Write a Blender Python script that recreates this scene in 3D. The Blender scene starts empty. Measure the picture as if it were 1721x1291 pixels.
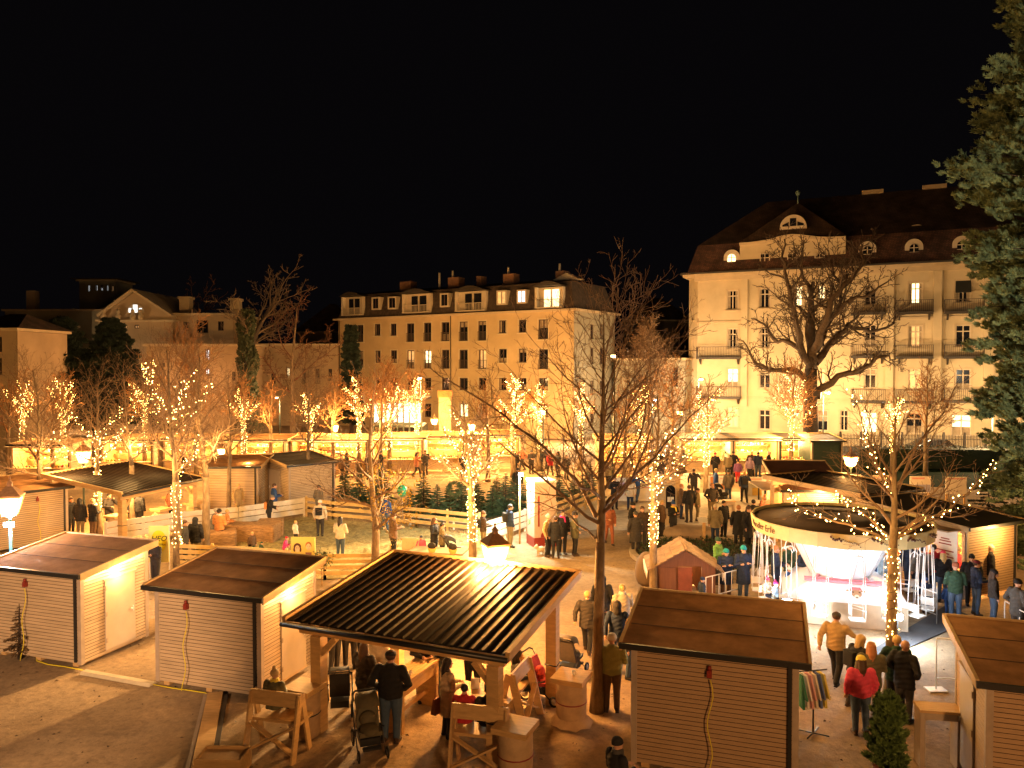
import bpy, bmesh, math, random
import numpy as np
from mathutils import Vector, Matrix
S = bpy.context.scene
COL = S.collection
R = math.radians
# ---------------------------------------------------------------- camera
F, CX, CY, HZ, H = 1300.0, 860.5, 645.5, 612.0, 7.8
PITCH = math.atan((CY - HZ) / F)
cd = bpy.data.cameras.new('camera'); cam = bpy.data.objects.new('camera', cd); COL.objects.link(cam)
cam.location = (0, 0, H); cam.rotation_euler = (math.pi / 2 - PITCH, 0, 0)
cd.sensor_fit = 'HORIZONTAL'; cd.sensor_width = 36; cd.lens = 36 * F / 1721; cd.clip_end = 2000; cd.clip_start = .1
S.camera = cam
# ---------------------------------------------------------------- world (night sky), exposure
W = bpy.data.worlds.new('World'); S.world = W; W.use_nodes = True
wn = W.node_tree.nodes; wl = W.node_tree.links
bg = wn['Background']
bg.inputs[0].default_value = (.7, .58, .72, 1); bg.inputs[1].default_value = .0011
S.view_settings.view_transform = 'Standard'; S.view_settings.look = 'None'; S.view_settings.gamma = 1; S.view_settings.exposure = 1.35
S.cycles.use_denoising = True; S.cycles.denoising_prefilter = 'ACCURATE'
S.cycles.max_bounces = 4; S.cycles.diffuse_bounces = 2; S.cycles.glossy_bounces = 2; S.cycles.transmission_bounces = 2
S.cycles.sample_clamp_indirect = 6
WARM = (1, .44, .11); GOLD = (1, .53, .16); COOL = (.80, .90, 1)
GAIN = {'fairy_glow': 3.2, 'lamp_light': 1.25, 'street_glow': .72, 'stall_light': 1.3, 'carousel_flood': .07, 'canopy_light': .045, 'flood_glow': .6, 'standin_glow': 1.0, 'yard_flood': .6}
def light(name, loc, power, col=WARM, r=.12, parent=None):
    power = power * GAIN.get(name, 1.0)
    l = bpy.data.lights.new(name, 'POINT'); l.energy = power; l.color = col; l.shadow_soft_size = r
    o = bpy.data.objects.new(name, l); o.location = loc; COL.objects.link(o)
    if parent: o.parent = parent
    return o
def spot(name, loc, target, power, col, ang=100, r=.15):
    l = bpy.data.lights.new(name, 'SPOT'); l.energy = power; l.color = col; l.shadow_soft_size = r; l.spot_size = R(ang); l.spot_blend = .6
    o = bpy.data.objects.new(name, l); o.location = loc; COL.objects.link(o)
    o.rotation_euler = (Vector(target) - Vector(loc)).to_track_quat('-Z', 'Y').to_euler()
    return o
# ---------------------------------------------------------------- pixel -> place helpers
def ray(px, py):
    a = (px - CX) / F; b = -(py - CY) / F
    c, s = math.cos(PITCH), math.sin(PITCH)
    return Vector((a, c + b * s, b * c - s))
def g(px, py, z=0.0):
    d = ray(px, py); t = (z - H) / d.z
    return Vector((d.x * t, d.y * t, z))
def at(px, py, Y):
    d = ray(px, py); t = Y / d.y
    return Vector((d.x * t, Y, H + d.z * t))
# ---------------------------------------------------------------- materials
MC = {}
def mat(name, col, rough=.7, var=.12, vs=6.0, bump=0.0, bs=30.0, metal=0.0, emit=0.0, ecol=None, stretch=None, col2=None, spec=None, trans=0):
    if name in MC: return MC[name]
    m = bpy.data.materials.new(name); m.use_nodes = True; MC[name] = m
    n = m.node_tree.nodes; l = m.node_tree.links; b = n['Principled BSDF']
    b.inputs['Roughness'].default_value = rough; b.inputs['Metallic'].default_value = metal
    if spec is not None: b.inputs['Specular IOR Level'].default_value = spec
    if trans: b.inputs['Transmission Weight'].default_value = trans
    tc = n.new('ShaderNodeTexCoord'); src = tc.outputs['Object']
    if stretch:
        mp = n.new('ShaderNodeMapping'); mp.inputs['Scale'].default_value = stretch
        l.new(src, mp.inputs[0]); src = mp.outputs[0]
    if var or col2:
        nz = n.new('ShaderNodeTexNoise'); nz.inputs['Scale'].default_value = vs; nz.inputs['Detail'].default_value = 5
        nz.inputs['Roughness'].default_value = .62
        l.new(src, nz.inputs['Vector'])
        mx = n.new('ShaderNodeMix'); mx.data_type = 'RGBA'
        mr = n.new('ShaderNodeMapRange'); mr.inputs[1].default_value = .32; mr.inputs[2].default_value = .68
        l.new(nz.outputs[0], mr.inputs[0]); l.new(mr.outputs[0], mx.inputs[0])
        c1 = [c * (1 - var) for c in col]; c2 = col2 or [min(1, c * (1 + var)) for c in col]
        mx.inputs[6].default_value = (*c1, 1); mx.inputs[7].default_value = (*c2, 1)
        l.new(mx.outputs[2], b.inputs['Base Color'])
    else: b.inputs['Base Color'].default_value = (*col, 1)
    if bump:
        nb = n.new('ShaderNodeTexNoise'); nb.inputs['Scale'].default_value = bs; nb.inputs['Detail'].default_value = 4
        l.new(src, nb.inputs['Vector'])
        bp = n.new('ShaderNodeBump'); bp.inputs['Strength'].default_value = bump; bp.inputs['Distance'].default_value = .02
        l.new(nb.outputs[0], bp.inputs['Height']); l.new(bp.outputs[0], b.inputs['Normal'])
    if emit:
        b.inputs['Emission Color'].default_value = (*(ecol or col), 1); b.inputs['Emission Strength'].default_value = emit
        m.cycles.emission_sampling = 'NONE'
    return m
def brickroof(name, c1, c2, scale):
    m = mat(name, c1, .85, .35, 1.2); n = m.node_tree.nodes; l = m.node_tree.links; b = n['Principled BSDF']
    br = n.new('ShaderNodeTexBrick'); br.inputs['Scale'].default_value = scale; br.inputs['Color1'].default_value = (*c1, 1); br.inputs['Color2'].default_value = (*c2, 1)
    br.inputs['Mortar'].default_value = (c1[0] * .3, c1[1] * .3, c1[2] * .3, 1); br.inputs['Mortar Size'].default_value = .03
    br.inputs['Brick Width'].default_value = .5; br.inputs['Row Height'].default_value = .35
    tc = n.new('ShaderNodeTexCoord'); sp = n.new('ShaderNodeSeparateXYZ'); cb = n.new('ShaderNodeCombineXYZ'); ad = n.new('ShaderNodeMath'); ad.operation = 'ADD'
    l.new(tc.outputs['Object'], sp.inputs[0]); l.new(sp.outputs[0], ad.inputs[0]); l.new(sp.outputs[1], ad.inputs[1]); l.new(ad.outputs[0], cb.inputs[0]); l.new(sp.outputs[2], cb.inputs[1]); l.new(cb.outputs[0], br.inputs[0])
    mx = n.new('ShaderNodeMix'); mx.data_type = 'RGBA'; mx.blend_type = 'MULTIPLY'; mx.inputs[0].default_value = 1
    nz = n.new('ShaderNodeTexNoise'); nz.inputs['Scale'].default_value = .9; nz.inputs['Detail'].default_value = 6; l.new(tc.outputs['Object'], nz.inputs[0])
    mr = n.new('ShaderNodeMapRange'); mr.inputs[1].default_value = .35; mr.inputs[2].default_value = .65; mr.inputs[3].default_value = .5; mr.inputs[4].default_value = 1.5
    l.new(nz.outputs[0], mr.inputs[0]); l.new(br.outputs[0], mx.inputs[6]); l.new(mr.outputs[0], mx.inputs[7]); l.new(mx.outputs[2], b.inputs['Base Color'])
    return m
M_board = mat('painted_board', (.54, .40, .25), .6, .18, 3, .3, 60, stretch=(.35, .35, 4))
M_trimb = mat('board_trim', (.42, .33, .25), .6, .12, 4)
M_pine = mat('pine_wood', (.58, .36, .15), .55, .16, 5, .2, 40, stretch=(.6, .6, 3), col2=(.66, .42, .18))
M_pineH = mat('pine_plank', (.58, .35, .13), .55, .16, 5, .2, 40, stretch=(.5, 4, 4), col2=(.68, .44, .19))
M_felt = mat('roof_felt', (.36, .19, .085), .95, .28, 2.0, .5, 160, spec=.1)
M_black = mat('black_metal', (.02, .02, .02), .4, .1, 8)
M_dgreen = mat('lamp_post_green', (.03, .05, .045), .45, .1, 8)
M_white = mat('white_paint', (.78, .76, .72), .55, .06, 5)
M_whitem = mat('white_metal', (.75, .75, .75), .35, .04, 5)
M_cream = mat('cream_panel', (.70, .62, .48), .6, .06, 5)
M_copper = mat('lantern_roof', (.34, .19, .10), .6, .2, 12)
M_curtain = mat('curtain', (.30, .24, .16), .8, .2, 3)
M_lampglass = mat('lamp_glass', (1, .7, .35), .3, 0, emit=5, ecol=(1, .66, .28))
M_bulb = mat('bulb_glow', (1, .75, .4), .3, 0, emit=15, ecol=(1, .52, .13))
M_tube = mat('tube_glow', (1, .8, .5), .3, 0, emit=20, ecol=(1, .72, .36))
M_led = mat('led_glow', (1, 1, 1), .3, 0, emit=80, ecol=(.85, .93, 1))
M_wire = mat('dark_wire', (.02, .018, .012), .6, 0)
M_twigf = mat('far_twigs', (.27, .125, .045), .85, .3, 1)
M_bark = mat('bark', (.18, .12, .07), .9, .35, 7, .9, 22, stretch=(1, 1, .35), col2=(.33, .24, .14))
M_twig = mat('twig_bark', (.20, .125, .07), .75, .25, 3)
M_dbark = mat('dark_bark', (.045, .032, .024), .9, .3, 4, .8, 12)
M_needle = mat('fir_needles', (.055, .10, .05), .75, .4, 1.3, col2=(.13, .17, .07))
M_needle2 = mat('dark_needles', (.015, .028, .018), .8, .4, 1.3)
M_leafy = mat('yellow_leaf', (.45, .30, .03), .6, .3, 9)
M_ivy = mat('ivy_leaf', (.03, .04, .015), .7, .4, 3)
M_metalroof = mat('corrugated_metal', (.018, .012, .009), .5, .2, 3, metal=0, spec=.10)
M_glassdark = mat('dark_glass', (.012, .013, .018), .08, 0, spec=.8)
M_skin = mat('skin', (.58, .33, .22), .55, .06, 10)
M_black_r = mat('rubber', (.015, .015, .015), .8, 0)
M_yellow = mat('yellow_plastic', (.80, .66, .04), .5, .06, 6)
M_red = mat('red_plastic', (.26, .03, .02), .4, .1, 6)
# ---------------------------------------------------------------- mesh builder
class MB:
    def __init__(s, M=None): s.v = []; s.f = []; s.M = M; s.sm = []
    def add(s, vs, fs, smooth=False):
        n = len(s.v)
        if s.M is not None: vs = [tuple(s.M @ Vector(v)) for v in vs]
        s.v.extend(vs); s.f.extend([tuple(i + n for i in f) for f in fs]); s.sm.extend([smooth] * len(fs)); return s
    def box(s, x0, x1, y0, y1, z0, z1):
        return s.add([(x0, y0, z0), (x1, y0, z0), (x1, y1, z0), (x0, y1, z0), (x0, y0, z1), (x1, y0, z1), (x1, y1, z1), (x0, y1, z1)],
              [(0, 3, 2, 1), (4, 5, 6, 7), (0, 1, 5, 4), (1, 2, 6, 5), (2, 3, 7, 6), (3, 0, 4, 7)])
    def hexa(s, p): return s.add([tuple(q) for q in p], [(0, 3, 2, 1), (4, 5, 6, 7), (0, 1, 5, 4), (1, 2, 6, 5), (2, 3, 7, 6), (3, 0, 4, 7)])
    def bar(s, a, b, w, h, up=(0, 0, 1)):
        a = Vector(a); b = Vector(b); d = (b - a).normalized(); u = Vector(up)
        if abs(d.dot(u)) > .98: u = Vector((0, 1, 0))
        x = d.cross(u).normalized() * (w / 2); y = x.cross(d).normalized() * (h / 2)
        return s.hexa([a - x - y, a + x - y, b + x - y, b - x - y, a - x + y, a + x + y, b + x + y, b - x + y])
    def tube(s, pts, rad, n=6, cap=True, sm=True):
        pts = [Vector(p) for p in pts]; k = len(pts)
        if not hasattr(rad, '__len__'): rad = [rad] * k
        vs = []; prev = None
        for i in range(k):
            d = (pts[min(i + 1, k - 1)] - pts[max(i - 1, 0)])
            d = d.normalized() if d.length > 1e-9 else Vector((0, 0, 1))
            if prev is None:
                a = d.cross(Vector((0, 0, 1)) if abs(d.z) < .9 else Vector((1, 0, 0))).normalized()
            else:
                a = (prev - d * prev.dot(d)); a = a.normalized() if a.length > 1e-6 else prev
            prev = a; b = d.cross(a)
            for j in range(n):
                t = 2 * math.pi * j / n; q = pts[i] + (a * math.cos(t) + b * math.sin(t)) * rad[i]; vs.append((q.x, q.y, q.z))
        fs = [(i * n + j, i * n + (j + 1) % n, (i + 1) * n + (j + 1) % n, (i + 1) * n + j) for i in range(k - 1) for j in range(n)]
        if cap: fs += [tuple(range(n - 1, -1, -1)), tuple((k - 1) * n + j for j in range(n))]
        return s.add(vs, fs, sm)
    def cyl(s, x, y, z0, z1, r, r1=None, n=12, sm=True): return s.tube([(x, y, z0), (x, y, z1)], [r, r if r1 is None else r1], n, True, sm)
    def lathe(s, c, prof, n=16, sm=True, cap=True, a0=0):
        vs = []; k = len(prof)
        for r, z in prof:
            for j in range(n):
                t = a0 + 2 * math.pi * j / n; vs.append((c[0] + r * math.cos(t), c[1] + r * math.sin(t), c[2] + z))
        fs = [(i * n + j, i * n + (j + 1) % n, (i + 1) * n + (j + 1) % n, (i + 1) * n + j) for i in range(k - 1) for j in range(n)]
        if cap: fs += [tuple(range(n - 1, -1, -1)), tuple((k - 1) * n + j for j in range(n))]
        return s.add(vs, fs, sm)
    def ell(s, c, r, n=12, m=8, sm=True):
        if not hasattr(r, '__len__'): r = (r, r, r)
        vs = [(c[0], c[1], c[2] - r[2])]
        for i in range(1, m):
            p = math.pi * i / m - math.pi / 2
            for j in range(n):
                t = 2 * math.pi * j / n; vs.append((c[0] + r[0] * math.cos(p) * math.cos(t), c[1] + r[1] * math.cos(p) * math.sin(t), c[2] + r[2] * math.sin(p)))
        vs.append((c[0], c[1], c[2] + r[2])); e = len(vs) - 1
        fs = [(0, 1 + (j + 1) % n, 1 + j) for j in range(n)]
        fs += [(1 + i * n + j, 1 + i * n + (j + 1) % n, 1 + (i + 1) * n + (j + 1) % n, 1 + (i + 1) * n + j) for i in range(m - 2) for j in range(n)]
        fs += [(1 + (m - 2) * n + j, 1 + (m - 2) * n + (j + 1) % n, e) for j in range(n)]
        return s.add(vs, fs, sm)
    def prism(s, poly, axis, a, b):
        # poly: 2d points; axis 'y' -> (x,z) swept in y ; 'x' -> (y,z) swept in x ; 'z' -> (x,y) swept in z
        def P(p, t): return {'y': (p[0], t, p[1]), 'x': (t, p[0], p[1]), 'z': (p[0], p[1], t)}[axis]
        n = len(poly); vs = [P(p, a) for p in poly] + [P(p, b) for p in poly]
        fs = [tuple(range(n)), tuple(range(2 * n - 1, n - 1, -1))] + [(i, i + n, (i + 1) % n + n, (i + 1) % n) for i in range(n)]
        return s.add(vs, fs)
    def build(s, name, m, parent=None, loc=None):
        me = bpy.data.meshes.new(name); me.from_pydata(s.v, [], s.f)
        if any(s.sm): me.polygons.foreach_set('use_smooth', s.sm)
        me.materials.append(m); me.update()
        o = bpy.data.objects.new(name, me); COL.objects.link(o)
        if parent is not None: o.parent = parent
        if loc is not None: o.location = loc
        return o
def tag(o, label=None, cat=None, group=None, kind=None):
    if label: o['label'] = label
    if cat: o['category'] = cat
    if group: o['group'] = group
    if kind: o['kind'] = kind
    return o
def thing(name, label, cat, loc=(0, 0, 0), rz=0, group=None):
    o = bpy.data.objects.new(name, None); COL.objects.link(o); o.empty_display_size = .2
    o.location = loc; o.rotation_euler = (0, 0, rz); return tag(o, label, cat, group)
def kids(o): return [c for c in bpy.data.objects if c.parent == o]
def copy_tree(o, parent=None):
    c = o.copy(); COL.objects.link(c)
    if parent is not None: c.parent = parent
    for k in list(o.children): copy_tree(k, c)
    return c
def text(name, s, size, m, parent, loc, rot=(math.pi / 2, 0, 0), ext=.004, shear=0):
    c = bpy.data.curves.new(name, 'FONT'); c.body = s; c.size = size; c.extrude = ext; c.align_x = 'CENTER'; c.align_y = 'CENTER'; c.shear = shear; c.resolution_u = 2
    o = bpy.data.objects.new(name + '_t', c); COL.objects.link(o)
    me = bpy.data.meshes.new_from_object(o.evaluated_get(bpy.context.evaluated_depsgraph_get()))
    bpy.data.objects.remove(o); me.materials.clear(); me.materials.append(m)
    o = bpy.data.objects.new(name, me); COL.objects.link(o); o.parent = parent; o.location = loc; o.rotation_euler = rot
    return o
# ================================================================ THE GROUND
def ground_material():
    m = mat('trodden_sand', (.33, .22, .12), .95, .26, .35, .8, 3.5, col2=(.47, .335, .195))
    n = m.node_tree.nodes; l = m.node_tree.links; b = n['Principled BSDF']
    # finer grain multiplied on top, and grit bump
    tc = [x for x in n if x.type == 'TEX_COORD'][0]
    nz = n.new('ShaderNodeTexNoise'); nz.inputs['Scale'].default_value = 5; nz.inputs['Detail'].default_value = 12; nz.inputs['Roughness'].default_value = .8
    l.new(tc.outputs['Object'], nz.inputs[0])
    mr = n.new('ShaderNodeMapRange'); mr.inputs[1].default_value = .3; mr.inputs[2].default_value = .7; mr.inputs[3].default_value = .55; mr.inputs[4].default_value = 1.35
    l.new(nz.outputs[0], mr.inputs[0])
    mx = n.new('ShaderNodeMix'); mx.data_type = 'RGBA'; mx.blend_type = 'MULTIPLY'; mx.inputs[0].default_value = 1
    src = b.inputs['Base Color'].links[0].from_socket
    l.new(src, mx.inputs[6]); l.new(mr.outputs[0], mx.inputs[7]); l.new(mx.outputs[2], b.inputs['Base Color'])
    bp = [x for x in n if x.type == 'BUMP'][0]; bp.inputs['Distance'].default_value = .05
    l.new(nz.outputs[0], bp.inputs['Height'])
    return m
gm = ground_material()
mb = MB()
# one sheet to the horizon: finer cells in the near square, gently uneven
xs = [-900, -300, -90] + [-45 + i * 1.2 for i in range(76)] + [90, 300, 900]; ys = [-60, 0] + [4 + i * 1.2 for i in range(60)] + [110, 300, 1200]
rg = random.Random(3)
vs = []
for y in ys:
    for x in xs:
        d = 1 if (-44 < x < 44 and 5 < y < 73) else 0
        vs.append((x, y, -.02 * d * rg.random()))
nx = len(xs)
mb.add(vs, [(j * nx + i, j * nx + i + 1, (j + 1) * nx + i + 1, (j + 1) * nx + i) for j in range(len(ys) - 1) for i in range(nx - 1)], True)
tag(mb.build('ground', gm), kind='structure')
# tarmac street beyond the park and by the far fence
M_asph = mat('asphalt', (.05, .048, .045), .85, .2, 2, .4, 60)
mb = MB(); a, b_, c, d = g(1060, 772), g(1800, 775), g(1800, 752), g(1060, 749)
mb.add([tuple(p + Vector((0, 0, .012))) for p in (a, b_, c, d)], [(0, 1, 2, 3)]); tag(mb.build('road', M_asph), kind='structure')
# pale gravel path crossing the middle
M_path = mat('pale_gravel', (.52, .46, .38), .95, .2, 3, .6, 50)
mb = MB(); P = [g(938, 890, .008), g(1120, 892, .008), g(1290, 905, .008), g(1330, 860, .008), g(1260, 826, .008), g(1060, 832, .008), g(985, 842, .008)]
mb.add([tuple(p) for p in P], [tuple(range(len(P)))]); tag(mb.build('path', M_path), kind='structure')
# lawn behind the info boards
M_grass = mat('grass_blades', (.006, .018, .005), .95, .4, 3, .6, 30, spec=.05)
mb = MB(); P = [g(1440, 812, .01), g(1800, 830, .01), g(1800, 778, .01), g(1440, 775, .01)]
mb.add([tuple(p) for p in P], [tuple(range(len(P)))]); tag(mb.build('lawn', M_grass), kind='structure')
# straw yard
M_straw = mat('straw', (.42, .34, .14), .9, .45, 5, .9, 18, col2=(.62, .54, .26))
YARD = [(298, 958), (400, 890), (511, 869), (640, 880), (850, 906), (868, 935), (760, 958), (650, 968), (546, 974)]
mb = MB(); rg = random.Random(5); PB = [g(*p) for p in YARD]; cen = sum(PB, Vector()) / len(PB)
rings = [1, .8, .6, .4, .2]; vs = []
NP = 36
def polypt(poly, t):
    t = (t % 1) * len(poly); i = int(t); f = t - i; return poly[i].lerp(poly[(i + 1) % len(poly)], f)
for k, s_ in enumerate(rings):
    for i in range(NP):
        q = cen.lerp(polypt(PB, i / NP), s_); vs.append((q.x, q.y, .012 if k == 0 else .03 + .14 * rg.random() ** 2))
vs.append((cen.x, cen.y, .08))
fs = [(k * NP + i, k * NP + (i + 1) % NP, (k + 1) * NP + (i + 1) % NP, (k + 1) * NP + i) for k in range(len(rings) - 1) for i in range(NP)] + [(4 * NP + i, 4 * NP + (i + 1) % NP, 5 * NP) for i in range(NP)]
mb.add(vs, fs, True); tag(mb.build('straw_yard', M_straw), kind='structure')
mb = MB(); rg = random.Random(6)
def inside(x, y, poly):
    c = False; n = len(poly)
    for i in range(n):
        a, b = poly[i], poly[(i + 1) % n]
        if (a.y > y) != (b.y > y) and x < (b.x - a.x) * (y - a.y) / (b.y - a.y) + a.x: c = not c
    return c
x0, x1 = min(p.x for p in PB), max(p.x for p in PB); y0, y1 = min(p.y for p in PB), max(p.y for p in PB)
k = 0
while k < 9000:
    x, y = rg.uniform(x0, x1), rg.uniform(y0, y1)
    if not inside(x, y, PB): continue
    k += 1; a = rg.uniform(0, 6.28); l_ = rg.uniform(.06, .22); z = rg.uniform(.05, .2); w = .008
    dx, dy = math.cos(a) * l_, math.sin(a) * l_; ex, ey = -math.sin(a) * w, math.cos(a) * w; dz = rg.uniform(-.05, .08)
    mb.add([(x + ex, y + ey, z), (x - ex, y - ey, z), (x + dx - ex, y + dy - ey, z + dz), (x + dx + ex, y + dy + ey, z + dz)], [(0, 1, 2, 3)])
tag(mb.build('straw', mat('loose_straw', (.55, .46, .20), .8, .35, 4)), kind='stuff')
# scattered dead leaves and grit on the sand
mb = MB(); rg = random.Random(8)
for i in range(1500):
    x, y = rg.uniform(-16, 14), 12 + 26 * rg.random() ** 1.6
    a = rg.uniform(0, 6.28); s_ = rg.uniform(.02, .055)
    c_, n_ = math.cos(a) * s_, math.sin(a) * s_
    mb.add([(x + c_, y + n_, .012), (x - n_ * .5, y + c_ * .5, .03 * rg.random() + .01), (x - c_, y - n_, .012), (x + n_ * .5, y - c_ * .5, .01)], [(0, 1, 2, 3)])
tag(mb.build('fallen_leaves', mat('dead_leaf', (.10, .06, .03), .8, .4, 9)), kind='stuff')
# round planted bed with a low stone kerb
bc = g(1185, 935); mb = MB(); pr = []
mb.lathe((bc.x, bc.y, 0), [(3.05, 0), (3.05, .18), (2.8, .18), (2.8, 0)], 40, False, False)
tag(mb.build('bed_kerb', mat('kerb_stone', (.33, .27, .20), .9, .25, 3, .4, 20)), 'low curved stone kerb around the planted bed', 'kerb')
mb = MB(); mb.lathe((bc.x, bc.y, 0), [(2.8, .1), (0.01, .14)], 40, True, False)
tag(mb.build('flower_bed', mat('bed_soil', (.10, .07, .045), .95, .3, 3, .6, 20)), kind='structure')
mb = MB(); rg = random.Random(9)
for i in range(2600):
    a = rg.uniform(0, 6.28); r = 2.7 * math.sqrt(rg.random())
    x, y = bc.x + r * math.cos(a), bc.y + r * math.sin(a)
    if x > bc.x - .6 and y < bc.y + 1: pass
    elif rg.random() < .6: continue
    z = .12 + .22 * rg.random(); b2 = rg.uniform(0, 6.28); s_ = .07
    mb.add([(x, y, z - .05), (x + s_ * math.cos(b2), y + s_ * math.sin(b2), z), (x, y, z + .06), (x - s_ * math.sin(b2), y + s_ * math.cos(b2), z)], [(0, 1, 2, 3)])
tag(mb.build('ground_cover', mat('dark_leaf', (.03, .05, .02), .7, .4, 4)), kind='stuff')

# ================================================================ FACADES
M_stuccoR = mat('stucco_cream', (.50, .41, .26), .9, .10, .5, .15, 25)
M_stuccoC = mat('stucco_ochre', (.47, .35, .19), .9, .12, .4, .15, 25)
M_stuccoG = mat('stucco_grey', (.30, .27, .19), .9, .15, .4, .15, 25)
M_stuccoL = mat('stucco_left', (.38, .28, .17), .9, .14, .4, .15, 25)
M_cornice = mat('cornice_stone', (.48, .38, .24), .85, .1, 1)
M_dark = mat('dark_gutter', (.035, .028, .022), .6, .2, 2)
M_roofdark = brickroof('dark_tiles', (.045, .028, .02), (.07, .04, .028), 2.2)
M_roofred = brickroof('red_tiles', (.06, .032, .022), (.11, .05, .034), 2.2)
M_frameW = mat('window_frame_pale', (.50, .42, .30), .6, .05, 3)
M_frameD = mat('window_frame_dark', (.06, .035, .025), .6, .1, 3)
M_litwin = mat('lit_window', (1, .78, .42), .5, .4, 1.2, emit=1.3, ecol=(1, .72, .34))
M_litcool = mat('lit_window_pale', (.9, .95, 1), .5, .3, 1.2, emit=.8, ecol=(.8, .85, .85))
M_dimwin = mat('dim_window', (1, .6, .3), .5, .4, 1.5, emit=.22, ecol=(1, .55, .22))
M_rail = mat('balcony_iron', (.07, .05, .035), .6, .1, 3)
M_blind = mat('window_blind', (.02, .022, .02), .8, .1, 3)

class Face:
    """A vertical facade plane: root thing plus local frame x along the wall, y into the building."""
    def __init__(s, root, P, ang): s.root = root; s.P = Vector((P[0], P[1], 0)); s.a = ang; s.d = Vector((math.cos(ang), math.sin(ang), 0)); s.n = Vector((-math.sin(ang), math.cos(ang), 0)); s.M = root.matrix_basis.inverted() @ Matrix.Translation(s.P) @ Matrix.Rotation(ang, 4, 'Z')
    def uz(s, px, py):
        r = ray(px, py); o = Vector((0, 0, H))
        t = (s.P - o).dot(s.n) / r.dot(s.n); q = o + r * t
        return (q - s.P).dot(s.d), q.z
def wall_grid(F_, u0, u1, z0, z1, wins, m, name='wall', rev=.22):
    us = sorted({u0, u1} | {w[0] for w in wins} | {w[1] for w in wins}); zs = sorted({z0, z1} | {w[2] for w in wins} | {w[3] for w in wins})
    us = [u for u in us if u0 - 1e-6 <= u <= u1 + 1e-6]; zs = [z for z in zs if z0 - 1e-6 <= z <= z1 + 1e-6]
    mb = MB(F_.M)
    for i in range(len(us) - 1):
        for j in range(len(zs) - 1):
            uc, zc = (us[i] + us[i + 1]) / 2, (zs[j] + zs[j + 1]) / 2
            if any(w[0] < uc < w[1] and w[2] < zc < w[3] for w in wins): continue
            mb.add([(us[i], 0, zs[j]), (us[i + 1], 0, zs[j]), (us[i + 1], 0, zs[j + 1]), (us[i], 0, zs[j + 1])], [(0, 1, 2, 3)])
    for w in wins:
        a, b, c, d = w[:4]
        mb.add([(a, 0, c), (b, 0, c), (b, 0, d), (a, 0, d), (a, rev, c), (b, rev, c), (b, rev, d), (a, rev, d)], [(0, 4, 5, 1), (1, 5, 6, 2), (2, 6, 7, 3), (3, 7, 4, 0)])
    return mb.build(name, m, F_.root)
def window(F_, w, style='two', pane=None, frame=None, rev=.2, surround=True, sm=None):
    a, b, c, d = w[:4]; pane = pane or M_glassdark; frame = frame or M_frameW
    f = .07 + .02 * (b - a); mb = MB(F_.M); y0, y1 = rev - .1, rev - .02; mid = (a + b) / 2
    mb.box(a, a + f, y0, y1, c, d).box(b - f, b, y0, y1, c, d).box(a + f, b - f, y0, y1, c, c + f).box(a + f, b - f, y0, y1, d - f, d)
    if style in ('two', 'T'): mb.box(mid - f * .5, mid + f * .5, y0 - .01, y1, c + f, d - f)
    if style == 'T': zt = c + (d - c) * .68; mb.box(a + f, mid - f * .5, y0 - .005, y1, zt, zt + f).box(mid + f * .5, b - f, y0 - .005, y1, zt, zt + f)
    if style == 'grid':
        mb.box(mid - .04, mid + .04, y0 - .01, y1, c + f, d - f)
        for t in (.33, .66): zt = c + (d - c) * t; mb.box(a + f, mid - .04, y0 - .005, y1, zt - .03, zt + .03).box(mid + .04, b - f, y0 - .005, y1, zt - .03, zt + .03)
    o = mb.build('window', frame, F_.root)
    if surround:
        s_ = MB(F_.M); e = .13; q = sm or M_cornice
        s_.box(a - e, a, -.03, 0, c - .02, d + e).box(b, b + e, -.03, 0, c - .02, d + e).box(a, b, -.03, 0, d, d + e).box(a - e - .06, b + e + .06, -.12, 0, c - .14, c - .02)
        s_.build('window_surround', q, o)
    MB(F_.M).box(a, b, rev, rev + .03, c, d).build('pane', pane, o)
    rgw = random.Random(int(a * 131 + c * 17))
    if rgw.random() < .62:
        q = MB(F_.M); k = rgw.random(); w_ = (b - a) * rgw.uniform(.14, .3); dd = rev - .012
        if k < .5: q.box(a, a + w_, dd, rev - .002, c, d).box(b - w_, b, dd, rev - .002, c, d)
        elif k < .8: q.box(a, b, dd, rev - .002, d - (d - c) * rgw.uniform(.2, .55), d)
        else: q.box(a, b, dd, rev - .002, c, c + (d - c) * rgw.uniform(.3, .5))
        q.build('curtain', M_curtain, o)
    return o
def balcony(F_, u0, u1, z, h=1.0, dep=.9, slabm=None, parent=None):
    mb = MB(F_.M); mb.box(u0, u1, -dep, 0, z - .22, z)
    for u in (u0 + .3, u1 - .3): mb.prism([(-dep * .7, z - .22), (0, z - .22), (0, z - .75)], 'x', u - .08, u + .08)
    o = mb.build('balcony', slabm or M_dark, F_.root)
    r = MB(F_.M); n = max(4, int((u1 - u0) / .16))
    for k in range(n + 1):
        u = u0 + .03 + (u1 - u0 - .06) * k / n; r.box(u - .015, u + .015, -dep + .02, -dep + .05, z, z + h)
    for u in (u0, u1 - .04):
        for k in range(5): y = -dep + .05 + (dep - .1) * k / 5; r.box(u, u + .03, y, y + .03, z, z + h)
        r.box(u, u + .04, -dep, 0, z + h, z + h + .05)
    r.box(u0 + .04, u1 - .04, -dep, -dep + .06, z + h, z + h + .05)
    r.build('railing', M_rail, o)
    return o

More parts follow.
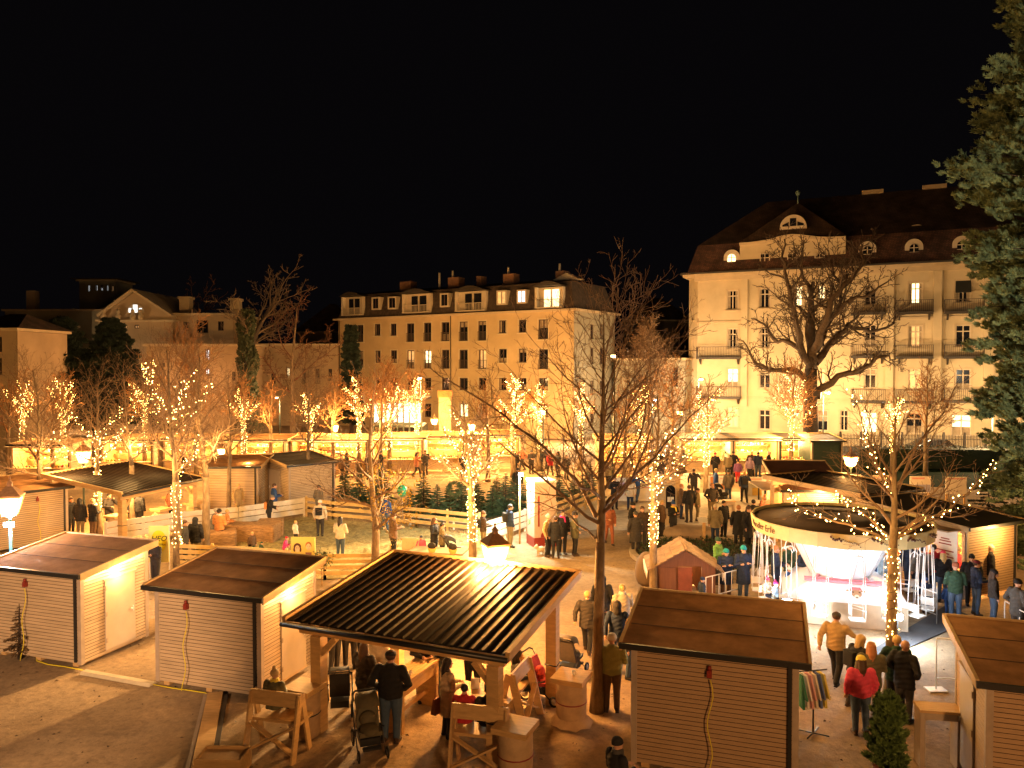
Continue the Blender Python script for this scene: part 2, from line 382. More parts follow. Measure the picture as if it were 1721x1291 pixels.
# ---------------------------------------------------------------- big building on the right
PA, PB2 = at(1190, 700, 79.0), at(1600, 700, 69.8)
ang = math.atan2(PB2.y - PA.y, PB2.x - PA.x)
root = thing('apartment_building', 'tall cream corner building with curved gable, arched dormers and stacked balconies, right of the square', 'building', (PA.x, PA.y, 0), ang)
bpy.context.view_layer.update()
Fr = Face(root, (PA.x, PA.y), ang)
def UW(F_, x0, y0, x1, y1):
    a, zt = F_.uz(x0, (y0)); b, _ = F_.uz(x1, y0); _, zb = F_.uz(x0, y1); return [a, b, zb, zt]
wins = []
spec = [  # x0,x1,[(top,bottom,style,pane)]
 (1223, 1240, [(489, 520, 'T', 0), (553, 585, 'T', 0), (620, 650, 'T', 1), (685, 717, 'T', 3)]),
 (1277, 1294, [(486, 517, 'T', 0), (552, 584, 'T', 0), (621, 652, 'T', 3), (689, 721, 'T', 0)]),
 (1338, 1348, [(482, 514, 'two', 1), (550, 582, 'two', 0)]), (1357, 1368, [(481, 514, 'two', 1), (550, 582, 'two', 3), (621, 652, 'two', 0)]), (1376, 1386, [(481, 514, 'two', 1), (550, 582, 'two', 0), (621, 652, 'two', 3)]),
 (1375, 1391, [(690, 723, 'T', 0)]), (1412, 1426, [(690, 723, 'T', 0)]),
 (1454, 1472, [(478, 512, 'T', 0), (547, 582, 'T', 0), (621, 652, 'T', 3)]), (1449, 1474, [(693, 726, 'T', 1)]),
 (1528, 1550, [(476, 510, 'T', 1), (548, 583, 'T', 2), (621, 653, 'T', 3)]), (1524, 1550, [(694, 728, 'T', 3)]),
 (1607, 1631, [(473, 508, 'T', 4), (547, 582, 'T', 0), (621, 655, 'T', 3)]), (1600, 1632, [(697, 732, 'T', 1)]),
 (1690, 1714, [(472, 508, 'T', 0), (545, 582, 'T', 0), (622, 657, 'T', 0)])]
for x0, x1, rows in spec:
    for t, bt, st, p in rows: wins.append(UW(Fr, x0 - 1, t - .8, x1 + 1, bt + .8) + [st, p])
uR = Fr.uz(1900, 600)[0]; zc = Fr.uz(1400, 455)[1]
u157 = Fr.uz(1172, 600)[0]
wall_grid(Fr, u157, uR, 0, zc, wins, M_stuccoR)
for w in wins:
    window(Fr, w, w[4], [M_glassdark, M_litwin, M_dimwin, M_glassdark, M_glassdark][w[5]] if w[5] != 3 else M_dimwin if random.Random(int(w[0] * 7)).random() < .35 else M_glassdark)
# awning on the top right window
a = UW(Fr, 1606, 472, 1632, 493); MB(Fr.M).hexa([(a[0], -.5, a[2]), (a[1], -.5, a[2]), (a[1], 0, a[2] + .1), (a[0], 0, a[2] + .1), (a[0], -.5, a[2] + .06), (a[1], -.5, a[2] + .06), (a[1], -.02, a[3]), (a[0], -.02, a[3])]).build('awning', M_blind, root)
# turned corner at the left end
PL = Fr.P + Fr.d * u157; aL = ang + R(72)
Fl = Face(root, (PL.x, PL.y), ang + R(-58) + math.pi); 
# chamfered left face: goes from the left end back and outwards
dl = Vector((math.cos(ang + math.pi - R(55)), math.sin(ang + math.pi - R(55)), 0)); Pend = PL + dl * 2.2
Fl = Face(root, (Pend.x, Pend.y), math.atan2(-dl.y, -dl.x))
wl_ = [[.75, 1.25, z, z + 1.9] for z in (zc - 4.3, zc - 8.3, zc - 12.3)]
wall_grid(Fl, 0, 2.2, 0, zc, wl_, M_stuccoR)
for w in wl_: window(Fl, w, 'one')
dback = Vector((-Fr.d.y, Fr.d.x, 0))
Fs = Face(root, tuple((Pend + dback * 12).xy), math.atan2(-dback.y, -dback.x)); wall_grid(Fs, 0, 12, 0, zc, [], M_stuccoR)
MB(Fr.M).box(u157, uR, 11.9, 12, 0, zc).box(uR - .1, uR, .3, 11.8, 0, zc).build('wall', M_stuccoR, root)
# cornices and ledges
ue = u157 - .3
mb = MB(Fr.M); mb.box(ue, uR, -.45, 0, zc, zc + .25).box(ue, uR, -.3, 0, zc - .45, zc - .003).box(ue - 1.2, ue, -.2, 3, zc - .003, zc + .25); mb.build('cornice', M_cornice, root)
mb = MB(Fr.M); mb.box(ue - 1.3, uR, -.6, -.1, zc + .253, zc + .42).box(ue - 1.5, ue, -.1, 3.2, zc + .253, zc + .42); mb.build('gutter', M_dark, root)
for py in (540, 669):
    z = Fr.uz(1300, py)[1]; MB(Fr.M).box(u157, uR, -.1, 0, z - .1, z + .12).build('ledge', M_cornice, root)
for x0, x1, y0 in ((1569, 1584, 445), (1655, 1672, 445), (1490, 1503, 460), (1246, 1257, 520)):
    a, zt = Fr.uz(x0, y0); b, _ = Fr.uz(x1, y0); MB(Fr.M).box(a, b, -.28, -.003, 3.6, zc - .46).build('pilaster', M_stuccoR, root)
for x0, x1, ys_ in ((1158, 1246, (602, 667)), (1430, 1488, (528, 600, 674)), (1505, 1568, (527, 601, 675)), (1586, 1653, (526, 601, 674)), (1675, 1740, (526, 601, 674))):
    for py in ys_:
        a, z = Fr.uz(x0, py); b, _ = Fr.uz(x1, py); balcony(Fr, max(a, u157 + .05), b, z + .1)
# attic gable with a curved top over the middle bay
uA, _ = Fr.uz(1243, 430); uB, _ = Fr.uz(1421, 430); zA = Fr.uz(1332, 450)[1]; zE = Fr.uz(1260, 412)[1]; zM = Fr.uz(1320, 399)[1]; uM = (uA + uB) / 2
prof = [(uA, zA - .2), (uB, zA - .2), (uB, zE)] 
for k in range(13):
    t = k / 12; u = uB - (uB - uA) * t; prof.append((u, zE + (zM - zE) * math.exp(-((u - uM) / ((uB - uA) * .21)) ** 2)))
prof.append((uA, zE))
mb = MB(Fr.M); mb.prism(prof, 'y', .1, 2.5); mb.build('gable_wall', M_stuccoR, root)
mb = MB(Fr.M)
for k in range(3, len(prof) - 2):
    a, b = prof[k], prof[k + 1]; mb.hexa([(b[0], -.25, b[1]), (a[0], -.25, a[1]), (a[0], 2.5, a[1]), (b[0], 2.5, b[1]), (b[0], -.25, b[1] + .25), (a[0], -.25, a[1] + .25), (a[0], 2.5, a[1] + .25), (b[0], 2.5, b[1] + .25)])
mb.build('gable_coping', M_cornice, root)
Fg = Face(root, (Fr.P + Fr.n * -.12).xy, ang)
for x0, x1 in ((1277, 1294), (1323, 1340), (1369, 1386)):
    w = UW(Fr, x0, 426, x1, 449); 
    window(Fg, w, 'grid', rev=.2, surround=False)
# roof: steep lower band then upper slope to the ridge
zr0 = zc + .42; zbk = zr0 + 2.9; zrg = zbk + 4.9
mb = MB(Fr.M); x0 = u157 - 1.0
mb.add([(x0, -.4, zr0), (uR, -.4, zr0), (uR, .9, zbk), (x0 + .8, .9, zbk), (x0, 12.4, zr0), (uR, 12.4, zr0), (uR, 11, zbk), (x0 + .8, 11, zbk)], [(0, 1, 2, 3), (4, 7, 6, 5), (0, 3, 7, 4), (1, 5, 6, 2), (0, 4, 5, 1)])
mb.build('roof_band', M_roofred, root)
mb = MB(Fr.M)
mb.add([(x0 + .8, .9, zbk + .003), (uR, .9, zbk + .003), (uR, 6, zrg), (x0 + 7, 6, zrg), (x0 + .8, 11, zbk + .003), (uR, 11, zbk + .003)], [(0, 1, 2, 3), (4, 3, 2, 5), (0, 3, 4), (0, 4, 5, 1), (1, 5, 2)])
mb.build('roof', M_roofdark, root)
# pyramid roof over the gable
zp = Fr.uz(1348, 328)[1] - .3
mb = MB(Fr.M); mb.add([(uA - .2, .2, zE + .28), (uB + .2, .2, zE + .28), (uM + .4, 2.0, zp), (uA - .2, 8, zE + .28), (uB + .2, 8, zE + .28)] + [(uM, .0, zM + .3)], [(0, 5, 2), (5, 1, 2), (1, 4, 2), (3, 0, 2), (4, 3, 2), (0, 3, 4, 1)])
mb.build('gable_roof', M_roofdark, root)
mb = MB(Fr.M); mb.tube([(uM + .4, 2.0, zp - .1), (uM + .4, 2.0, zp + .8)], .07, 6).ell((uM + .4, 2.0, zp + .95), (.22, .22, .3)); mb.build('finial', mat('patina', (.12, .2, .18), .6), root)
# fan dormer in the pyramid
a = UW(Fr, 1311, 357, 1356, 386); uc = (a[0] + a[1]) / 2; rr = (a[1] - a[0]) / 2; zb = a[2]
def arch(mb, uc, zb, r, hb, y0, y1, n=14):
    pts = [(uc - r, zb), (uc + r, zb), (uc + r, zb + hb)] + [(uc + r * math.cos(math.pi * k / n), zb + hb + r * math.sin(math.pi * k / n)) for k in range(1, n)] + [(uc - r, zb + hb)]
    mb.prism(pts, 'y', y0, y1)
yq = -.2
mb = MB(Fr.M); arch(mb, uc, zb, rr, .1, yq, 2.2); dm = mb.build('fan_dormer', M_frameW, root)
mb = MB(Fr.M)
for k in range(3):
    c_ = uc + (k - 1) * rr * .56; hh = rr * (.80 if k == 1 else .52)
    pts = [(c_ - rr * .24, zb + .22), (c_ + rr * .24, zb + .22), (c_ + rr * .24, zb + hh - (.25 if k == 2 else 0)), (c_ - rr * .24, zb + hh - (.25 if k == 0 else 0))]
    mb.prism(pts, 'y', yq - .03, yq - .005)
mb.build('pane', M_glassdark, dm)
for x0_, x1_, yt, yb, lit in ((1216, 1243, 420, 452, 1), (1443, 1473, 406, 440, 0), (1521, 1552, 402, 437, 0), (1601, 1633, 397, 432, 0), (1690, 1722, 394, 430, 0)):
    a = UW(Fr, x0_, yt, x1_, yb); uc = (a[0] + a[1]) / 2; rr = (a[1] - a[0]) / 2
    mb = MB(Fr.M); arch(mb, uc, a[2], rr, (a[3] - a[2]) - rr, .1, 1.6); dm = mb.build('dormer', M_frameW, root)
    mb = MB(Fr.M); r2 = rr * .5; arch(mb, uc, a[2] + .25, r2, (a[3] - a[2]) * .42, .04, .09, 8); mb.build('pane', M_litwin if lit else M_glassdark, dm)
    mb = MB(Fr.M); hh = (a[3] - a[2]) * .42 + r2; mb.box(uc - .04, uc + .04, 0, .035, a[2] + .25, a[2] + .2 + hh)
    for t in (.35, .7): mb.box(uc - r2, uc + r2, .01, .03, a[2] + .25 + hh * t - .03, a[2] + .25 + hh * t + .03)
    mb.build('glazing_bar', M_frameW, dm)
a, z = Fr.uz(1542, 366); mb = MB(Fr.M); mb.prism([(a - 1.1 + 2.2 * k / 8, z - .9 + .55 * math.sin(math.pi * k / 8)) for k in range(9)], 'y', 1.6, 3.6); mb.build('eyebrow_dormer', M_frameW, root)
mb = MB(Fr.M); mb.prism([(a - .7 + 1.4 * k / 8, z - .82 + .33 * math.sin(math.pi * k / 8)) for k in range(9)], 'y', 1.56, 1.595); mb.build('pane', M_glassdark, root)
for x0_, x1_, yt in ((1283, 1300, 350),):
    a, z = Fr.uz(x0_, yt); b, _ = Fr.uz(x1_, yt); MB(Fr.M).box(a + .4, b + .4, 4.8, 5.8, z - 2, z + .3).box(a + .3, b + .5, 4.7, 5.9, z + .3, z + .5).build('chimney', mat('chimney_brick', (.30, .17, .09), .9, .2, 3), root)
for x0_, x1_ in ((1447, 1486), (1556, 1600)):
    a, z = Fr.uz(x0_, 317); b, _ = Fr.uz(x1_, 317); MB(Fr.M).box(a, b, 5.6, 6.4, zrg - .1, zrg + .28).build('ridge_vent', M_cornice, root)

# ---------------------------------------------------------------- block in the centre
PA, PB2 = at(688, 600, 92.0), at(913, 600, 81.9)
angc = math.atan2(PB2.y - PA.y, PB2.x - PA.x)
root = thing('townhouse', 'ochre four storey block with dark mansard roof and rooftop balconies, centre background', 'building', (PA.x, PA.y, 0), angc)
bpy.context.view_layer.update()
Fc = Face(root, (PA.x, PA.y), angc)
Z5 = lambda x, y: (540 + x / 3.31, 420 + y / 3.31)
def UWz(F_, x0, y0, x1, y1): p = Z5(x0, y0); q = Z5(x1, y1); return UW(F_, p[0], p[1], q[0], q[1])
wins = []
fr = [(140, 172, 420, 515), (200, 234, 418, 513), (475, 517, 410, 512), (570, 612, 406, 510), (668, 713, 403, 508), (768, 815, 400, 507), (872, 918, 397, 505), (1208, 1262, 388, 498)]
sml = [(295, 328, 413, 478), (385, 418, 411, 478), (988, 1030, 393, 465), (1098, 1140, 390, 461)]
frb = [(140, 172, 565, 655), (200, 234, 563, 655), (477, 517, 559, 660), (573, 612, 558, 660), (670, 713, 556, 661), (768, 815, 556, 661), (875, 918, 555, 662), (1210, 1262, 553, 663)]
smb = [(300, 330, 561, 628), (386, 421, 559, 628), (988, 1032, 551, 627), (1098, 1142, 550, 627)]
for a, b, t, bt in fr: wins.append(UWz(Fc, a, t, b, bt) + ['F', 0])
for a, b, t, bt in sml + smb: wins.append(UWz(Fc, a, t, b, bt) + ['two', 0])
for i, (a, b, t, bt) in enumerate(frb): wins.append(UWz(Fc, a, t, b, bt) + ['F', {2: 2, 3: 1, 6: 2}.get(i, 0)])
for a, b in ((300, 330), (386, 421), (480, 517), (575, 612), (670, 713), (768, 815), (875, 918), (988, 1032), (1098, 1142), (1210, 1262)):
    wins.append(UWz(Fc, a, 712, b, 780) + ['two', 0]); wins.append(UWz(Fc, a, 855, b, 930) + ['two', 1 if (a // 10) % 4 == 0 else 0])
u0, _ = Fc.uz(569, 600); u1, _ = Fc.uz(964.5, 600); zc = Fc.uz(*Z5(850, 362))[1]
wall_grid(Fc, u0, u1, 0, zc, wins, M_stuccoC)
for w in wins:
    o = window(Fc, w, 'two', [M_glassdark, M_litwin, M_dimwin][w[5]], M_frameD, sm=M_stuccoR)
    if w[4] == 'F':
        mb = MB(Fc.M); n = 7
        for k in range(n + 1): u = w[0] + (w[1] - w[0]) * k / n; mb.box(u - .015, u + .015, -.08, -.05, w[2], w[2] + .95)
        mb.box(w[0] - .05, w[1] + .05, -.1, -.045, w[2] + .95, w[2] + 1.0); mb.build('window_rail', M_rail, o)
# right side facade
c1 = at(964.5, 600, (Fc.P + Fc.d * u1).y); c1 = Fc.P + Fc.d * u1
sd = Vector((-Fc.d.y, Fc.d.x, 0)); Fd = Face(root, (c1.x, c1.y), math.atan2(sd.y, sd.x))
L2 = Fd.uz(1033, 600)[0]; ws = []
for px_ in ((992, 998), (1008, 1014)):
    for yt, yb in ((545, 570), (585, 612), (640, 664), (690, 712)): ws.append(UW(Fd, px_[0], yt, px_[1], yb))
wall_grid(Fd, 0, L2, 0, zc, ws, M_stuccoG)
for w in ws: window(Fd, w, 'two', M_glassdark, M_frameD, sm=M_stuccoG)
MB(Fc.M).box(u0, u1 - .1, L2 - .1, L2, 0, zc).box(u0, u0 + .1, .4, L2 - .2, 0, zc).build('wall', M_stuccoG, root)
MB(Fc.M).box(u0 - .5, u1 + .5, -.5, L2 + .5, zc + .003, zc + .22).build('cornice', M_cornice, root)
zt = Fc.uz(*Z5(850, 205))[1]
mb = MB(Fc.M); i1, i2 = .25, 1.0
q = [(u0, -.1, zc + .23), (u1 + .1, -.1, zc + .23), (u1 + .1, L2, zc + .23), (u0, L2, zc + .23)]
r_ = [(u0 + .9, .8, zt), (u1 - .8, .8, zt), (u1 - .8, L2 - .9, zt), (u0 + .9, L2 - .9, zt)]
mb.hexa(q + r_); mb.build('mansard', mat('mansard_slate', (.06, .042, .03), .85, .45, 2.5, .4, 12), root)
mb = MB(Fc.M); mb.add([(u0 + .6, .5, zt + .003), (u1 - .5, .5, zt + .003), (u1 - .5, L2 - .6, zt + .003), (u0 + .6, L2 - .6, zt + .003), (u0 + 4, L2 / 2, zt + .8), (u1 - 4, L2 / 2, zt + .8)], [(0, 1, 5, 4), (1, 2, 5), (2, 3, 4, 5), (3, 0, 4), (0, 3, 2, 1)]); mb.build('roof', M_roofdark, root)
for a, b, t, bt, lit in ((285, 328, 265, 335, 0), (375, 422, 262, 332, 0), (665, 713, 243, 320, 0), (980, 1035, 228, 308, 2), (1092, 1145, 224, 300, 3)):
    w = UWz(Fc, a, t, b, bt); mb = MB(Fc.M); e = .16
    mb.box(w[0], w[0] + e, -.2, 1, w[2], w[3]).box(w[1] - e, w[1], -.2, 1, w[2], w[3]).box(w[0] + e, w[1] - e, -.2, 1, w[3] - e, w[3]).box(w[0] + e, w[1] - e, -.2, 1, w[2], w[2] + e)
    d_ = mb.build('dormer', M_frameW, root); MB(Fc.M).box(w[0] + e, w[1] - e, -.1, 1, w[2] + e, w[3] - e).build('pane', {0: M_glassdark, 2: M_dimwin, 3: M_litcool}[lit], d_)
    MB(Fc.M).box((w[0] + w[1]) / 2 - .05, (w[0] + w[1]) / 2 + .05, -.14, -.105, w[2] + e, w[3] - e).build('glazing_bar', M_frameD, d_)
for a, b, t, bt, lit in ((135, 235, 262, 368, 0), (472, 612, 246, 355, 0), (765, 920, 232, 346, 0), (1208, 1350, 208, 328, 1)):
    w = UWz(Fc, a, t, b, bt); mb = MB(Fc.M)
    mb.box(w[0], w[1], -.22, .3, w[2] + .1, w[3] - .1).box(w[0], w[0] + .25, -.75, -.221, w[2] + .1, w[3] - .1).box(w[0], w[1], -.8, .2, w[2], w[2] + .098)
    lg = mb.build('roof_loggia', M_frameW, root)
    n = 10; mb = MB(Fc.M); um = (w[0] + w[1]) / 2; hw = (w[1] - w[0]) / 2 + .2
    tp = [(um - hw + 2 * hw * k / n, w[3] + .5 * math.sin(math.pi * k / n)) for k in range(n + 1)]
    mb.prism(tp, 'y', -.9, 1.2); mb.build('loggia_roof', M_dark, lg)
    for f0, f1 in ((.28, .52), (.60, .86)):
        ua = w[0] + (w[1] - w[0]) * f0; ub = w[0] + (w[1] - w[0]) * f1
        MB(Fc.M).box(ua, ub, -.27, -.223, w[2] + .15, w[3] - .35).build('door', M_litwin if lit else M_glassdark, lg)
    mb = MB(Fc.M)
    for k in range(19): u = w[0] + .3 + (w[1] - w[0] - .3) * k / 18; mb.box(u - .018, u + .018, -.76, -.73, w[2] + .1, w[2] + .85)
    mb.box(w[0] + .3, w[1], -.78, -.71, w[2] + .85, w[2] + .9).build('railing', M_frameW if not lit else M_rail, lg)
for a, b, t in ((375, 435, 182), (645, 705, 158), (805, 828, 150), (955, 1015, 138), (1250, 1300, 122)):
    p = Z5(a, t); q = Z5(b, t); u_a, z_ = Fc.uz(*p); u_b, _ = Fc.uz(*q); MB(Fc.M).box(u_a, u_b, 2, 3.2, zt, z_ + .25).build('chimney', mat('chimney_dark', (.22, .12, .07), .9, .2, 3), root)
for a, t in ((580, 130), (655, 118), (968, 98), (1258, 78)):
    u_a, z_ = Fc.uz(*Z5(a, t)); MB(Fc.M).cyl(u_a, 2.6, zt, z_ + .3, .13, n=8).build('flue_pipe', mat('flue_steel', (.6, .55, .45), .4, .1, 3), root)
u_a, z_ = Fc.uz(*Z5(1320, 148)); mb = MB(Fc.M); mb.prism([(u_a - 1.6, zt + .3), (u_a + 1.5, zt + .3), (u_a, zt + 1.0)], 'y', 1.5, 3); mb.build('skylight', M_frameW, root)
root_c = root

for rt_p, Fp, us_ in ((root_c, Fc, (.25, 18.0)),):
    for u in us_:
        MB(Fp.M).cyl(u + u0, -.09, 0, zc, .05, n=6).build('downpipe', M_dark, rt_p)
# ---------------------------------------------------------------- plain building helper (box with openings toward the camera)
def block(name, label, cat, x0, x1, ytop, Y, dep, wallm, wins=(), slope=0, roof=None, base=0):
    A = at(x0, ytop, Y); B = at(x1, ytop, Y + slope)
    an = math.atan2(B.y - A.y, B.x - A.x); L = (B - A).length; L = math.hypot(B.x - A.x, B.y - A.y)
    rt = thing(name, label, cat, (A.x, A.y, 0), an); bpy.context.view_layer.update(); Fx = Face(rt, (A.x, A.y), an)
    ww = [UW(Fx, a, t, b, bt) + [p] for a, t, b, bt, p in wins]
    wall_grid(Fx, 0, L, base, A.z, ww, wallm, rev=.18)
    MB(Fx.M).box(0, L, dep - .1, dep, base, A.z - .02).box(0, .1, .19, dep - .1, base, A.z - .02).box(L - .1, L, .19, dep - .1, base, A.z - .02).build('wall', wallm, rt)
    for w in ww: window(Fx, w, 'two', {0: M_glassdark, 1: M_litcool, 2: M_litwin, 3: M_dimwin}[w[4]], M_frameD, rev=.16, surround=False)
    MB(Fx.M).box(-.3, L + .3, -.3, dep + .3, A.z + .003, A.z + .25).build('cornice', M_cornice, rt)
    if roof: 
        m = MB(Fx.M); m.add([(-.5, -.5, A.z + .25), (L + .5, -.5, A.z + .25), (L + .5, dep + .5, A.z + .25), (-.5, dep + .5, A.z + .25), (min(roof, L / 2 - .5), dep / 2, A.z + .25 + roof), (L - min(roof, L / 2 - .5), dep / 2, A.z + .25 + roof)], [(0, 1, 5, 4), (1, 2, 5), (2, 3, 4, 5), (3, 0, 4), (0, 3, 2, 1)]); m.build('roof', M_roofdark, rt)
    return Fx, L, A.z
# left: tower, long wing, gabled house, wings
Fx, L, z = block('tower', 'small square lookout tower with arched openings above the roofs, upper left', 'tower', 133, 194, 473, 112, 5, M_stuccoG, [(147, 479, 151, 490, 1), (160, 479, 164, 489, 1), (169, 479, 173, 489, 1), (178, 479, 182, 489, 1), (187, 480, 191, 490, 3)])
MB(Fx.M).box(-.8, L + .8, -.8, 5.8, z + .253, z + .4).build('eave', M_dark, Fx.root)
Fx, L, z = block('long_wing', 'long greenish plastered wing behind the dark conifers, far left', 'building', 8, 180, 523, 103, 10, M_stuccoG, [(40, 560, 46, 574, 0), (70, 560, 76, 574, 0)])
MB(Fx.M).box(1, 2.2, 3, 4, z, z + 3).build('chimney', M_cornice, Fx.root)
Fx, L, z = block('gabled_house', 'brown house with a broad pediment and a half round lit window', 'building', 166, 290, 541, 92, 12, M_stuccoL, [(143 + 25, 548, 178, 554, 1), (206, 546, 214, 552, 3), (226, 546, 234, 552, 3)])
ap = Fx.uz(224, 490); le = Fx.uz(166, 533); re_ = Fx.uz(290, 533)
mb = MB(Fx.M); mb.prism([(le[0], z + .253), (re_[0], z + .253), (re_[0], re_[1]), (ap[0], ap[1] - .15), (le[0], le[1])], 'y', 0, 11.5); mb.build('pediment', M_stuccoL, Fx.root)
mb = MB(Fx.M)
for a_, b_ in ((le, ap), (ap, re_)): mb.hexa([(a_[0], -.5, a_[1]), (b_[0], -.5, b_[1]), (b_[0], 12, b_[1]), (a_[0], 12, a_[1]), (a_[0], -.5, a_[1] + .3), (b_[0], -.5, b_[1] + .3), (b_[0], 12, b_[1] + .3), (a_[0], 12, a_[1] + .3)])
mb.build('roof', M_cornice, Fx.root)
uc, zb = Fx.uz(228, 526); mb = MB(Fx.M); arch(mb, uc, zb, 1.05, .02, -.08, -.003); fw = mb.build('fan_window', M_frameW, Fx.root)
for k, (w_, h_) in enumerate(((.3, .55), (.5, .95), (.3, .55))):
    c_ = uc + (k - 1) * .62; MB(Fx.M).box(c_ - w_ / 2, c_ + w_ / 2, -.12, -.085, zb + .05, zb + h_).build('pane', M_litcool, fw)
for px_ in (177, 201, 225.5, 239):
    u, zz = Fx.uz(px_, 538); mb = MB(Fx.M); mb.lathe((u, -.35, zz), [(.02, 0), (.28, .1), (.34, .5), (.16, .75), (.24, .95), (.2, 1.2), (.02, 1.3)], 10); mb.build('bust', M_cornice, Fx.root)
for a_, b_, yt in ((172, 187, 505), (283, 300, 499), (371, 386, 502)):
    u, zz = Fx.uz(a_, yt); u2, _ = Fx.uz(b_, yt); MB(Fx.M).box(u, u2, 3, 4.2, z - (2 if a_ > 300 else .25) + .6, zz).box(u - .15, u2 + .15, 2.85, 4.35, zz, zz + .3).build('chimney', M_cornice, Fx.root)
block('side_wing', 'brown side wing with arched panels right of the gabled house', 'building', 292, 392, 530, 93, 9, M_stuccoL, [(308, 541, 318, 556, 0), (330, 538, 350, 560, 0), (366, 540, 376, 556, 0)])
block('service_building', 'low building with narrow lit windows in front of the gabled house', 'building', 246, 424, 582, 84, 6, M_stuccoL, [(345, 587, 352, 605, 1), (345, 619, 352, 632, 1), (231 + 22, 610, 256, 617, 2), (256 + 18, 610, 277, 617, 3), (300, 640, 306, 655, 0), (390, 625, 396, 640, 0)])
block('corner_house', 'ochre house cut by the left edge with dark overhanging roof', 'building', -60, 27, 556, 70, 8, M_stuccoL, [(-6, 566, 3, 592, 0), (-6, 602, 3, 630, 0)], roof=1.5)
block('pavilion_wing', 'pale flat roofed wing between the corner house and the conifers', 'building', 20, 64, 546, 90, 8, M_stuccoG)
block('terrace_wall', 'long low ochre building with small windows between the bare tree and the central block', 'building', 432, 568, 581, 98, 8, M_stuccoL, [(456, 628, 463, 645, 0), (482, 618, 487, 632, 2), (508, 620, 514, 645, 0), (530, 620, 537, 645, 0), (552, 620, 558, 640, 0)])
block('rear_house', 'dark roofed house peeking above the long low building', 'building', 500, 600, 560, 118, 8, M_stuccoL, roof=4.5)
block('low_house', 'pale green low house between the central block and the corner building', 'building', 1034, 1152, 606, 86, 8, M_stuccoG, [(1068, 622, 1076, 642, 0), (1100, 620, 1108, 645, 0), (1128, 618, 1140, 650, 0)], slope=-6)
block('distant_house', 'unlit house with a dark roof behind the low pale house', 'building', 1060, 1160, 540, 130, 9, mat('night_wall', (.12, .09, .06), .9), roof=4)
# ================================================================ HUTS
def clad(mb, p0, p1, z0, za, zb, h=.085, t=.016):
    p0 = Vector((*p0, 0)); p1 = Vector((*p1, 0)); d = (p1 - p0).normalized(); n = Vector((d.y, -d.x, 0))
    zt = min(za, zb); k = int(round((zt - z0) / h)); h = (zt - z0) / k
    for i in range(k):
        a, b = z0 + i * h, z0 + (i + 1) * h; o = n * t; g_ = .014
        # board face and a deep groove under it
        q = [p0 + o + Vector((0, 0, a + g_)), p1 + o + Vector((0, 0, a + g_)), p1 + o * .6 + Vector((0, 0, b)), p0 + o * .6 + Vector((0, 0, b)),
             p0 + o * .5 + Vector((0, 0, a)), p1 + o * .5 + Vector((0, 0, a)), p0 - o + Vector((0, 0, a + g_)), p1 - o + Vector((0, 0, a + g_))]
        mb.add([tuple(v) for v in q], [(0, 1, 2, 3), (6, 7, 1, 0)])
    o = n * t
    if abs(za - zb) > .01:
        mb.add([tuple(p0 + o * .6 + Vector((0, 0, zt))), tuple(p1 + o * .6 + Vector((0, 0, zt))), tuple(p1 + o * .6 + Vector((0, 0, zb))), tuple(p0 + o * .6 + Vector((0, 0, za)))], [(0, 1, 2, 3)])
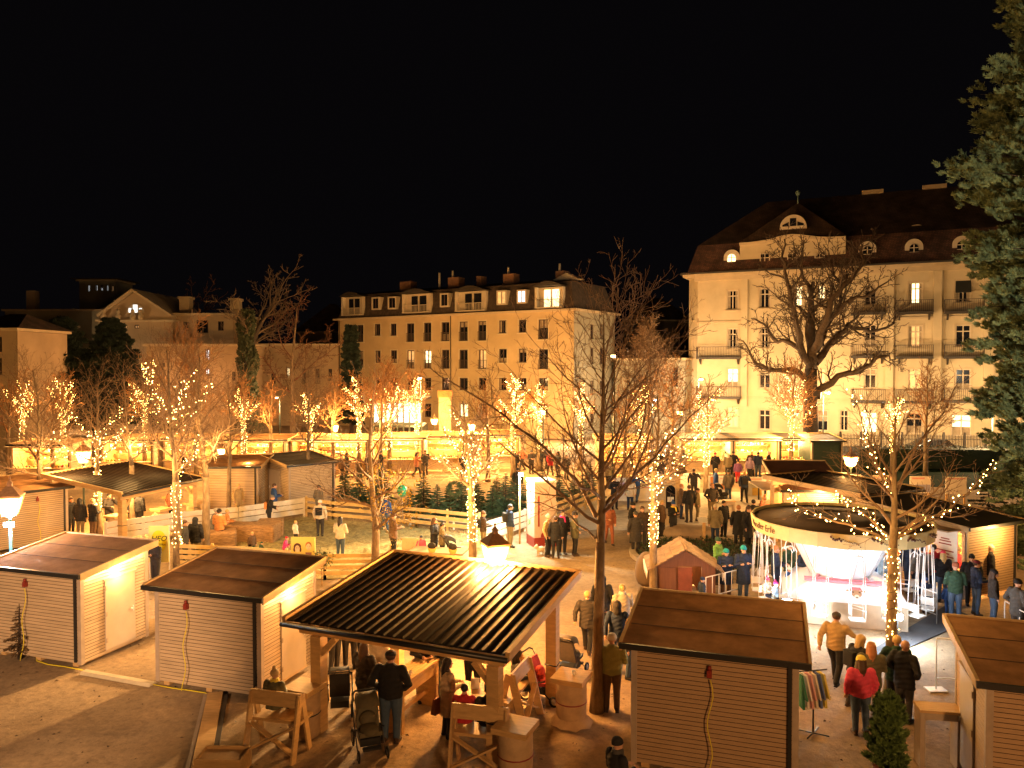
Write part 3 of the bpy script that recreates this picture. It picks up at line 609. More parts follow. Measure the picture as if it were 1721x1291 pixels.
def hut(label, P, ang, Wd=3.0, D=2.24, hf=2.42, hb=2.68, door=None, led=False, box=None, roofm=None, wallm=None, yellow=True, opening=None, cat='hut', group='wooden market huts', power=0, trimr=None):
    rt = thing('market_hut', label, cat, (P[0], P[1], 0), ang, group); wm = wallm or M_board; z0 = .1
    w_, d_ = Wd, D
    sides = {'front': ((0, 0), (w_, 0), hf, hf), 'right': ((w_, 0), (w_, d_), hf, hb), 'back': ((w_, d_), (0, d_), hb, hb), 'left': ((0, d_), (0, 0), hb, hf)}
    for k, (a, b, za, zb) in sides.items():
        mb = MB()
        if k == opening:
            d = Vector((b[0] - a[0], b[1] - a[1], 0)).normalized(); L = math.hypot(b[0] - a[0], b[1] - a[1])
            clad(mb, a, b, z0, .95, .95); e = .14
            pa = Vector((*a, 0)); pb = Vector((*b, 0)); n = Vector((d.y, -d.x, 0))
            mb.bar(pa + d * .07 + Vector((0, 0, .95)), pa + d * .07 + Vector((0, 0, za)), .14, .1).bar(pb - d * .07 + Vector((0, 0, .95)), pb - d * .07 + Vector((0, 0, zb)), .14, .1)
            mb.bar(pa + d * .14 + Vector((0, 0, min(za, zb) - .1)), pb - d * .14 + Vector((0, 0, min(za, zb) - .1)), .1, .2)
            mb.build('wall', wm, rt)
            MB().bar(pa + d * .1 + n * .2 + Vector((0, 0, 1.0)), pb - d * .1 + n * .2 + Vector((0, 0, 1.0)), .55, .05).build('counter', M_pine, rt)
            zt = min(za, zb) - .2; fl = MB(); q0 = pa + d * .05 + n * .03 + Vector((0, 0, zt + .12)); q1 = pb - d * .05 + n * .03 + Vector((0, 0, zt + .12)); o = n * .9 + Vector((0, 0, .02)); u_ = Vector((0, 0, .04))
            fl.hexa([q0, q1, q1 + o, q0 + o, q0 + u_, q1 + u_, q1 + o + u_, q0 + o + u_]); fl.build('hatch', wm, rt)
            MB().bar(pa + d * .3 - n * .35 + Vector((0, 0, zt)), pb - d * .3 - n * .35 + Vector((0, 0, zt)), .09, .05).build('light_tube', M_tube, rt)
            # goods: shelves and coloured wares
            rg = random.Random(int(P[0] * 100)); cols = ['ware_red', 'ware_gold', 'ware_green', 'ware_white']
            sh = MB()
            for zz in (1.4, 1.9): sh.bar(pa + d * .25 - n * 1.5 + Vector((0, 0, zz)), pb - d * .25 - n * 1.5 + Vector((0, 0, zz)), .35, .03)
            sh.build('shelf', M_pine, rt)
            for ci, c in enumerate(cols):
                gm_ = MB()
                for q in range(14):
                    u_ = rg.uniform(.3, L - .3); zz = rg.choice((1.03, 1.42, 1.92)); dep = -.15 if zz < 1.1 else 1.45
                    c_ = pa + d * u_ - n * dep; s_ = rg.uniform(.04, .1)
                    gm_.ell((c_.x, c_.y, zz + s_), (s_, s_, s_), 7, 5)
                gm_.build('wares', mat(c, {'ware_red': (.6, .08, .04), 'ware_gold': (.8, .5, .1), 'ware_green': (.1, .25, .1), 'ware_white': (.8, .75, .65)}[c], .5), rt)
            if power:
                c_ = (pa + pb) / 2 - n * .8; light('stall_light', (c_.x, c_.y, zt - .15), power, GOLD, .2, rt)
            continue
        clad(mb, a, b, z0, za, zb); wo = mb.build('wall', wm, rt)
        dx_, dy_ = (b[0] - a[0]), (b[1] - a[1]); l_ = math.hypot(dx_, dy_); ix, iy = -dy_ / l_ * .017, dx_ / l_ * .017
        MB().add([(a[0] + ix, a[1] + iy, z0), (b[0] + ix, b[1] + iy, z0), (b[0] + ix, b[1] + iy, zb), (a[0] + ix, a[1] + iy, za)], [(0, 1, 2, 3)]).build('underlay', mat('wall_underlay', (.03, .018, .01), .9), wo)  # dark sheet added behind the boards so the grooves look shaded
    if opening:
        for k, (a, b, za, zb) in sides.items():
            if k == opening: continue
            dx_, dy_ = (b[0] - a[0]), (b[1] - a[1]); l_ = math.hypot(dx_, dy_); ix, iy = -dy_ / l_ * .05, dx_ / l_ * .05; tx, ty = dx_ / l_ * .06, dy_ / l_ * .06
            MB().add([(a[0] + ix + tx, a[1] + iy + ty, z0), (b[0] + ix - tx, b[1] + iy - ty, z0), (b[0] + ix - tx, b[1] + iy - ty, zb - .03), (a[0] + ix + tx, a[1] + iy + ty, za - .03)], [(0, 1, 2, 3)]).build('lining', M_pineH, rt)
    # corner posts
    e = .05
    for x, y, hh in ((0, 0, hf), (w_, 0, hf), (w_, d_, hb), (0, d_, hb)):
        sx = 1 if x == 0 else -1; sy = 1 if y == 0 else -1
        MB().box(min(x - .022 * sx, x + .09 * sx), max(x - .022 * sx, x + .09 * sx), min(y - .022 * sy, y + .09 * sy), max(y - .022 * sy, y + .09 * sy), z0 - .02, hh - .004).build('corner_post', M_trimb, rt)
    # roof
    o = .2; t = .07; za = hf - o * (hb - hf) / D; zb = hb + o * (hb - hf) / D
    MB().hexa([(-o, -o, za + .004), (w_ + o, -o, za + .004), (w_ + o, d_ + o, zb + .004), (-o, d_ + o, zb + .004), (-o, -o, za + t), (w_ + o, -o, za + t), (w_ + o, d_ + o, zb + t), (-o, d_ + o, zb + t)]).build('roof', roofm or M_felt, rt)
    zz = lambda y: za + (zb - za) * (y + o) / (d_ + 2 * o)
    mb = MB()
    for f in (.33, .66):
        y = -o + (d_ + 2 * o) * f; mb.hexa([(-o + .06, y - .012, zz(y) + t), (w_ + o - .06, y - .012, zz(y) + t), (w_ + o - .06, y + .012, zz(y) + t), (-o + .06, y + .012, zz(y) + t)] + [(-o + .06, y - .012, zz(y) + t + .008), (w_ + o - .06, y - .012, zz(y) + t + .008), (w_ + o - .06, y + .012, zz(y) + t + .008), (-o + .06, y + .012, zz(y) + t + .008)])
    mb.build('roof_seam', mat('felt_seam', (.08, .045, .03), .9), rt)
    tm = trimr or mat('edge_board', (.55, .37, .17), .6, .15, 4)
    for x in (-o, w_ + o):
        s_ = -1 if x < 0 else 1; MB().hexa([(x - .02, -o, za - .08), (x + .02, -o, za - .08), (x + .02, d_ + o, zb - .08), (x - .02, d_ + o, zb - .08), (x - .03, -o, za + t + .035), (x + .03, -o, za + t + .035), (x + .03, d_ + o, zb + t + .035), (x - .03, d_ + o, zb + t + .035)]).build('verge_board', tm, rt)
    MB().box(-o + .03, w_ + o - .03, d_ + o - .03, d_ + o + .02, zb - .06, zb + t + .035).build('verge_board', tm, rt)
    MB().box(-o - .02, w_ + o + .02, -o - .06, -o, za - .03, za + t + .01).build('gutter', M_black, rt)
    MB().box(w_ - .17, w_ - .10, -.07, -.028, .15, hf - .02).build('downpipe', M_black, rt)
    for x in (.25, w_ / 2, w_ - .25): MB().box(x - .08, x + .08, .04, d_ - .04, 0, z0).build('support_beam', M_pine, rt)
    if door:
        x = w_ if door == 'right' else 0; s_ = 1 if door == 'right' else -1; y0, y1 = D * .33, D * .78
        zz2 = 2.05; mb = MB(); xa, xb = sorted((x + .018 * s_, x + .05 * s_)); mb.box(xa, xb, y0, y1, .2, zz2); dr = mb.build('door', mat('hut_door', (.52, .43, .33), .55, .05, 3), rt)
        xa, xb = sorted((x + .052 * s_, x + .075 * s_)); MB().box(xa, xb, y1 - .16, y1 - .06, 1.05, 1.09).box(xa, xb, y1 - .1, y1 - .07, 1.0, 1.14).build('handle', M_whitem, dr)
        mb = MB(); xa, xb = sorted((x + .052 * s_, x + .07 * s_))
        for z in (.4, 1.1, 1.8): mb.box(xa, xb, y0 + .0, y0 + .05, z, z + .12)
        mb.build('hinge', M_trimb, dr)
        xa, xb = sorted((x + .018 * s_, x + .07 * s_)); MB().box(xa, xb, y0 - .05, y1 + .05, zz2 + .01, zz2 + .06).build('door_head', M_trimb, rt)
    if led:
        x = w_; MB().bar((x + .09, .15, hf - .07), (x + .09, D - .15, hf - .07 + (hb - hf) * .86), .05, .04).build('light_tube', M_tube, rt)
        light('eave_light', (x + .22, D / 2, hf - .2), led, GOLD, .25, rt)
    if box:
        MB().box(box - .045, box + .045, -.12, -.03, hf - .46, hf - .33).cyl(box, -.08, hf - .33, hf - .25, .035, n=8).build('socket_box', M_red, rt)
        rg = random.Random(int(box * 10)); pts = [(box + .02 + .05 * math.sin(k * .9), -.10 - .01 * k, hf - .5 - (hf - .55) * k / 12) for k in range(13)]
        MB().tube(pts, .011, 6).build('cable', M_yellow if yellow else M_wire, rt)
    return rt
A18 = R(-18.3)
d18 = Vector((math.cos(A18), math.sin(A18), 0)); n18 = Vector((-d18.y, d18.x, 0))
fr1 = g(137, 1123); P1 = fr1 - d18 * 3.0
hut('closed white boarded hut at the left edge with a door on its right side', P1, A18, door='right', led=55, box=1.2)
P2 = g(264, 1150)
hut('closed boarded hut second from the left, between the doored hut and the black roofed shelter', P2, A18, door='right', led=45, box=.95)
P3 = g(1057, 1085, 2.4) ; P3 = Vector((P3.x, P3.y, 0)) + n18 * .12 + d18 * .05
hut('large brown boarded hut in the right foreground in front of the toy crib', P3, A18, door=None, box=1.45, wallm=mat('brown_board', (.44, .29, .16), .6, .1, 3, .25, 60, stretch=(1, 1, 6)))
P4 = g(1652, 1150, 2.4); P4 = Vector((P4.x, P4.y, 0)) + n18 * .12 + d18 * .1
hut('brown boarded hut cut off by the bottom right corner', P4, A18, door='left', wallm=MC['brown_board'])
P6 = g(-10, 930); hut('white boarded hut behind the lantern at the left edge', Vector((-21.8, 31.0, 0)), R(50), Wd=3.6, D=3.0, box=2.4)
P7 = g(350, 880); hut('grey boarded hut between two tree trunks left of the straw yard', Vector((-15.9, 40.2, 0)), R(4), Wd=2.6, D=2.4)
# door-side hut seen corner-on
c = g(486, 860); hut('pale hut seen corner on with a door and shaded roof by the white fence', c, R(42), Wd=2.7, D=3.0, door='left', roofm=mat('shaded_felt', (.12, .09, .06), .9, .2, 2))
light('door_light', tuple(c + Vector((-2.2, .2, 2.6))), 60, GOLD)
# stall by the carousel, open towards it
C = Vector((14.9, 25.2, 0)); uR_ = math.atan2(.45, .89)
hut('long snack stall with open counter beside the swing carousel', C, uR_, Wd=2.7, D=3.9, opening='left', power=260, wallm=mat('warm_board', (.45, .30, .17), .6, .1, 3, .25, 60, stretch=(1, 1, 6)), roofm=mat('dark_felt', (.05, .035, .025), .9, .2, 2), door=None, led=0)
# door on the short side facing the camera
light('eave_light', tuple(C + Vector((1.6, .1, 2.2))), 90, GOLD, .2)  # assumed eave lamp, added to brighten the stall's side wall
m4 = Matrix.Translation(C) @ Matrix.Rotation(uR_, 4, 'Z')
# back rows
def stall(px, py, w, label, power=170, op='front', ang=0, **k): 
    c = g(px, py); return hut(label, c - Vector((w / 2, 0, 0)), ang, Wd=w, D=2.4, hf=2.5, hb=2.6, opening=op, cat='stall', group='lit stalls along the back of the market', power=power, **k)
stall(70, 812, 3.9, 'brightly lit stall behind the corrugated shelter, nearest the left lantern', 330)
stall(215, 800, 3.6, 'lit stall behind the trunk of the leftmost glowing tree', 260)
stall(318, 797, 3.6, 'lit stall half hidden by the brightest left tree', 260)
stall(432, 800, 4.0, 'lit stall with a long white front board behind the grey hut', 300)
stall(508, 797, 1.6, 'narrow stall with plain side next to the long white fronted stall', 60)
stall(572, 800, 3.9, 'glaring stall in front of the small street lamp left of centre', 380)
stall(668, 795, 3.8, 'golden stall behind the tree with yellow leaves', 360)
stall(745, 792, 3.2, 'golden stall beneath the tall gate pillar', 320)
stall(838, 788, 3.2, 'golden stall right of the tall gate pillar behind the sparkling tree', 300)
stall(1050, 800, 3.6, 'stall glowing behind the lit branches right of the tall bare tree', 300)
stall(1190, 797, 3.8, 'stall with striped boards behind the red hatted customer', 260, roofm=M_cream)
stall(1268, 797, 3.4, 'pale stall with wide hatch where people queue', 330, roofm=M_cream, wallm=M_cream)
stall(1340, 795, 2.6, 'small dark green stall with a bright glass front beneath the lit tree', 230, wallm=mat('green_board', (.03, .06, .05), .6), roofm=M_dark)
hut('dark green closed kiosk right of the lit stalls', g(1388, 800) - Vector((1, 0, 0)), R(5), Wd=2.2, D=2, wallm=mat('green_board', (.03, .06, .05), .6), roofm=M_dark)
# hut behind the carousel with raised brown roof
c = g(1318, 815, 2.5); hut('hut with a reddish pitched roof and people at its side counter, behind the carousel', Vector((c.x, c.y, 0)), R(-3), Wd=2.5, D=2.6, hf=2.3, hb=3.1, opening='left', power=120, roofm=mat('rust_roof', (.14, .06, .035), .7, .2, 2))

# ================================================================ OPEN SHELTERS
def shelter(label, P, ang, Wd, D, zf, zb, ribs, posts, ropes=True, braces=True, cloth=True):
    rt = thing('market_shelter', label, 'shelter', (P[0], P[1], 0), ang, 'corrugated roofed standing shelters'); sl = (zb - zf) / D
    z = lambda y: zf + sl * y
    mb = MB(); n = ribs; w = Wd / n; vs = []; fs = []
    prof = []
    for k in range(n): x = k * w; prof += [(x, 0), (x + w * .48, 0), (x + w * .60, .03), (x + w * .88, .03)]
    prof.append((Wd, 0))
    for x, h in prof: vs += [(x, 0, z(0) + h), (x, D, z(D) + h)]
    for k in range(len(prof) - 1): fs.append((2 * k, 2 * k + 2, 2 * k + 3, 2 * k + 1))
    nn = len(vs)
    vs += [(0, 0, z(0) - .012), (0, D, z(D) - .012), (Wd, 0, z(0) - .012), (Wd, D, z(D) - .012)]; fs.append((nn, nn + 1, nn + 3, nn + 2))
    mb.add(vs, fs).build('roof_sheet', M_metalroof, rt)
    for x in (-.03, Wd + .03): MB().hexa([(x - .025, -.04, z(0) - .12), (x + .025, -.04, z(0) - .12), (x + .025, D + .04, z(D) - .12), (x - .025, D + .04, z(D) - .12), (x - .05, -.04, z(0) + .075), (x + .05, -.04, z(0) + .075), (x + .05, D + .04, z(D) + .075), (x - .05, D + .04, z(D) + .075)]).build('verge_board', M_pine, rt)
    MB().box(0, Wd, D + .01, D + .06, z(D) - .14, z(D) + .08).build('fascia', M_pine, rt)
    MB().box(0, Wd, -.05, -.01, z(0) - .13, z(0) - .015).build('fascia', M_pine, rt)
    MB().tube([(-.05, -.1, z(0) - .06), (Wd + .05, -.1, z(0) - .06)], .055, 8).build('gutter', M_black, rt)
    for x in [.6, Wd / 3, Wd * .66, Wd - .6]: MB().hexa([(x - .04, 0, z(0) - .17), (x + .04, 0, z(0) - .17), (x + .04, D, z(D) - .17), (x - .04, D, z(D) - .17), (x - .04, 0, z(0) - .02), (x + .04, 0, z(0) - .02), (x + .04, D, z(D) - .02), (x - .04, D, z(D) - .02)]).build('rafter', M_pine, rt)
    ys_ = sorted({p[1] for p in posts})
    for y in ys_: MB().box(.15, Wd - .15, y - .06, y + .06, z(y) - .36, z(y) - .175).build('beam', M_pine, rt)
    for x, y in posts:
        MB().box(x - .125, x + .125, y - .125, y + .125, 0, z(y) - .365).build('post', M_pine, rt)
        if braces:
            for s_ in (-1, 1):
                if .3 < x + s_ * .5 < Wd - .1: MB().bar((x + s_ * .10, y, z(y) - .74), (x + s_ * .44, y, z(y) - .37), .12, .12).build('brace', M_pine, rt)
        if ropes: MB().tube([(x - .14, y - .14, .95), (x + .14, y - .14, .93), (x + .14, y + .14, .95), (x - .14, y + .14, .94), (x - .14, y - .14, .95)], .014, 5).build('strap', M_black, rt)
    return rt
ps = R(-23); pd = Vector((math.cos(ps), math.sin(ps), 0)); pn = Vector((-pd.y, pd.x, 0)); PS = Vector((-4.79, 16.25, 0))
shelter('black corrugated roof shelter on timber posts over the foreground tables', PS, ps, 5.1, 4.25, 2.38, 2.86, 23, [(.62, .3), (4.72, .3), (4.75, 3.45), (.62, 3.45)])
light('shelter_lamp', tuple(PS + pd * 2.6 + pn * 3.4 + Vector((0, 0, 2.2))), 330, WARM, .15)
lt = thing('assumed_hanging_lamp', 'assumed warm lamp under the black roof shelter above the tables', 'lamp', tuple(PS + pd * 2.6 + pn * 3.4 + Vector((0, 0, 2.3))), 0)  # lamp assumed as source of the warm light under this roof
MB().ell((0, 0, 0), .07, 10, 6).build('bulb', M_lampglass, lt); MB().cyl(0, 0, .06, .3, .015, n=6).build('flex', M_wire, lt)
A2 = g(205, 830, 2.35); b2 = g(340, 803, 2.35); an2 = math.atan2(b2.y - A2.y, b2.x - A2.x)
shelter('corrugated roof shelter with drinkers among the glowing trees on the left', (A2.x, A2.y), an2, (b2 - A2).length, 4.4, 2.35, 2.95, 22, [(.3, .3), ((b2 - A2).length - .3, .3), (.3, 4.1), ((b2 - A2).length - .3, 4.1)])
qd = Vector((math.cos(an2), math.sin(an2), 0)); qn = Vector((-qd.y, qd.x, 0))
light('shelter_lamp', tuple(Vector((A2.x, A2.y, 2.3)) + qd * 2.3 + qn * 2.2), 480, GOLD, .2)
shelter('dark roofed timber shelter behind the carousel joined to the snack stall', (13.4, 29.6), uR_, 3.6, 5.0, 2.75, 2.85, 12, [(.3, .3), (3.3, .3), (.3, 4.7), (3.3, 4.7)], ropes=False)
light('shelter_lamp', (13.6, 33, 2.3), 260, GOLD, .2)

# ================================================================ BENCHES, TABLES, BARRELS
def place(o, P, rz): o.location = (P[0], P[1], P[2] if len(P) > 2 else 0); o.rotation_euler[2] = rz; return o
def make_bench(label):
    rt = thing('park_bench', label, 'bench', group='rough timber benches round the shelter'); L = 1.15
    # backrest leans, board sides, crossed braces behind
    for x in (0, L):
        MB().bar((x, .16, 0), (x, -.10, .95), .045, .15, (0, 1, 0)).build('back_leg', M_pine, rt)
        MB().bar((x, -.42, 0), (x, -.16, .95), .045, .12, (0, 1, 0)).build('front_leg', M_pine, rt)
    MB().hexa([(-.03, -.06, .78), (L + .03, -.06, .78), (L + .03, -.02, .78), (-.03, -.02, .78), (-.03, -.12, .98), (L + .03, -.12, .98), (L + .03, -.08, .98), (-.03, -.08, .98)]).build('backrest', M_pineH, rt)
    MB().box(-.02, L + .02, -.52, -.08, .50, .545).build('seat', M_pineH, rt)
    MB().bar((.03, .1, .12), (L - .03, .02, .52), .03, .1, (0, 1, 0)).build('cross_brace', M_pineH, rt)
    MB().bar((L - .03, .135, .12), (.03, .055, .52), .03, .1, (0, 1, 0)).build('cross_brace', M_pineH, rt)
    return rt
bench0 = make_bench('timber bench with crossed braces, child in bobble hat sitting on it')
b0 = g(430, 1262); b1 = g(500, 1280)
place(bench0, (g(500, 1278).x, g(500, 1278).y), R(166)); bench0.scale = (.92, 1.15, 1.3)
def bcopy(label, P, rz):
    c = copy_tree(bench0); c['label'] = label; return place(c, P, rz)
bcopy('timber bench with crossed braces behind the seated child in red', (g(850, 1306).x, g(850, 1306).y), R(168))
bcopy('timber bench turned sideways at the right end of the shelter table', (g(895, 1195).x, g(895, 1195).y - .1), R(250))
def barrel(label, P, top=.62, h=1.0, r=.33, cloth=True):
    rt = thing('barrel_table', label, 'table', (P[0], P[1], 0), R(-23), 'cloth wrapped barrel tables tied to posts')
    prof = [(r * .96, 0.02), (r, .3), (r * 1.02, .6), (r, h - .06), (r * .9, h - .05)]
    MB().lathe((0, 0, 0), prof, 20).build('barrel', mat('barrel_cloth', (.50, .34, .19), .85, .15, 4, .5, 8), rt)
    MB().box(-top / 2, top / 2, -top / 2, top / 2, h - .049, h + .06).build('tabletop', M_pineH, rt)
    MB().lathe((0, 0, .5), [(r * 1.025, -.015), (r * 1.06, 0), (r * 1.025, .015)], 20, True, False).build('strap', M_black if top < .7 else M_red, rt)
    if cloth:
        rg = random.Random(int(P[0] * 10)); pts = [(r * 1.22 + .12 * rg.random()) for k in range(18)]
        vs = []; 
        for k in range(18): t = 2 * math.pi * k / 18; vs += [(r * .98 * math.cos(t), r * .98 * math.sin(t), .16 + .05 * rg.random()), (pts[k] * math.cos(t), pts[k] * math.sin(t), .03)]
        MB().add(vs, [(2 * k, 2 * k + 1, (2 * k + 3) % 36, (2 * k + 2) % 36) for k in range(18)], True).build('cloth_hem', MC['barrel_cloth'], rt)
    return rt
barrel('wrapped barrel table with a square pine top beside the right rear post', g(960, 1215), .72)
barrel('wrapped barrel table with a pine top at the bottom edge beside the front post', g(866, 1310), .70)
barrel('barrel table under a pine board left of the front left post', (g(512, 1235).x, g(512, 1235).y), .66, cloth=False)
for lb, p in (('barrel table among the drinkers under the left shelter', (270, 892)), ('barrel table at the right end of the left shelter', (325, 880)), ('barrel table near the front post of the left shelter', (195, 905)), ('small barrel table with cups in the middle of the left shelter', (290, 868))): barrel(lb, g(*p), .7, cloth=False)
def htable(label, P, rz, L=1.5, Wd=.6, h=1.08, group='pine standing tables', shelf=True):
    rt = thing('standing_table', label, 'table', (P[0], P[1], 0), rz, group)
    for k in range(6): MB().box(-L / 2, L / 2, -Wd / 2 + k * Wd / 6 + .003, -Wd / 2 + (k + 1) * Wd / 6 - .003, h - .045, h).build('top_board', M_pineH, rt)
    for x in (-L / 2 + .07, L / 2 - .07):
        MB().box(x - .05, x + .05, -Wd / 2 + .02, Wd / 2 - .02, 0, h - .05).build('leg', M_pine, rt)
    MB().box(-L / 2 + .12, L / 2 - .12, -Wd / 2 + .02, -Wd / 2 + .06, h - .3, h - .05).build('apron', M_pine, rt)
    if shelf: MB().box(-L / 2 + .12, L / 2 - .12, -.04, .04, .3, .4).build('stretcher', M_pine, rt)
    return rt
tb = g(690, 1210); htable('pine standing table beside the man in the black coat', (tb.x, tb.y + .1), R(66), 1.6, .55)
tb2 = g(810, 1222); htable('low pine table with bottle and cards in front of the child in red', (tb2.x, tb2.y), R(-20), 1.5, .8, .78)
# things on the tables
def small(name, label, cat, P, f, group=None, rz=0):
    rt = thing(name, label, cat, tuple(P), rz, group); f(rt); return rt
def bottle(rt): MB().lathe((0, 0, 0), [(.035, 0), (.035, .16), (.013, .21), (.013, .27)], 10).build('glass_body', mat('amber_glass', (.5, .28, .08), .2), rt); MB().cyl(0, 0, .27, .29, .015, n=8).build('cap', M_white, rt)
def cup(rt): MB().lathe((0, 0, 0), [(.03, 0), (.04, .09), (.036, .09), (.028, .01)], 10, cap=False).cyl(0, 0, 0, .005, .03, n=10).build('mug_body', M_white, rt); MB().tube([(.036, 0, .07), (.065, 0, .06), (.065, 0, .035), (.034, 0, .03)], .006, 5).build('handle', M_white, rt)
def card(rt): MB().hexa([(-.09, -.02, 0), (.09, -.02, 0), (.09, -.015, 0), (-.09, -.015, 0), (-.09, .02, .22), (.09, .02, .22), (.09, .025, .22), (-.09, .025, .22)]).build('paper', M_white, rt); MB().hexa([(-.09, .075, 0), (.09, .075, 0), (.09, .08, 0), (-.09, .08, 0), (-.09, .035, .22), (.09, .035, .22), (.09, .04, .22), (-.09, .04, .22)]).build('stand', M_white, rt)
small('bottle', 'bottle standing on the low table under the shelter', 'bottle', (tb2.x + .08, tb2.y, .78), bottle)
small('menu_card', 'white menu card on the low table left of the bottle', 'card', (tb2.x - .15, tb2.y + .12, .78), card)
small('mug', 'white mug on the near end of the standing table', 'mug', (tb.x + .02, tb.y - .2, 1.08), cup, 'white mugs on the tables')
small('mug', 'white mug beside the menu card on the low table', 'mug', (tb2.x - .35, tb2.y - .05, .78), cup, 'white mugs on the tables')
q = g(945, 1213); small('mug', 'white mug on the barrel table by the rear post', 'mug', (g(960, 1215).x + .05, g(960, 1215).y, 1.06), cup, 'white mugs on the tables')
# frame tables on the right
def frame_table(label, P, rz, Wd=.75, h=1.1):
    rt = thing('frame_table', label, 'table', (P[0], P[1], 0), rz, 'tall narrow standing tables')
    MB().box(-Wd / 2, Wd / 2, -.22, .22, h, h + .05).build('tabletop', M_pineH, rt)
    for x in (-Wd / 2 + .06, Wd / 2 - .06): MB().box(x - .045, x + .045, -.18, .18, 0, h - .002).build('leg', M_trimb, rt)
    MB().box(-Wd / 2 + .106, Wd / 2 - .106, -.19, -.14, h - .14, h - .002).build('apron', M_trimb, rt)
    return rt
tp = g(1577, 1188, 1.15); frame_table('tall narrow table standing between the potted fir and the corner hut', (tp.x, tp.y), R(-10), .78)
frame_table('tall narrow table on the pale path behind the people in beige coats', (g(1225, 880).x, g(1225, 880).y), R(0), .55)
# ramp, planks and loose bench at the lower left
mb = MB(); a, b = g(362, 1170), g(330, 1330); mb.bar(a + Vector((0, 0, .07)), b + Vector((0, 0, .07)), .34, .05); rt = mb.build('wooden_ramp', M_pineH); tag(rt, 'long plank walkway running from the second hut to the bottom edge', 'plank')
MB().bar(a + Vector((-.23, .0, .03)), b + Vector((-.25, 0, .03)), .08, .05).build('side_rail', M_trimb, rt); MB().bar(a + Vector((.25, .0, .03)), b + Vector((.22, 0, .03)), .1, .05).build('side_rail', M_dark, rt)
rt = thing('wooden_crate', 'open pine box at the bottom edge below the bench', 'box', tuple(g(375, 1296)), R(-2)); 
MB().box(-.42, .42, -.25, .25, 0, .3).build('box_body', M_pine, rt)
for x0_, x1_, y0_, y1_ in ((-.45, .45, -.28, -.25), (-.45, .45, .25, .28), (-.45, -.42, -.25, .25), (.42, .45, -.25, .25)): MB().box(x0_, x1_, y0_, y1_, .0, .36).build('side_board', M_pineH, rt)
a, b = g(140, 1128), g(258, 1152); a = g(141, 1131); mb = MB(); dd = (b - a).normalized(); nn = Vector((-dd.y, dd.x, 0))
mb.add([tuple(a + nn * o + Vector((0, 0, z))) for o, z in ((-.14, .006), (-.07, .07), (.07, .07), (.14, .006))] + [tuple(b + nn * o + Vector((0, 0, z))) for o, z in ((-.14, .006), (-.07, .07), (.07, .07), (.14, .006))], [(0, 4, 5, 1), (1, 5, 6, 2), (2, 6, 7, 3), (0, 1, 2, 3), (7, 6, 5, 4)])
tag(mb.build('cable_cover', mat('cable_ramp', (.60, .50, .35), .7, .1, 5)), 'pale cable cover lying across the gap between the two left huts', 'cable cover')
pts = [g(60, 1098), g(62, 1112), g(80, 1118), g(110, 1122), g(140, 1128)]; tag(MB().tube([p + Vector((0, 0, .02)) for p in pts], .014, 6).build('cable', M_yellow), 'yellow cable lying along the foot of the leftmost hut', 'cable')
pts = [g(258, 1152), g(290, 1158), g(320, 1162), g(345, 1166), g(360, 1176)]; tag(MB().tube([p + Vector((0, 0, .02)) for p in pts], .014, 6).build('cable', M_yellow), 'yellow cable along the foot of the second hut', 'cable')
# ================================================================ STREET LAMPS
def lamp(label, P, zc, s=1.0, power=500, rz=.35, led=0, postm=None, post=True):
    rt = thing('street_lamp', label, 'street lamp', (P[0], P[1], 0), rz, 'four sided park lanterns'); pm = postm or M_dgreen
    b, t = .13 * s, .235 * s; h = .42 * s; z0 = zc - h / 2; z1 = zc + h / 2
    if post: MB().lathe((0, 0, 0), [(.11, 0), (.11, .5), (.07, .6), (.05, 1.2), (.045, z0 - .12), (.09, z0 - .06), (.05, z0 - .03), (b * .8, z0 - .004)], 12).build('post', pm, rt)
    q = math.sqrt(2)
    MB().lathe((0, 0, 0), [(b * q * .93, z0), (t * q * .93, z1)], 4, False, True, math.pi / 4).build('glass', M_lampglass, rt)
    mb = MB()
    for sx in (-1, 1):
        for sy in (-1, 1): mb.bar((sx * b, sy * b, z0), (sx * t, sy * t, z1), .022 * s, .022 * s)
    for zz, r in ((z0, b), (z1, t)):
        for a_, c_ in (((-r, -r), (r, -r)), ((r, -r), (r, r)), ((r, r), (-r, r)), ((-r, r), (-r, -r))): mb.bar((*a_, zz), (*c_, zz), .026 * s, .026 * s)
    mb.build('frame', M_copper, rt)
    MB().lathe((0, 0, 0), [(t * 1.14 * q, z1 + .014), (t * 1.10 * q, z1 + .05 * s), (.075 * s * q, z1 + .24 * s), (.07 * s, z1 + .25 * s), (.07 * s, z1 + .31 * s), (.09 * s, z1 + .315 * s), (.02, z1 + .40 * s), (.03 * s, z1 + .43 * s), (.005, z1 + .48 * s)], 4, False, True, math.pi / 4).build('lantern_roof', M_copper, rt)
    # the lamp's own light: one bulb's light on each side of the housing
    for k in range(4):
        a = k * math.pi / 2; light('lamp_light', ((t * 1.35) * math.cos(a), (t * 1.35) * math.sin(a), zc - .03), power / 4, WARM, .12, rt)
    if led:
        MB().box(-.14, .14, -.2, -.06, led - .05, led + .1).build('floodlight', M_black, rt); MB().box(-.1, .1, -.215, -.203, led - .02, led + .07).build('floodlight_glass', M_led, rt)
        light('flood_light', (0, -.4, led), 160, COOL, .08, rt)
    return rt
p = at(832, 932, 19.0); lamp('lantern rising behind the black corrugated roof in the foreground', (p.x, p.y), p.z, 1.15, 1100)
p = at(17, 850, 22.6); lamp('large lantern at the left edge with a white floodlight on its pale blue post', (p.x, p.y), p.z, 1.25, 150, led=3.1, postm=mat('pale_blue_post', (.12, .32, .36), .5, .1, 4))
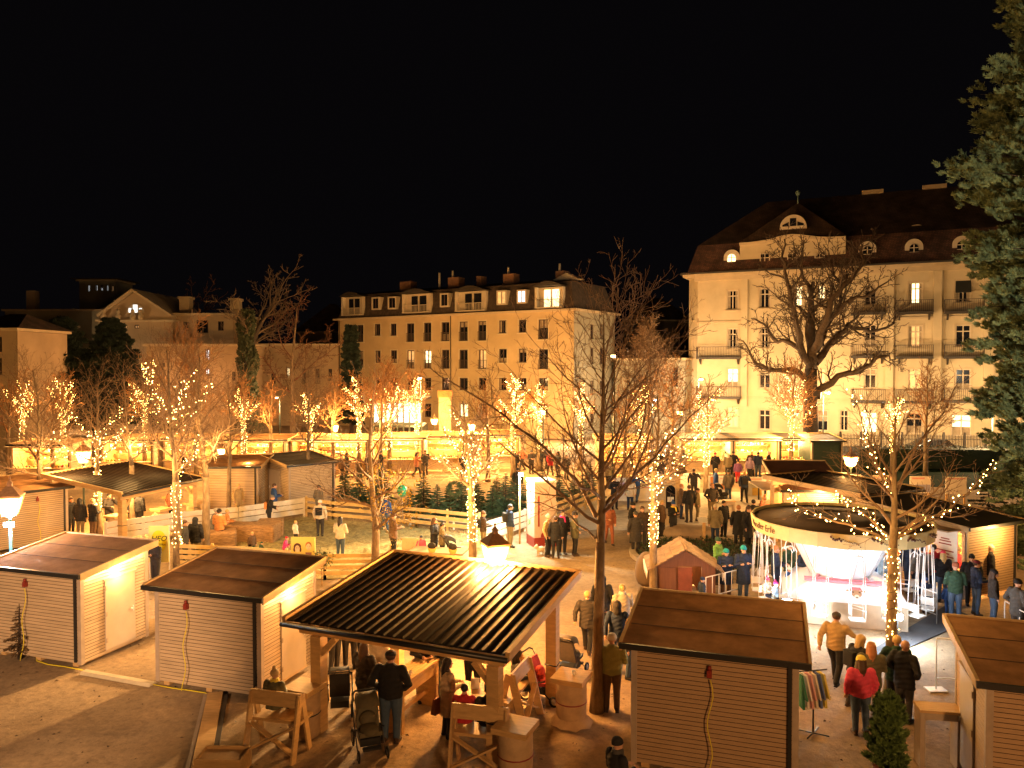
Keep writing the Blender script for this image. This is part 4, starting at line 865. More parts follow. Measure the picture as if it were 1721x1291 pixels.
LP = [(1430, 776, 37, 1000, 'lantern behind the shelter roof in front of the information boards'), (730, 709, 63, 700, 'left one of the pair of distant lanterns by the gate pillar'), (793, 718, 58, 1200, 'right one of the pair of distant lanterns, directly above the sparkling tree'),
      (563, 720, 57, 1200, 'lantern in front of the glaring stall left of centre'), (913, 693, 75, 700, 'small distant lantern left of the tall bare tree'), (140, 768, 38, 900, 'wide lantern between the back stalls and the left shelter'),
      (1143, 695, 72, 900, 'small distant lantern in front of the pale low house'), (372, 760, 46, 300, 'lantern hidden in the branches behind the brightest left tree')]
for px, py, Y, w, lb in LP: p = at(px, py, Y); lamp(lb, (p.x, p.y), p.z, 1.0 if px != 140 else 1.3, w)
# tall street lights outside the park, some assumed to light the facades
def streetlight(label, px, py, Y, power, col, cold=False):
    p = at(px, py, Y); rt = thing('street_light', label, 'street light', (p.x, p.y, 0), 0, 'tall street lights beyond the park')
    MB().lathe((0, 0, 0), [(.1, 0), (.07, 2), (.05, p.z - .25)], 8).build('post', M_dgreen, rt); MB().tube([(0, 0, p.z - .25), (0, -.3, p.z + .15), (0, -.8, p.z + .2)], .035, 6).build('arm', M_dgreen, rt)
    MB().ell((0, -.9, p.z + .1), (.22, .32, .1), 10, 6).build('lamp_head', M_whitem, rt); MB().ell((0, -.9, p.z + .03), (.17, .27, .08), 10, 6).build('glass', M_led if cold else M_lampglass, rt)
    light('street_glow', (0, -.9, p.z - .15), power, col, .15, rt)
    return rt
streetlight('small white street light high in front of the ochre block', 707, 636, 76, 2200, GOLD, True)
streetlight('white street light by the left end of the corner building', 1174, 638, 70, 3000, (1, .62, .29), True)
streetlight('white street light in front of the pale low house', 1097, 672, 76, 1100, (1, .85, .6), True)
streetlight('white street light in the trees in front of the service building', 157, 640, 84, 3200, (1, .7, .4), True)
streetlight('street light hidden in the foreground branches right of the ochre block', 975, 690, 73, 2600, (1, .62, .3), True)
streetlight('street light among the branches of the old oak', 1384, 660, 68, 3000, (1, .62, .29), True)
streetlight('street light in the trees left of the ochre block', 470, 668, 78, 1800, (1, .5, .2))
streetlight('street light behind the dark spruce near the fence', 1668, 690, 60, 4200, (1, .62, .29))
streetlight('street light low before the long wing on the far left', 60, 655, 86, 2600, (1, .62, .3))
fm = thing('floodlight_mast', 'assumed slim mast with a warm floodlight behind the tall bare tree', 'floodlight', (6.9, 53, 0), 0); MB().cyl(0, 0, 0, 8.2, .06, n=8).build('mast', M_dgreen, fm); MB().box(-.2, .2, -.15, .05, 8.2, 8.45).build('housing', M_black, fm); MB().box(-.17, .17, -.165, -.155, 8.23, 8.42).build('glass', M_lampglass, fm)  # mast assumed as source of the light wedge between the left huts
sl_ = spot('assumed_mast_flood', (6.9, 52.5, 8.2), (-10.6, 16.5, 0), 75000, (1, .55, .2), 26, .7)  # spot added to throw the light wedge through the hut gap
streetlight('street light at the foot of the gabled house', 300, 650, 80, 1100, (1, .45, .18))
for lb_, p_ in (('unseen stand-in floodlight behind the viewer, aimed at the left huts', (-9, -2.9, 8.2)), ('unseen stand-in floodlight right of the viewer, aimed at the spruce', (15.4, 8.6, 6.5))):
    fx = thing('floodlight', lb_, 'floodlight', (p_[0], p_[1], 0), 0); MB().cyl(0, 0, 0, p_[2] - .16, .05, n=8).build('mast', M_dgreen, fx); MB().box(-.2, .2, -.25, -.03, p_[2] - .15, p_[2] + .15).build('housing', M_black, fx)  # masts and housings added as sources for the two unseen spots
# unseen stand-in lamps added behind the viewer to brighten the foreground
def wall_lamp(label, P, power, col):
    rt = thing('wall_lamp', label, 'lamp', tuple(P)); MB().box(-.12, .12, -.3, 0, -.05, .3).build('housing', M_black, rt); MB().box(-.1, .1, 0.0, .02, 0, .25).build('glass', M_lampglass, rt); light('standin_glow', (0, .35, 0), power, col, .35, rt)
spot('unseen_spruce_flood', (15.5, 9, 6.5), (19.5, 27, 12), 3000, (1, .93, .68), 62, .3)  # added out of view to brighten the spruce
wall_lamp('unseen stand-in lamp behind the viewer on the left', (-7, -3, 7.5), 60, (1, .6, .35))
spot('unseen_hut_flood', (-9, -2.5, 8.2), (-14, 19, 0), 8500, (1, .60, .33), 44, .5)  # added out of view to brighten the left hut fronts
wall_lamp('unseen stand-in lamp behind the viewer on the right', (6, -3, 7), 2000, (1, .49, .18))

# ================================================================ TREES
def rotv(v, ax, a): return Matrix.Rotation(a, 3, ax) @ v
class Tree:
    def __init__(s, seed): s.r = random.Random(seed); s.br = []
    def grow(s, p, d, L, r0, lev, P):
        r = s.r; n = P['n'][lev]; seg = L / n; pts = [p.copy()]; rad = [r0]; tip = P['tip'][lev]; dirs = [d.copy()]
        for k in range(n):
            w = P['wob'][lev]
            d = (d + Vector((r.gauss(0, w), r.gauss(0, w), r.gauss(0, w))) + Vector((0, 0, P['up'][lev]))).normalized()
            p = p + d * seg; pts.append(p.copy()); dirs.append(d.copy()); rad.append(r0 + (tip * r0 - r0) * ((k + 1) / n) ** .9)
        s.br.append((lev, pts, rad))
        if lev + 1 >= P['levels']: return
        nc = P['kids'][lev]; nc = max(1, int(nc * (.8 + .4 * r.random()) * (min(1.3, L / P['ref'][lev]) if lev else 1)))
        az0 = r.uniform(0, 6.28)
        for c in range(nc):
            t = P['t0'][lev] + (1 - P['t0'][lev]) * (c + r.random() * .7) / nc; t = min(t, .98)
            i = min(int(t * n), n - 1); f = t * n - i; q = pts[i].lerp(pts[i + 1], f); rr = rad[i] + (rad[i + 1] - rad[i]) * f
            dd = dirs[i + 1]; ax = dd.orthogonal().normalized(); ax = rotv(ax, dd, az0 + c * 2.4 + r.uniform(-.4, .4))
            ang = R(P['ang'][lev] * (1 - .35 * t * (lev == 0)) * r.uniform(.8, 1.2)); nd = rotv(dd, ax, ang)
            LL = L * P['len'][lev] * (1 - P['fall'][lev] * t) * r.uniform(.75, 1.2)
            s.grow(q, nd, LL, min(rr * P['rk'][lev], rr * .9), lev + 1, P)
def park(L=5.5, dens=1.0, spread=1.0, t0=.05):
    return dict(levels=4, n=[9, 7, 4, 3], tip=[.16, .14, .22, .45], wob=[.05, .10, .13, .15], up=[.05, .07, .05, .04], kids=[int(16 * dens), int(14 * dens), int(8 * dens)], t0=[t0, .15, .15], ang=[58 * spread, 42, 40], len=[.66, .50, .5], fall=[.55, .45, .4], rk=[.55, .55, .62], ref=[L, L * .45, L * .22])
def add_limbs(T, rt, limbs, P, sc=1.0):
    # main limbs laid out as measured, each with its own depth swing, then grown with side branches
    o = rt.location; r = T.r
    for li in limbs:
        pts = [at(a, b, o.y + dy) - o for a, b, dy in li['p']]; q = []
        for i in range(len(pts) - 1):
            for k in range(3): f = k / 3; q.append(pts[i].lerp(pts[i + 1], f) + Vector((r.gauss(0, .02), r.gauss(0, .03), r.gauss(0, .02))) * sc * (k > 0))
        q.append(pts[-1]); n = len(q); rad = [li['r'] * (1 - .86 * (i / (n - 1)) ** .8) for i in range(n)]
        T.br.append((1, q, rad)); L = sum((q[i + 1] - q[i]).length for i in range(n - 1)); nk = int(li.get('k', 12))
        for c in range(nk):
            t = .15 + .83 * (c + r.random()) / nk; i = min(int(t * (n - 1)), n - 2); d = (q[i + 1] - q[i]).normalized(); ax = rotv(d.orthogonal().normalized(), d, c * 2.4 + r.random())
            nd = (rotv(d, ax, R(r.uniform(35, 60))) + Vector((0, 0, .25))).normalized(); T.grow(q[i], nd, L * li.get('f', .38) * (1.1 - .5 * t) * r.uniform(.7, 1.2), min(rad[i] * .55, li['r'] * .3), 2, P)
def bare_tree(label, px, py, ytop, seed, th=2.3, r0=.13, P=None, lean=0, dens=1.0, spread=1.0, name='bare_tree', Y=None, barkm=None, twigm=None, group='small bare trees of the square', leaves=0, minr=.004, limbs=None, lsc=1.0):
    b = g(px, py) if Y is None else Vector((at(px, 600, Y).x, Y, 0)); top = at(px, ytop, b.y).z
    rt = thing(name, label, 'tree', (b.x, b.y, 0), 0, group); T = Tree(seed); r = T.r
    tr = [Vector((0, 0, -.02))]; d = Vector((lean * .3, 0, 1)).normalized()
    for k in range(6): tr.append(tr[-1] + (d + Vector((r.gauss(0, .025), r.gauss(0, .025), 0))) * th / 6)
    rr = [r0 * 1.35] + [r0 * (1.05 - .05 * k) for k in range(6)]
    PP = P or park(top - th, dens, spread)
    T.grow(tr[-1], Vector((lean * .5, 0, 1)).normalized(), (top - th) * (.84 if group and 'small' in group else 1), rr[-1], 0, PP)
    if limbs: bpy.context.view_layer.update(); add_limbs(T, rt, limbs, PP, lsc)
    mt = MB(); mt.tube(tr, rr, 12); lev0 = [x for x in T.br if x[0] == 0]
    for _, p_, q_ in lev0: mt.tube(p_, q_, 8)
    mt.build('trunk', barkm or M_bark, rt)
    mc = MB(); sides = {1: 6, 2: 4, 3: 3, 4: 3}
    for lv, p_, q_ in T.br:
        if lv: mc.tube(p_, [max(minr, x) for x in q_], sides[lv], False)
    mc.build('crown', twigm or M_twig, rt)
    if leaves:
        ml = MB(); cand = [p_[-1] for lv, p_, q_ in T.br if lv >= 2 and leaves[1](p_[-1])]
        for k in range(leaves[0]):
            c = r.choice(cand) + Vector((r.gauss(0, .1), r.gauss(0, .1), r.gauss(-.05, .1))); a = Vector((r.gauss(0, 1), r.gauss(0, 1), r.gauss(0, 1))).normalized() * .045; b2 = a.orthogonal().normalized() * .03
            ml.add([tuple(c - a), tuple(c + b2), tuple(c + a), tuple(c - b2)], [(0, 1, 2, 3)])
        ml.build('foliage', M_leafy, rt)
    return rt, T, tr, rr
def lights_on(rt, T, tr, rr, label, limbs=4, per=26, trunk=110, z0=.9, power=120, frac=.75, s=.02, ntl=1, seed=1, lev0=True, pick=None):
    r = random.Random(seed * 77); M = rt.matrix_basis; o = M.translation
    lt = thing('light_string', label, 'fairy lights', tuple(o), 0, 'strings of fairy lights wound round the trees'); bu = MB(); wi = MB()
    def bulb(p):
        q = s * .84 * r.uniform(.6, 1.2); x, y, z = p
        bu.add([(x - q, y, z), (x, y - q, z), (x + q, y, z), (x, y + q, z), (x, y, z + q), (x, y, z - q)], [(0, 1, 4), (1, 2, 4), (2, 3, 4), (3, 0, 4), (1, 0, 5), (2, 1, 5), (3, 2, 5), (0, 3, 5)])
    def wind(pts, rad, n, turns, jit=.03):
        W_ = []
        for k in range(n):
            t = (k + r.random() * .5) / n * (len(pts) - 1.001); i = int(t); f = t - i; c = pts[i].lerp(pts[i + 1], f); rr_ = rad[i] + (rad[min(i + 1, len(rad) - 1)] - rad[i]) * f
            d = (pts[i + 1] - pts[i]).normalized(); a = d.orthogonal().normalized(); a = rotv(a, d, k / n * turns * 6.283 + r.uniform(-.9, .9)); c = c + d * r.uniform(-.06, .06); q = c + a * (rr_ + .012 + s * .7)
            W_.append(q); bulb(q + Vector((r.gauss(0, jit), r.gauss(0, jit), r.gauss(0, jit))) * (1 if rr_ < .08 else .25))
        wi.tube(W_, .006, 3, False)
    pts = [p for p in tr if p.z > z0]; pts = [tr[0].lerp(tr[-1], z0 / tr[-1].z)] + pts; trunk = int(trunk * .7); wind(pts, [rr[3]] * len(pts), trunk, trunk / 6.3)
    if lev0: b = [x for x in T.br if x[0] == 0][0]; m = max(2, int(len(b[1]) * .55)); wind(b[1][:m], b[2][:m], per, 5)
    L1 = [x for x in T.br if x[0] == 1]; L1.sort(key=lambda x: -(x[1][-1] - x[1][0]).length)
    for b in (pick(L1) if pick else L1[:limbs]):
        m = max(3, int(len(b[1]) * frac)); wind(b[1][:m + 1], b[2][:m + 1], int(per * .8), 4, .07)
    lt_b = bu.build('bulbs', M_bulb, lt); lt_b['kind'] = 'stuff'; wi.build('cord', M_wire, lt)
    if power:
        zt = tr[-1].z
        light('fairy_glow', (-1.0, -1.1, zt + .5), power * .5, GOLD, .4, lt); light('fairy_glow', (1.1, .9, zt + 1.0), power * .5, GOLD, .4, lt)
    return lt
# the tall bare tree in front
b = g(1003, 1195)
Pbig = dict(levels=5, n=[16, 11, 6, 4, 3], tip=[.05, .07, .2, .3, .5], wob=[.035, .09, .13, .15, .16], up=[.02, .045, .045, .04, .03], kids=[24, 8, 6, 3], t0=[.06, .12, .15, .2], ang=[58, 38, 42, 40], len=[.74, .48, .5, .5], fall=[.66, .45, .4, .3], rk=[.50, .55, .6, .65], ref=[6.5, 2.6, 1.2, .5])
bare_tree('tall bare tree with a straight trunk, centre right foreground, unlit', 1003, 1195, 505, 42, th=3.85, r0=.13, P=Pbig, lean=.06, group=None, minr=.0045, limbs=[dict(p=[(1002, 868, 0), (968, 806, -.3), (915, 752, -.5), (850, 700, -.6), (780, 655, -.7), (722, 618, -.8)], r=.055, k=15, f=.26),
    dict(p=[(1010, 858, 0), (1058, 806, .3), (1100, 770, .5), (1160, 700, .6), (1215, 645, .8)], r=.05, k=14, f=.30), dict(p=[(1000, 905, 0), (960, 868, .4), (910, 845, .7), (850, 838, .9)], r=.03, k=8, f=.26)])
# tree with yellow leaves, forked low
bt = bare_tree('low forked tree with some yellow leaves in front of the straw yard', 632, 985, 610, 17, th=2.0, r0=.16, P=dict(levels=5, n=[10, 9, 5, 4, 3], tip=[.12, .1, .2, .3, .5], wob=[.05, .09, .12, .14, .16], up=[.04, .06, .05, .04, .03], kids=[16, 12, 6, 3], t0=[.0, .15, .15, .2], ang=[68, 40, 42, 40], len=[.68, .52, .5, .5], fall=[.5, .45, .4, .3], rk=[.6, .55, .6, .65], ref=[6, 3.4, 1.6, .7]), leaves=(420, lambda q: q.z < 4.2 and q.x > -.4))
# lit tree by the carousel
tb_ = bare_tree('tree wrapped in lights in front of the carousel with a potted fir at its foot', 1492, 1192, 650, 23, th=3.7, r0=.12, P=dict(park(4.2, .8, .9), len=[.8, .45, .5, .5], up=[.05, .045, .05, .04]), lean=.04, limbs=[dict(p=[(1506, 905, 0), (1552, 880, -.3), (1598, 855, -.5), (1640, 815, -.6), (1672, 774, -.6)], r=.045, k=9, f=.3), dict(p=[(1490, 905, 0), (1440, 888, -.2), (1390, 872, -.4), (1340, 850, -.5), (1326, 828, -.5)], r=.04, k=9, f=.3), dict(p=[(1492, 900, 0), (1462, 872, .3), (1425, 848, .5), (1400, 830, .6)], r=.035, k=8, f=.3), dict(p=[(1506, 890, 0), (1560, 868, .4), (1620, 868, .7), (1672, 850, .8)], r=.03, k=8, f=.3), dict(p=[(1502, 830, 0), (1470, 770, .2), (1450, 715, .3), (1432, 655, .3)], r=.04, k=13, f=.42), dict(p=[(1506, 830, 0), (1540, 750, -.2), (1585, 695, -.3), (1612, 640, -.3)], r=.04, k=13, f=.42)])
lights_on(*tb_, 'fairy lights winding up the carousel tree and out along its limbs', 5, 60, 150, .9, 36, .95, .019, seed=2, lev0=False, pick=lambda L: [b for b in tb_[1].br if b[0] == 1][-6:-3] + [[b for b in tb_[1].br if b[0] == 1][-2]])
tb_ = bare_tree('lit tree right behind the large brown hut, beside the toy crib', 1098, 1012, 628, 31, th=3.3, r0=.13, P=park(5, 1.1)); lights_on(*tb_, 'fairy lights on the tree beside the toy crib', 6, 34, 120, 1.9, 150, .8, .022, seed=3)
tb_ = bare_tree('sparkling lit tree in the middle beside the straw yard', 795, 962, 640, 33, th=2.7, r0=.15, P=park(5, 1.1, 1.1)); lights_on(*tb_, 'fairy lights on the sparkling tree in the middle', 7, 36, 130, 1.2, 260, .85, .023, seed=4)
tb_ = bare_tree('brightest left tree, wrapped in lights behind the yellow sign', 300, 955, 545, 35, th=3.35, r0=.15, P=park(6, 1.25)); lights_on(*tb_, 'fairy lights on the brightest left tree behind the yellow sign', 6, 36, 130, .8, 190, .85, .023, seed=5, lev0=False)
bare_tree('unlit twin of the brightest left tree standing right beside it', 346, 932, 560, 36, th=3.2, r0=.16, dens=1.1)
tb_ = bare_tree('lit tree in front of the left shelter', 167, 900, 610, 37, th=3.0, r0=.12, P=park(6, 1.2)); lights_on(*tb_, 'fairy lights on the tree in front of the left shelter', 5, 34, 120, 1.3, 160, .8, .024, seed=6)
bare_tree('unlit tree standing before the left shelter posts', 224, 893, 600, 38, th=3.1, r0=.13, dens=1.1)
bare_tree('unlit tree with spreading fork above the left white hut', 67, 905, 585, 39, th=2.55, r0=.16, dens=1.2, spread=1.1)
bare_tree('slim unlit tree between the grey hut and the pale hut corner', 385, 868, 600, 40, th=2.6, r0=.12, dens=1.1)
bare_tree('slim unlit tree in front of the pale corner hut', 519, 850, 590, 41, th=3.0, r0=.11, dens=1.2)
B = [ # px, py, ytop, limbs, power, label
 (410, 803, 628, 4, 160, 'lit tree behind the grey hut', 51), (520, 806, 640, 4, 160, 'lit tree behind the narrow stall', 52), (604, 800, 620, 4, 260, 'lit tree right of the small street lantern left of centre', 53),
 (655, 795, 615, 5, 260, 'lit tree left of the gate pillar', 54), (700, 790, 622, 5, 260, 'lit tree just left of the gate pillar', 55), (862, 802, 625, 9, 420, 'densely sparkling tree right of the gate pillar', 56), (905, 792, 640, 5, 160, 'lit tree in front of the right gate pillar', 57),
 (1187, 828, 640, 5, 260, 'lit tree before the striped stall', 58), (1329, 795, 600, 5, 320, 'lit tree before the green stall under the old oak', 59), (38, 800, 620, 5, 160, 'lit tree far left behind the white hut', 60), (108, 796, 618, 6, 200, 'lit tree far left of the wide lantern', 61), (243, 798, 600, 6, 220, 'lit tree behind the left shelter roof', 62), (975, 790, 640, 5, 200, 'lit tree hidden behind the tall bare tree', 63), (1075, 800, 630, 6, 300, 'lit tree behind the stall left of the toy chapel', 64), (1500, 800, 650, 4, 60, 'small tree with a few lights near the hedge', 65)]
for px, py, yt, li, pw, lb, sd_ in B:
    tb_ = bare_tree(lb, px, py, yt, sd_, th=3.2 if sd_ not in (58, 59) else 2.6, r0=.16, P=park(6, 1.0, .8 if sd_ != 56 else 1.0), minr=.012, twigm=M_twigf, group='small bare trees of the square')
    lights_on(*tb_, 'fairy lights on the ' + lb, li + 3, 48, 80, 1.6, pw, .85, .024, seed=sd_)
for i, (px, py, yt, lb) in enumerate([(15, 812, 640, 'unlit back tree at the far left edge'), (90, 812, 640, 'unlit back tree left of the conifers'), (330, 800, 540, 'unlit back tree reaching above the service building'), (455, 800, 640, 'unlit back tree before the long low building'), (560, 800, 620, 'unlit back tree before the corner of the ochre block'), (820, 810, 640, 'unlit back tree right of the middle of the ochre block'), (1050, 812, 630, 'unlit back tree before the low pale house'), (1130, 800, 600, 'unlit back tree left of the corner building'), (640, 800, 600, 'unlit back tree behind the yellow leaved tree'), (1555, 800, 610, 'unlit small tree before the fence on the right')]):
    bare_tree(lb, px, py, yt, 80 + i, th=3.0, r0=.15, P=park(6, .95, .8), minr=.014, twigm=M_twigf, group='small bare trees of the square')
# the old oak with heavy limbs
Poak = dict(levels=5, n=[9, 11, 7, 5, 3], tip=[.3, .12, .15, .25, .4], wob=[.07, .15, .20, .22, .2], up=[.03, .035, .06, .05, .05], kids=[5, 11, 9, 6], t0=[.3, .12, .1, .1], ang=[50, 44, 44, 42], len=[.5, .48, .46, .42], fall=[.45, .45, .4, .3], rk=[.62, .5, .5, .5], ref=[8, 7, 3.2, 1.4])
OL = [dict(p=[(1362, 612, 0), (1345, 565, -.5), (1334, 520, -1), (1322, 470, -1), (1314, 432, -.5), (1318, 402, 0)], r=.36, k=16, f=.30),
      dict(p=[(1366, 605, 0), (1378, 558, -1), (1396, 505, -2), (1430, 470, -2), (1452, 438, -2), (1450, 412, -2)], r=.40, k=18, f=.28),
      dict(p=[(1360, 650, 0), (1332, 620, -1), (1292, 622, -2), (1264, 602, -2), (1248, 572, -2)], r=.32, k=16, f=.34),
      dict(p=[(1370, 610, 0), (1400, 572, 1), (1425, 545, 1.5), (1460, 558, 2), (1492, 550, 2), (1512, 528, 2)], r=.36, k=18, f=.32),
      dict(p=[(1372, 668, 0), (1408, 632, -1), (1450, 618, -1.5), (1480, 600, -2), (1506, 604, -2)], r=.40, k=14, f=.34),
      dict(p=[(1358, 610, 0), (1328, 576, 1), (1300, 570, 2), (1284, 545, 2), (1262, 535, 2)], r=.28, k=14, f=.36),
      dict(p=[(1364, 600, 0), (1358, 545, 1), (1362, 500, 1.5), (1346, 450, 2), (1352, 405, 2)], r=.34, k=16, f=.32),
      dict(p=[(1372, 590, 0), (1400, 530, 2), (1412, 490, 2.5), (1400, 450, 3), (1384, 412, 3)], r=.30, k=16, f=.32),
      dict(p=[(1380, 560, 0), (1420, 510, -2), (1470, 490, -3), (1496, 470, -3)], r=.24, k=14, f=.34)]
bare_tree('huge old oak with dark twisting limbs in front of the corner building', 1364, 0, 470, 11, th=7.4, r0=.62, P=Poak, Y=66, lsc=6, limbs=OL, barkm=M_dbark, twigm=mat('oak_twigs', (.075, .05, .032), .9, .3), group=None, name='oak_tree', minr=.022)
Pt = dict(levels=5, n=[10, 8, 6, 4, 3], tip=[.2, .12, .15, .3, .4], wob=[.06, .12, .15, .18, .2], up=[.03, .06, .06, .05, .05], kids=[10, 10, 8, 6], t0=[.25, .15, .1, .1], ang=[42, 40, 44, 42], len=[.6, .5, .46, .42], fall=[.4, .45, .4, .3], rk=[.55, .5, .5, .5], ref=[12, 7, 3.2, 1.4])
iv = bare_tree('very tall bare tree with an ivy covered trunk behind the left trees', 415, 0, 462, 12, th=6.5, r0=.5, P=Pt, Y=80, barkm=M_dbark, twigm=mat('old_twigs', (.10, .07, .045), .9, .3), group=None, name='ivy_tree', minr=.022)
ml = MB(); rg = random.Random(4)
for k in range(5200):
    z = 1 + 12.5 * rg.random(); a = rg.uniform(0, 6.28); rr_ = (1.1 - .045 * z) * (1 + .5 * math.sin(z * 1.7) * .5) * rg.uniform(.5, 1.15) + .2; x, y = rr_ * math.cos(a) + .1 * math.sin(z), rr_ * math.sin(a); s_ = .13; b2 = rg.uniform(0, 6.28)
    ml.add([(x, y, z), (x + s_ * math.cos(b2), y + s_ * math.sin(b2), z + .06), (x, y, z - 2 * s_), (x - s_ * math.cos(b2), y - s_ * math.sin(b2), z - .06)], [(0, 1, 2, 3)])
ml.build('foliage', M_ivy, iv[0])
red = mat('reddish_twigs', (.16, .07, .035), .9, .3)
bare_tree('wide reddish bare tree above the long low building', 492, 0, 515, 13, th=3, r0=.35, P=dict(Pt, ang=[60, 44, 44, 42], t0=[.1, .1, .1, .1]), Y=86, twigm=red, group='large bare trees behind the market', minr=.022)
bare_tree('rounded reddish bare tree behind the brown side wing', 332, 0, 505, 14, th=6, r0=.35, P=Pt, Y=104, twigm=red, group='large bare trees behind the market', minr=.026)
bare_tree('tall thin bare tree between the old oak and the ochre block', 1090, 0, 560, 15, th=4, r0=.2, P=park(8, 1.2, .8), Y=70, group='large bare trees behind the market', minr=.02)

# ---------------------------------------------------------------- conifers
def fluffy_arrays(n, rg, L):
    # boughs of upward pointing sprays: clusters of blades round many side shoots
    V = []; Fq = []
    for c in range(46):
        t = rg.random() ** .55; side = rg.choice((-1, 1)); off = (1.05 - t) * .5 * rg.random(); bx, by, bz = t, side * off, .03 * rg.gauss(0, 1) - .10 * t * t
        ax = Vector((.8, side * .55 * rg.random(), .35 + .2 * rg.random())).normalized()
        for k in range(n // 10):
            d = (ax + Vector((rg.gauss(0, .45), rg.gauss(0, .45), rg.gauss(0, .35)))).normalized(); l_ = rg.uniform(.10, .19); o = ax * rg.random() * .22
            e = d.cross(Vector((0, 0, 1))).normalized() * .018; f = d.cross(e).normalized() * .018; p = Vector((0, 0, 0)) + o
            for u in (e, f):
                i = len(V); V += [((bx, by, bz), tuple(p)), ((bx, by, bz), tuple(p + d * l_ * .5 + u)), ((bx, by, bz), tuple(p + d * l_)), ((bx, by, bz), tuple(p + d * l_ * .5 - u))]; Fq.append((i, i + 1, i + 2, i + 3))
    return np.array([v[0] for v in V]), np.array([v[1] for v in V]), np.array(Fq)
def tuft_arrays(n, rg, L):
    """branch along +x of unit length L with side sprays of needle blades"""
    V = []; Fq = []
    for k in range(n):
        t = rg.random() ** .7; side = rg.choice((-1, 1)); off = (1 - t * .8) * .42 * L * rg.random()
        x = t * L; y = side * off; z = -.10 * off - .04 * L * t * t + rg.gauss(0, .02 * L)
        a = side * R(38) * rg.uniform(.5, 1.3); l_ = .16 + .08 * rg.random(); w = .035; dz = rg.uniform(-.05, .06)
        dx, dy = math.cos(a) * l_, math.sin(a) * l_; ex, ey = -math.sin(a) * w, math.cos(a) * w; i = len(V)
        V += [(x, y, z), (x + dx * .5 + ex, y + dy * .5 + ey, z + .012), (x + dx, y + dy, z + dz), (x + dx * .5 - ex, y + dy * .5 - ey, z - .012)]; Fq.append((i, i + 1, i + 2, i + 3))
        V += [(x, y, z), (x + dx * .5, y + dy * .5, z + w), (x + dx, y + dy, z + dz), (x + dx * .5, y + dy * .5, z - w)]; Fq.append((i + 4, i + 5, i + 6, i + 7))
    return np.array(V), np.array(Fq)
def conifer_mesh(name, Ht, rad, nb, nt, seed, zlow=.15, droop=.25, scale=1.0, az=None, fluff=0):
    rg = random.Random(seed); tmpl = [fluffy_arrays(nt, rg, 1.0) if fluff else tuft_arrays(nt, rg, 1.0) for _ in range(3)]; VV = []; FF = []; base = 0; st = MB()
    for k in range(nb):
        z = zlow + (Ht - zlow) * (k / nb) ** .95 + rg.uniform(-.1, .1) * Ht * .05; L = rad(z) * rg.uniform(.72, 1.12)
        if L < .05: continue
        a = az(rg) if az else k * 2.39996 + rg.uniform(-.3, .3); V, Fq = (tmpl[k % 3][0], tmpl[k % 3][-1]); V = V.copy(); OFF = tmpl[k % 3][1] if fluff else None
        sc = max(.35, min(1, .9 * scale)); up = R(28) * (z / Ht) - droop
        # keep needle size, stretch the branch
        if fluff: V = V * np.array([L, .42 * L + .25 * fluff, L]) + OFF * fluff * rg.uniform(.85, 1.25)
        else:
          V = V * np.array([L, L * .75 + .1, L * .8 + .1]) if L < 1.2 else V * np.array([L, .35 * L + .3, .5 * L + .2])
        c, s_ = math.cos(up), math.sin(up); x = V[:, 0] * c - V[:, 2] * s_; zz = V[:, 0] * s_ + V[:, 2] * c - .05 * V[:, 0] ** 2 / max(L, .3)
        ca, sa = math.cos(a), math.sin(a); X = x * ca - V[:, 1] * sa; Yy = x * sa + V[:, 1] * ca
        VV.append(np.stack([X, Yy, zz + z], 1)); FF.append(Fq + base); base += len(V)
        st.tube([(0, 0, z), (L * .5 * c * ca, L * .5 * c * sa, z + L * .5 * s_), (L * .9 * c * ca, L * .9 * c * sa, z + L * .9 * s_ - .04 * L)], [.012 + .012 * L, .008 + .006 * L, .004], 4)
    V = np.concatenate(VV); Fq = np.concatenate(FF); me = bpy.data.meshes.new(name); me.vertices.add(len(V)); me.vertices.foreach_set('co', V.astype(np.float32).ravel())
    me.loops.add(len(Fq) * 4); me.loops.foreach_set('vertex_index', Fq.astype(np.int32).ravel()); me.polygons.add(len(Fq)); me.polygons.foreach_set('loop_start', np.arange(0, len(Fq) * 4, 4, dtype=np.int32)); me.update(calc_edges=True)
    return me, st
def conifer(name, label, P, Ht, rad, nb, nt, seed, m=None, tr=.06, group=None, **k):
    rt = thing(name, label, 'tree', (P[0], P[1], 0), 0, group); me, st = conifer_mesh('foliage', Ht, rad, nb, nt, seed, **k); me.materials.append(m or M_needle)
    o = bpy.data.objects.new('foliage', me); COL.objects.link(o); o.parent = rt
    st.tube([(0, 0, 0), (0, 0, Ht * .98)], [tr, tr * .12], 8); st.build('trunk', M_dbark, rt); return rt
sp = at(1848, 600, 27)
zs_ = [0, 2, 4.5, 7, 9, 12, 14.5, 17, 19, 21.5, 24]; rs_ = [2.6, 3.2, 3.4, 3.7, 3.9, 4.0, 4.7, 3.9, 2.9, 2.9, 1.6]
conifer('spruce_tree', 'giant spruce filling the right edge from ground to top', (sp.x, sp.y), 24.5, lambda z: float(np.interp(z, zs_, rs_)) * (.93 + .11 * math.sin(z * 2.3)), 800, 300, 3, m=mat('spruce_needles', (.05, .105, .055), .7, .45, 2.2, col2=(.28, .34, .16)), tr=.35, droop=.05, zlow=1.2, az=lambda r: math.pi + r.gauss(0, 1.15), fluff=1)
q = at(1662, 800, 33); conifer('young_spruce', 'small dark spruce in front of the hedge on the right', (q.x, q.y), 3.6, lambda z: 1.3 * (1 - z / 3.7), 60, 90, 4, m=M_needle2)
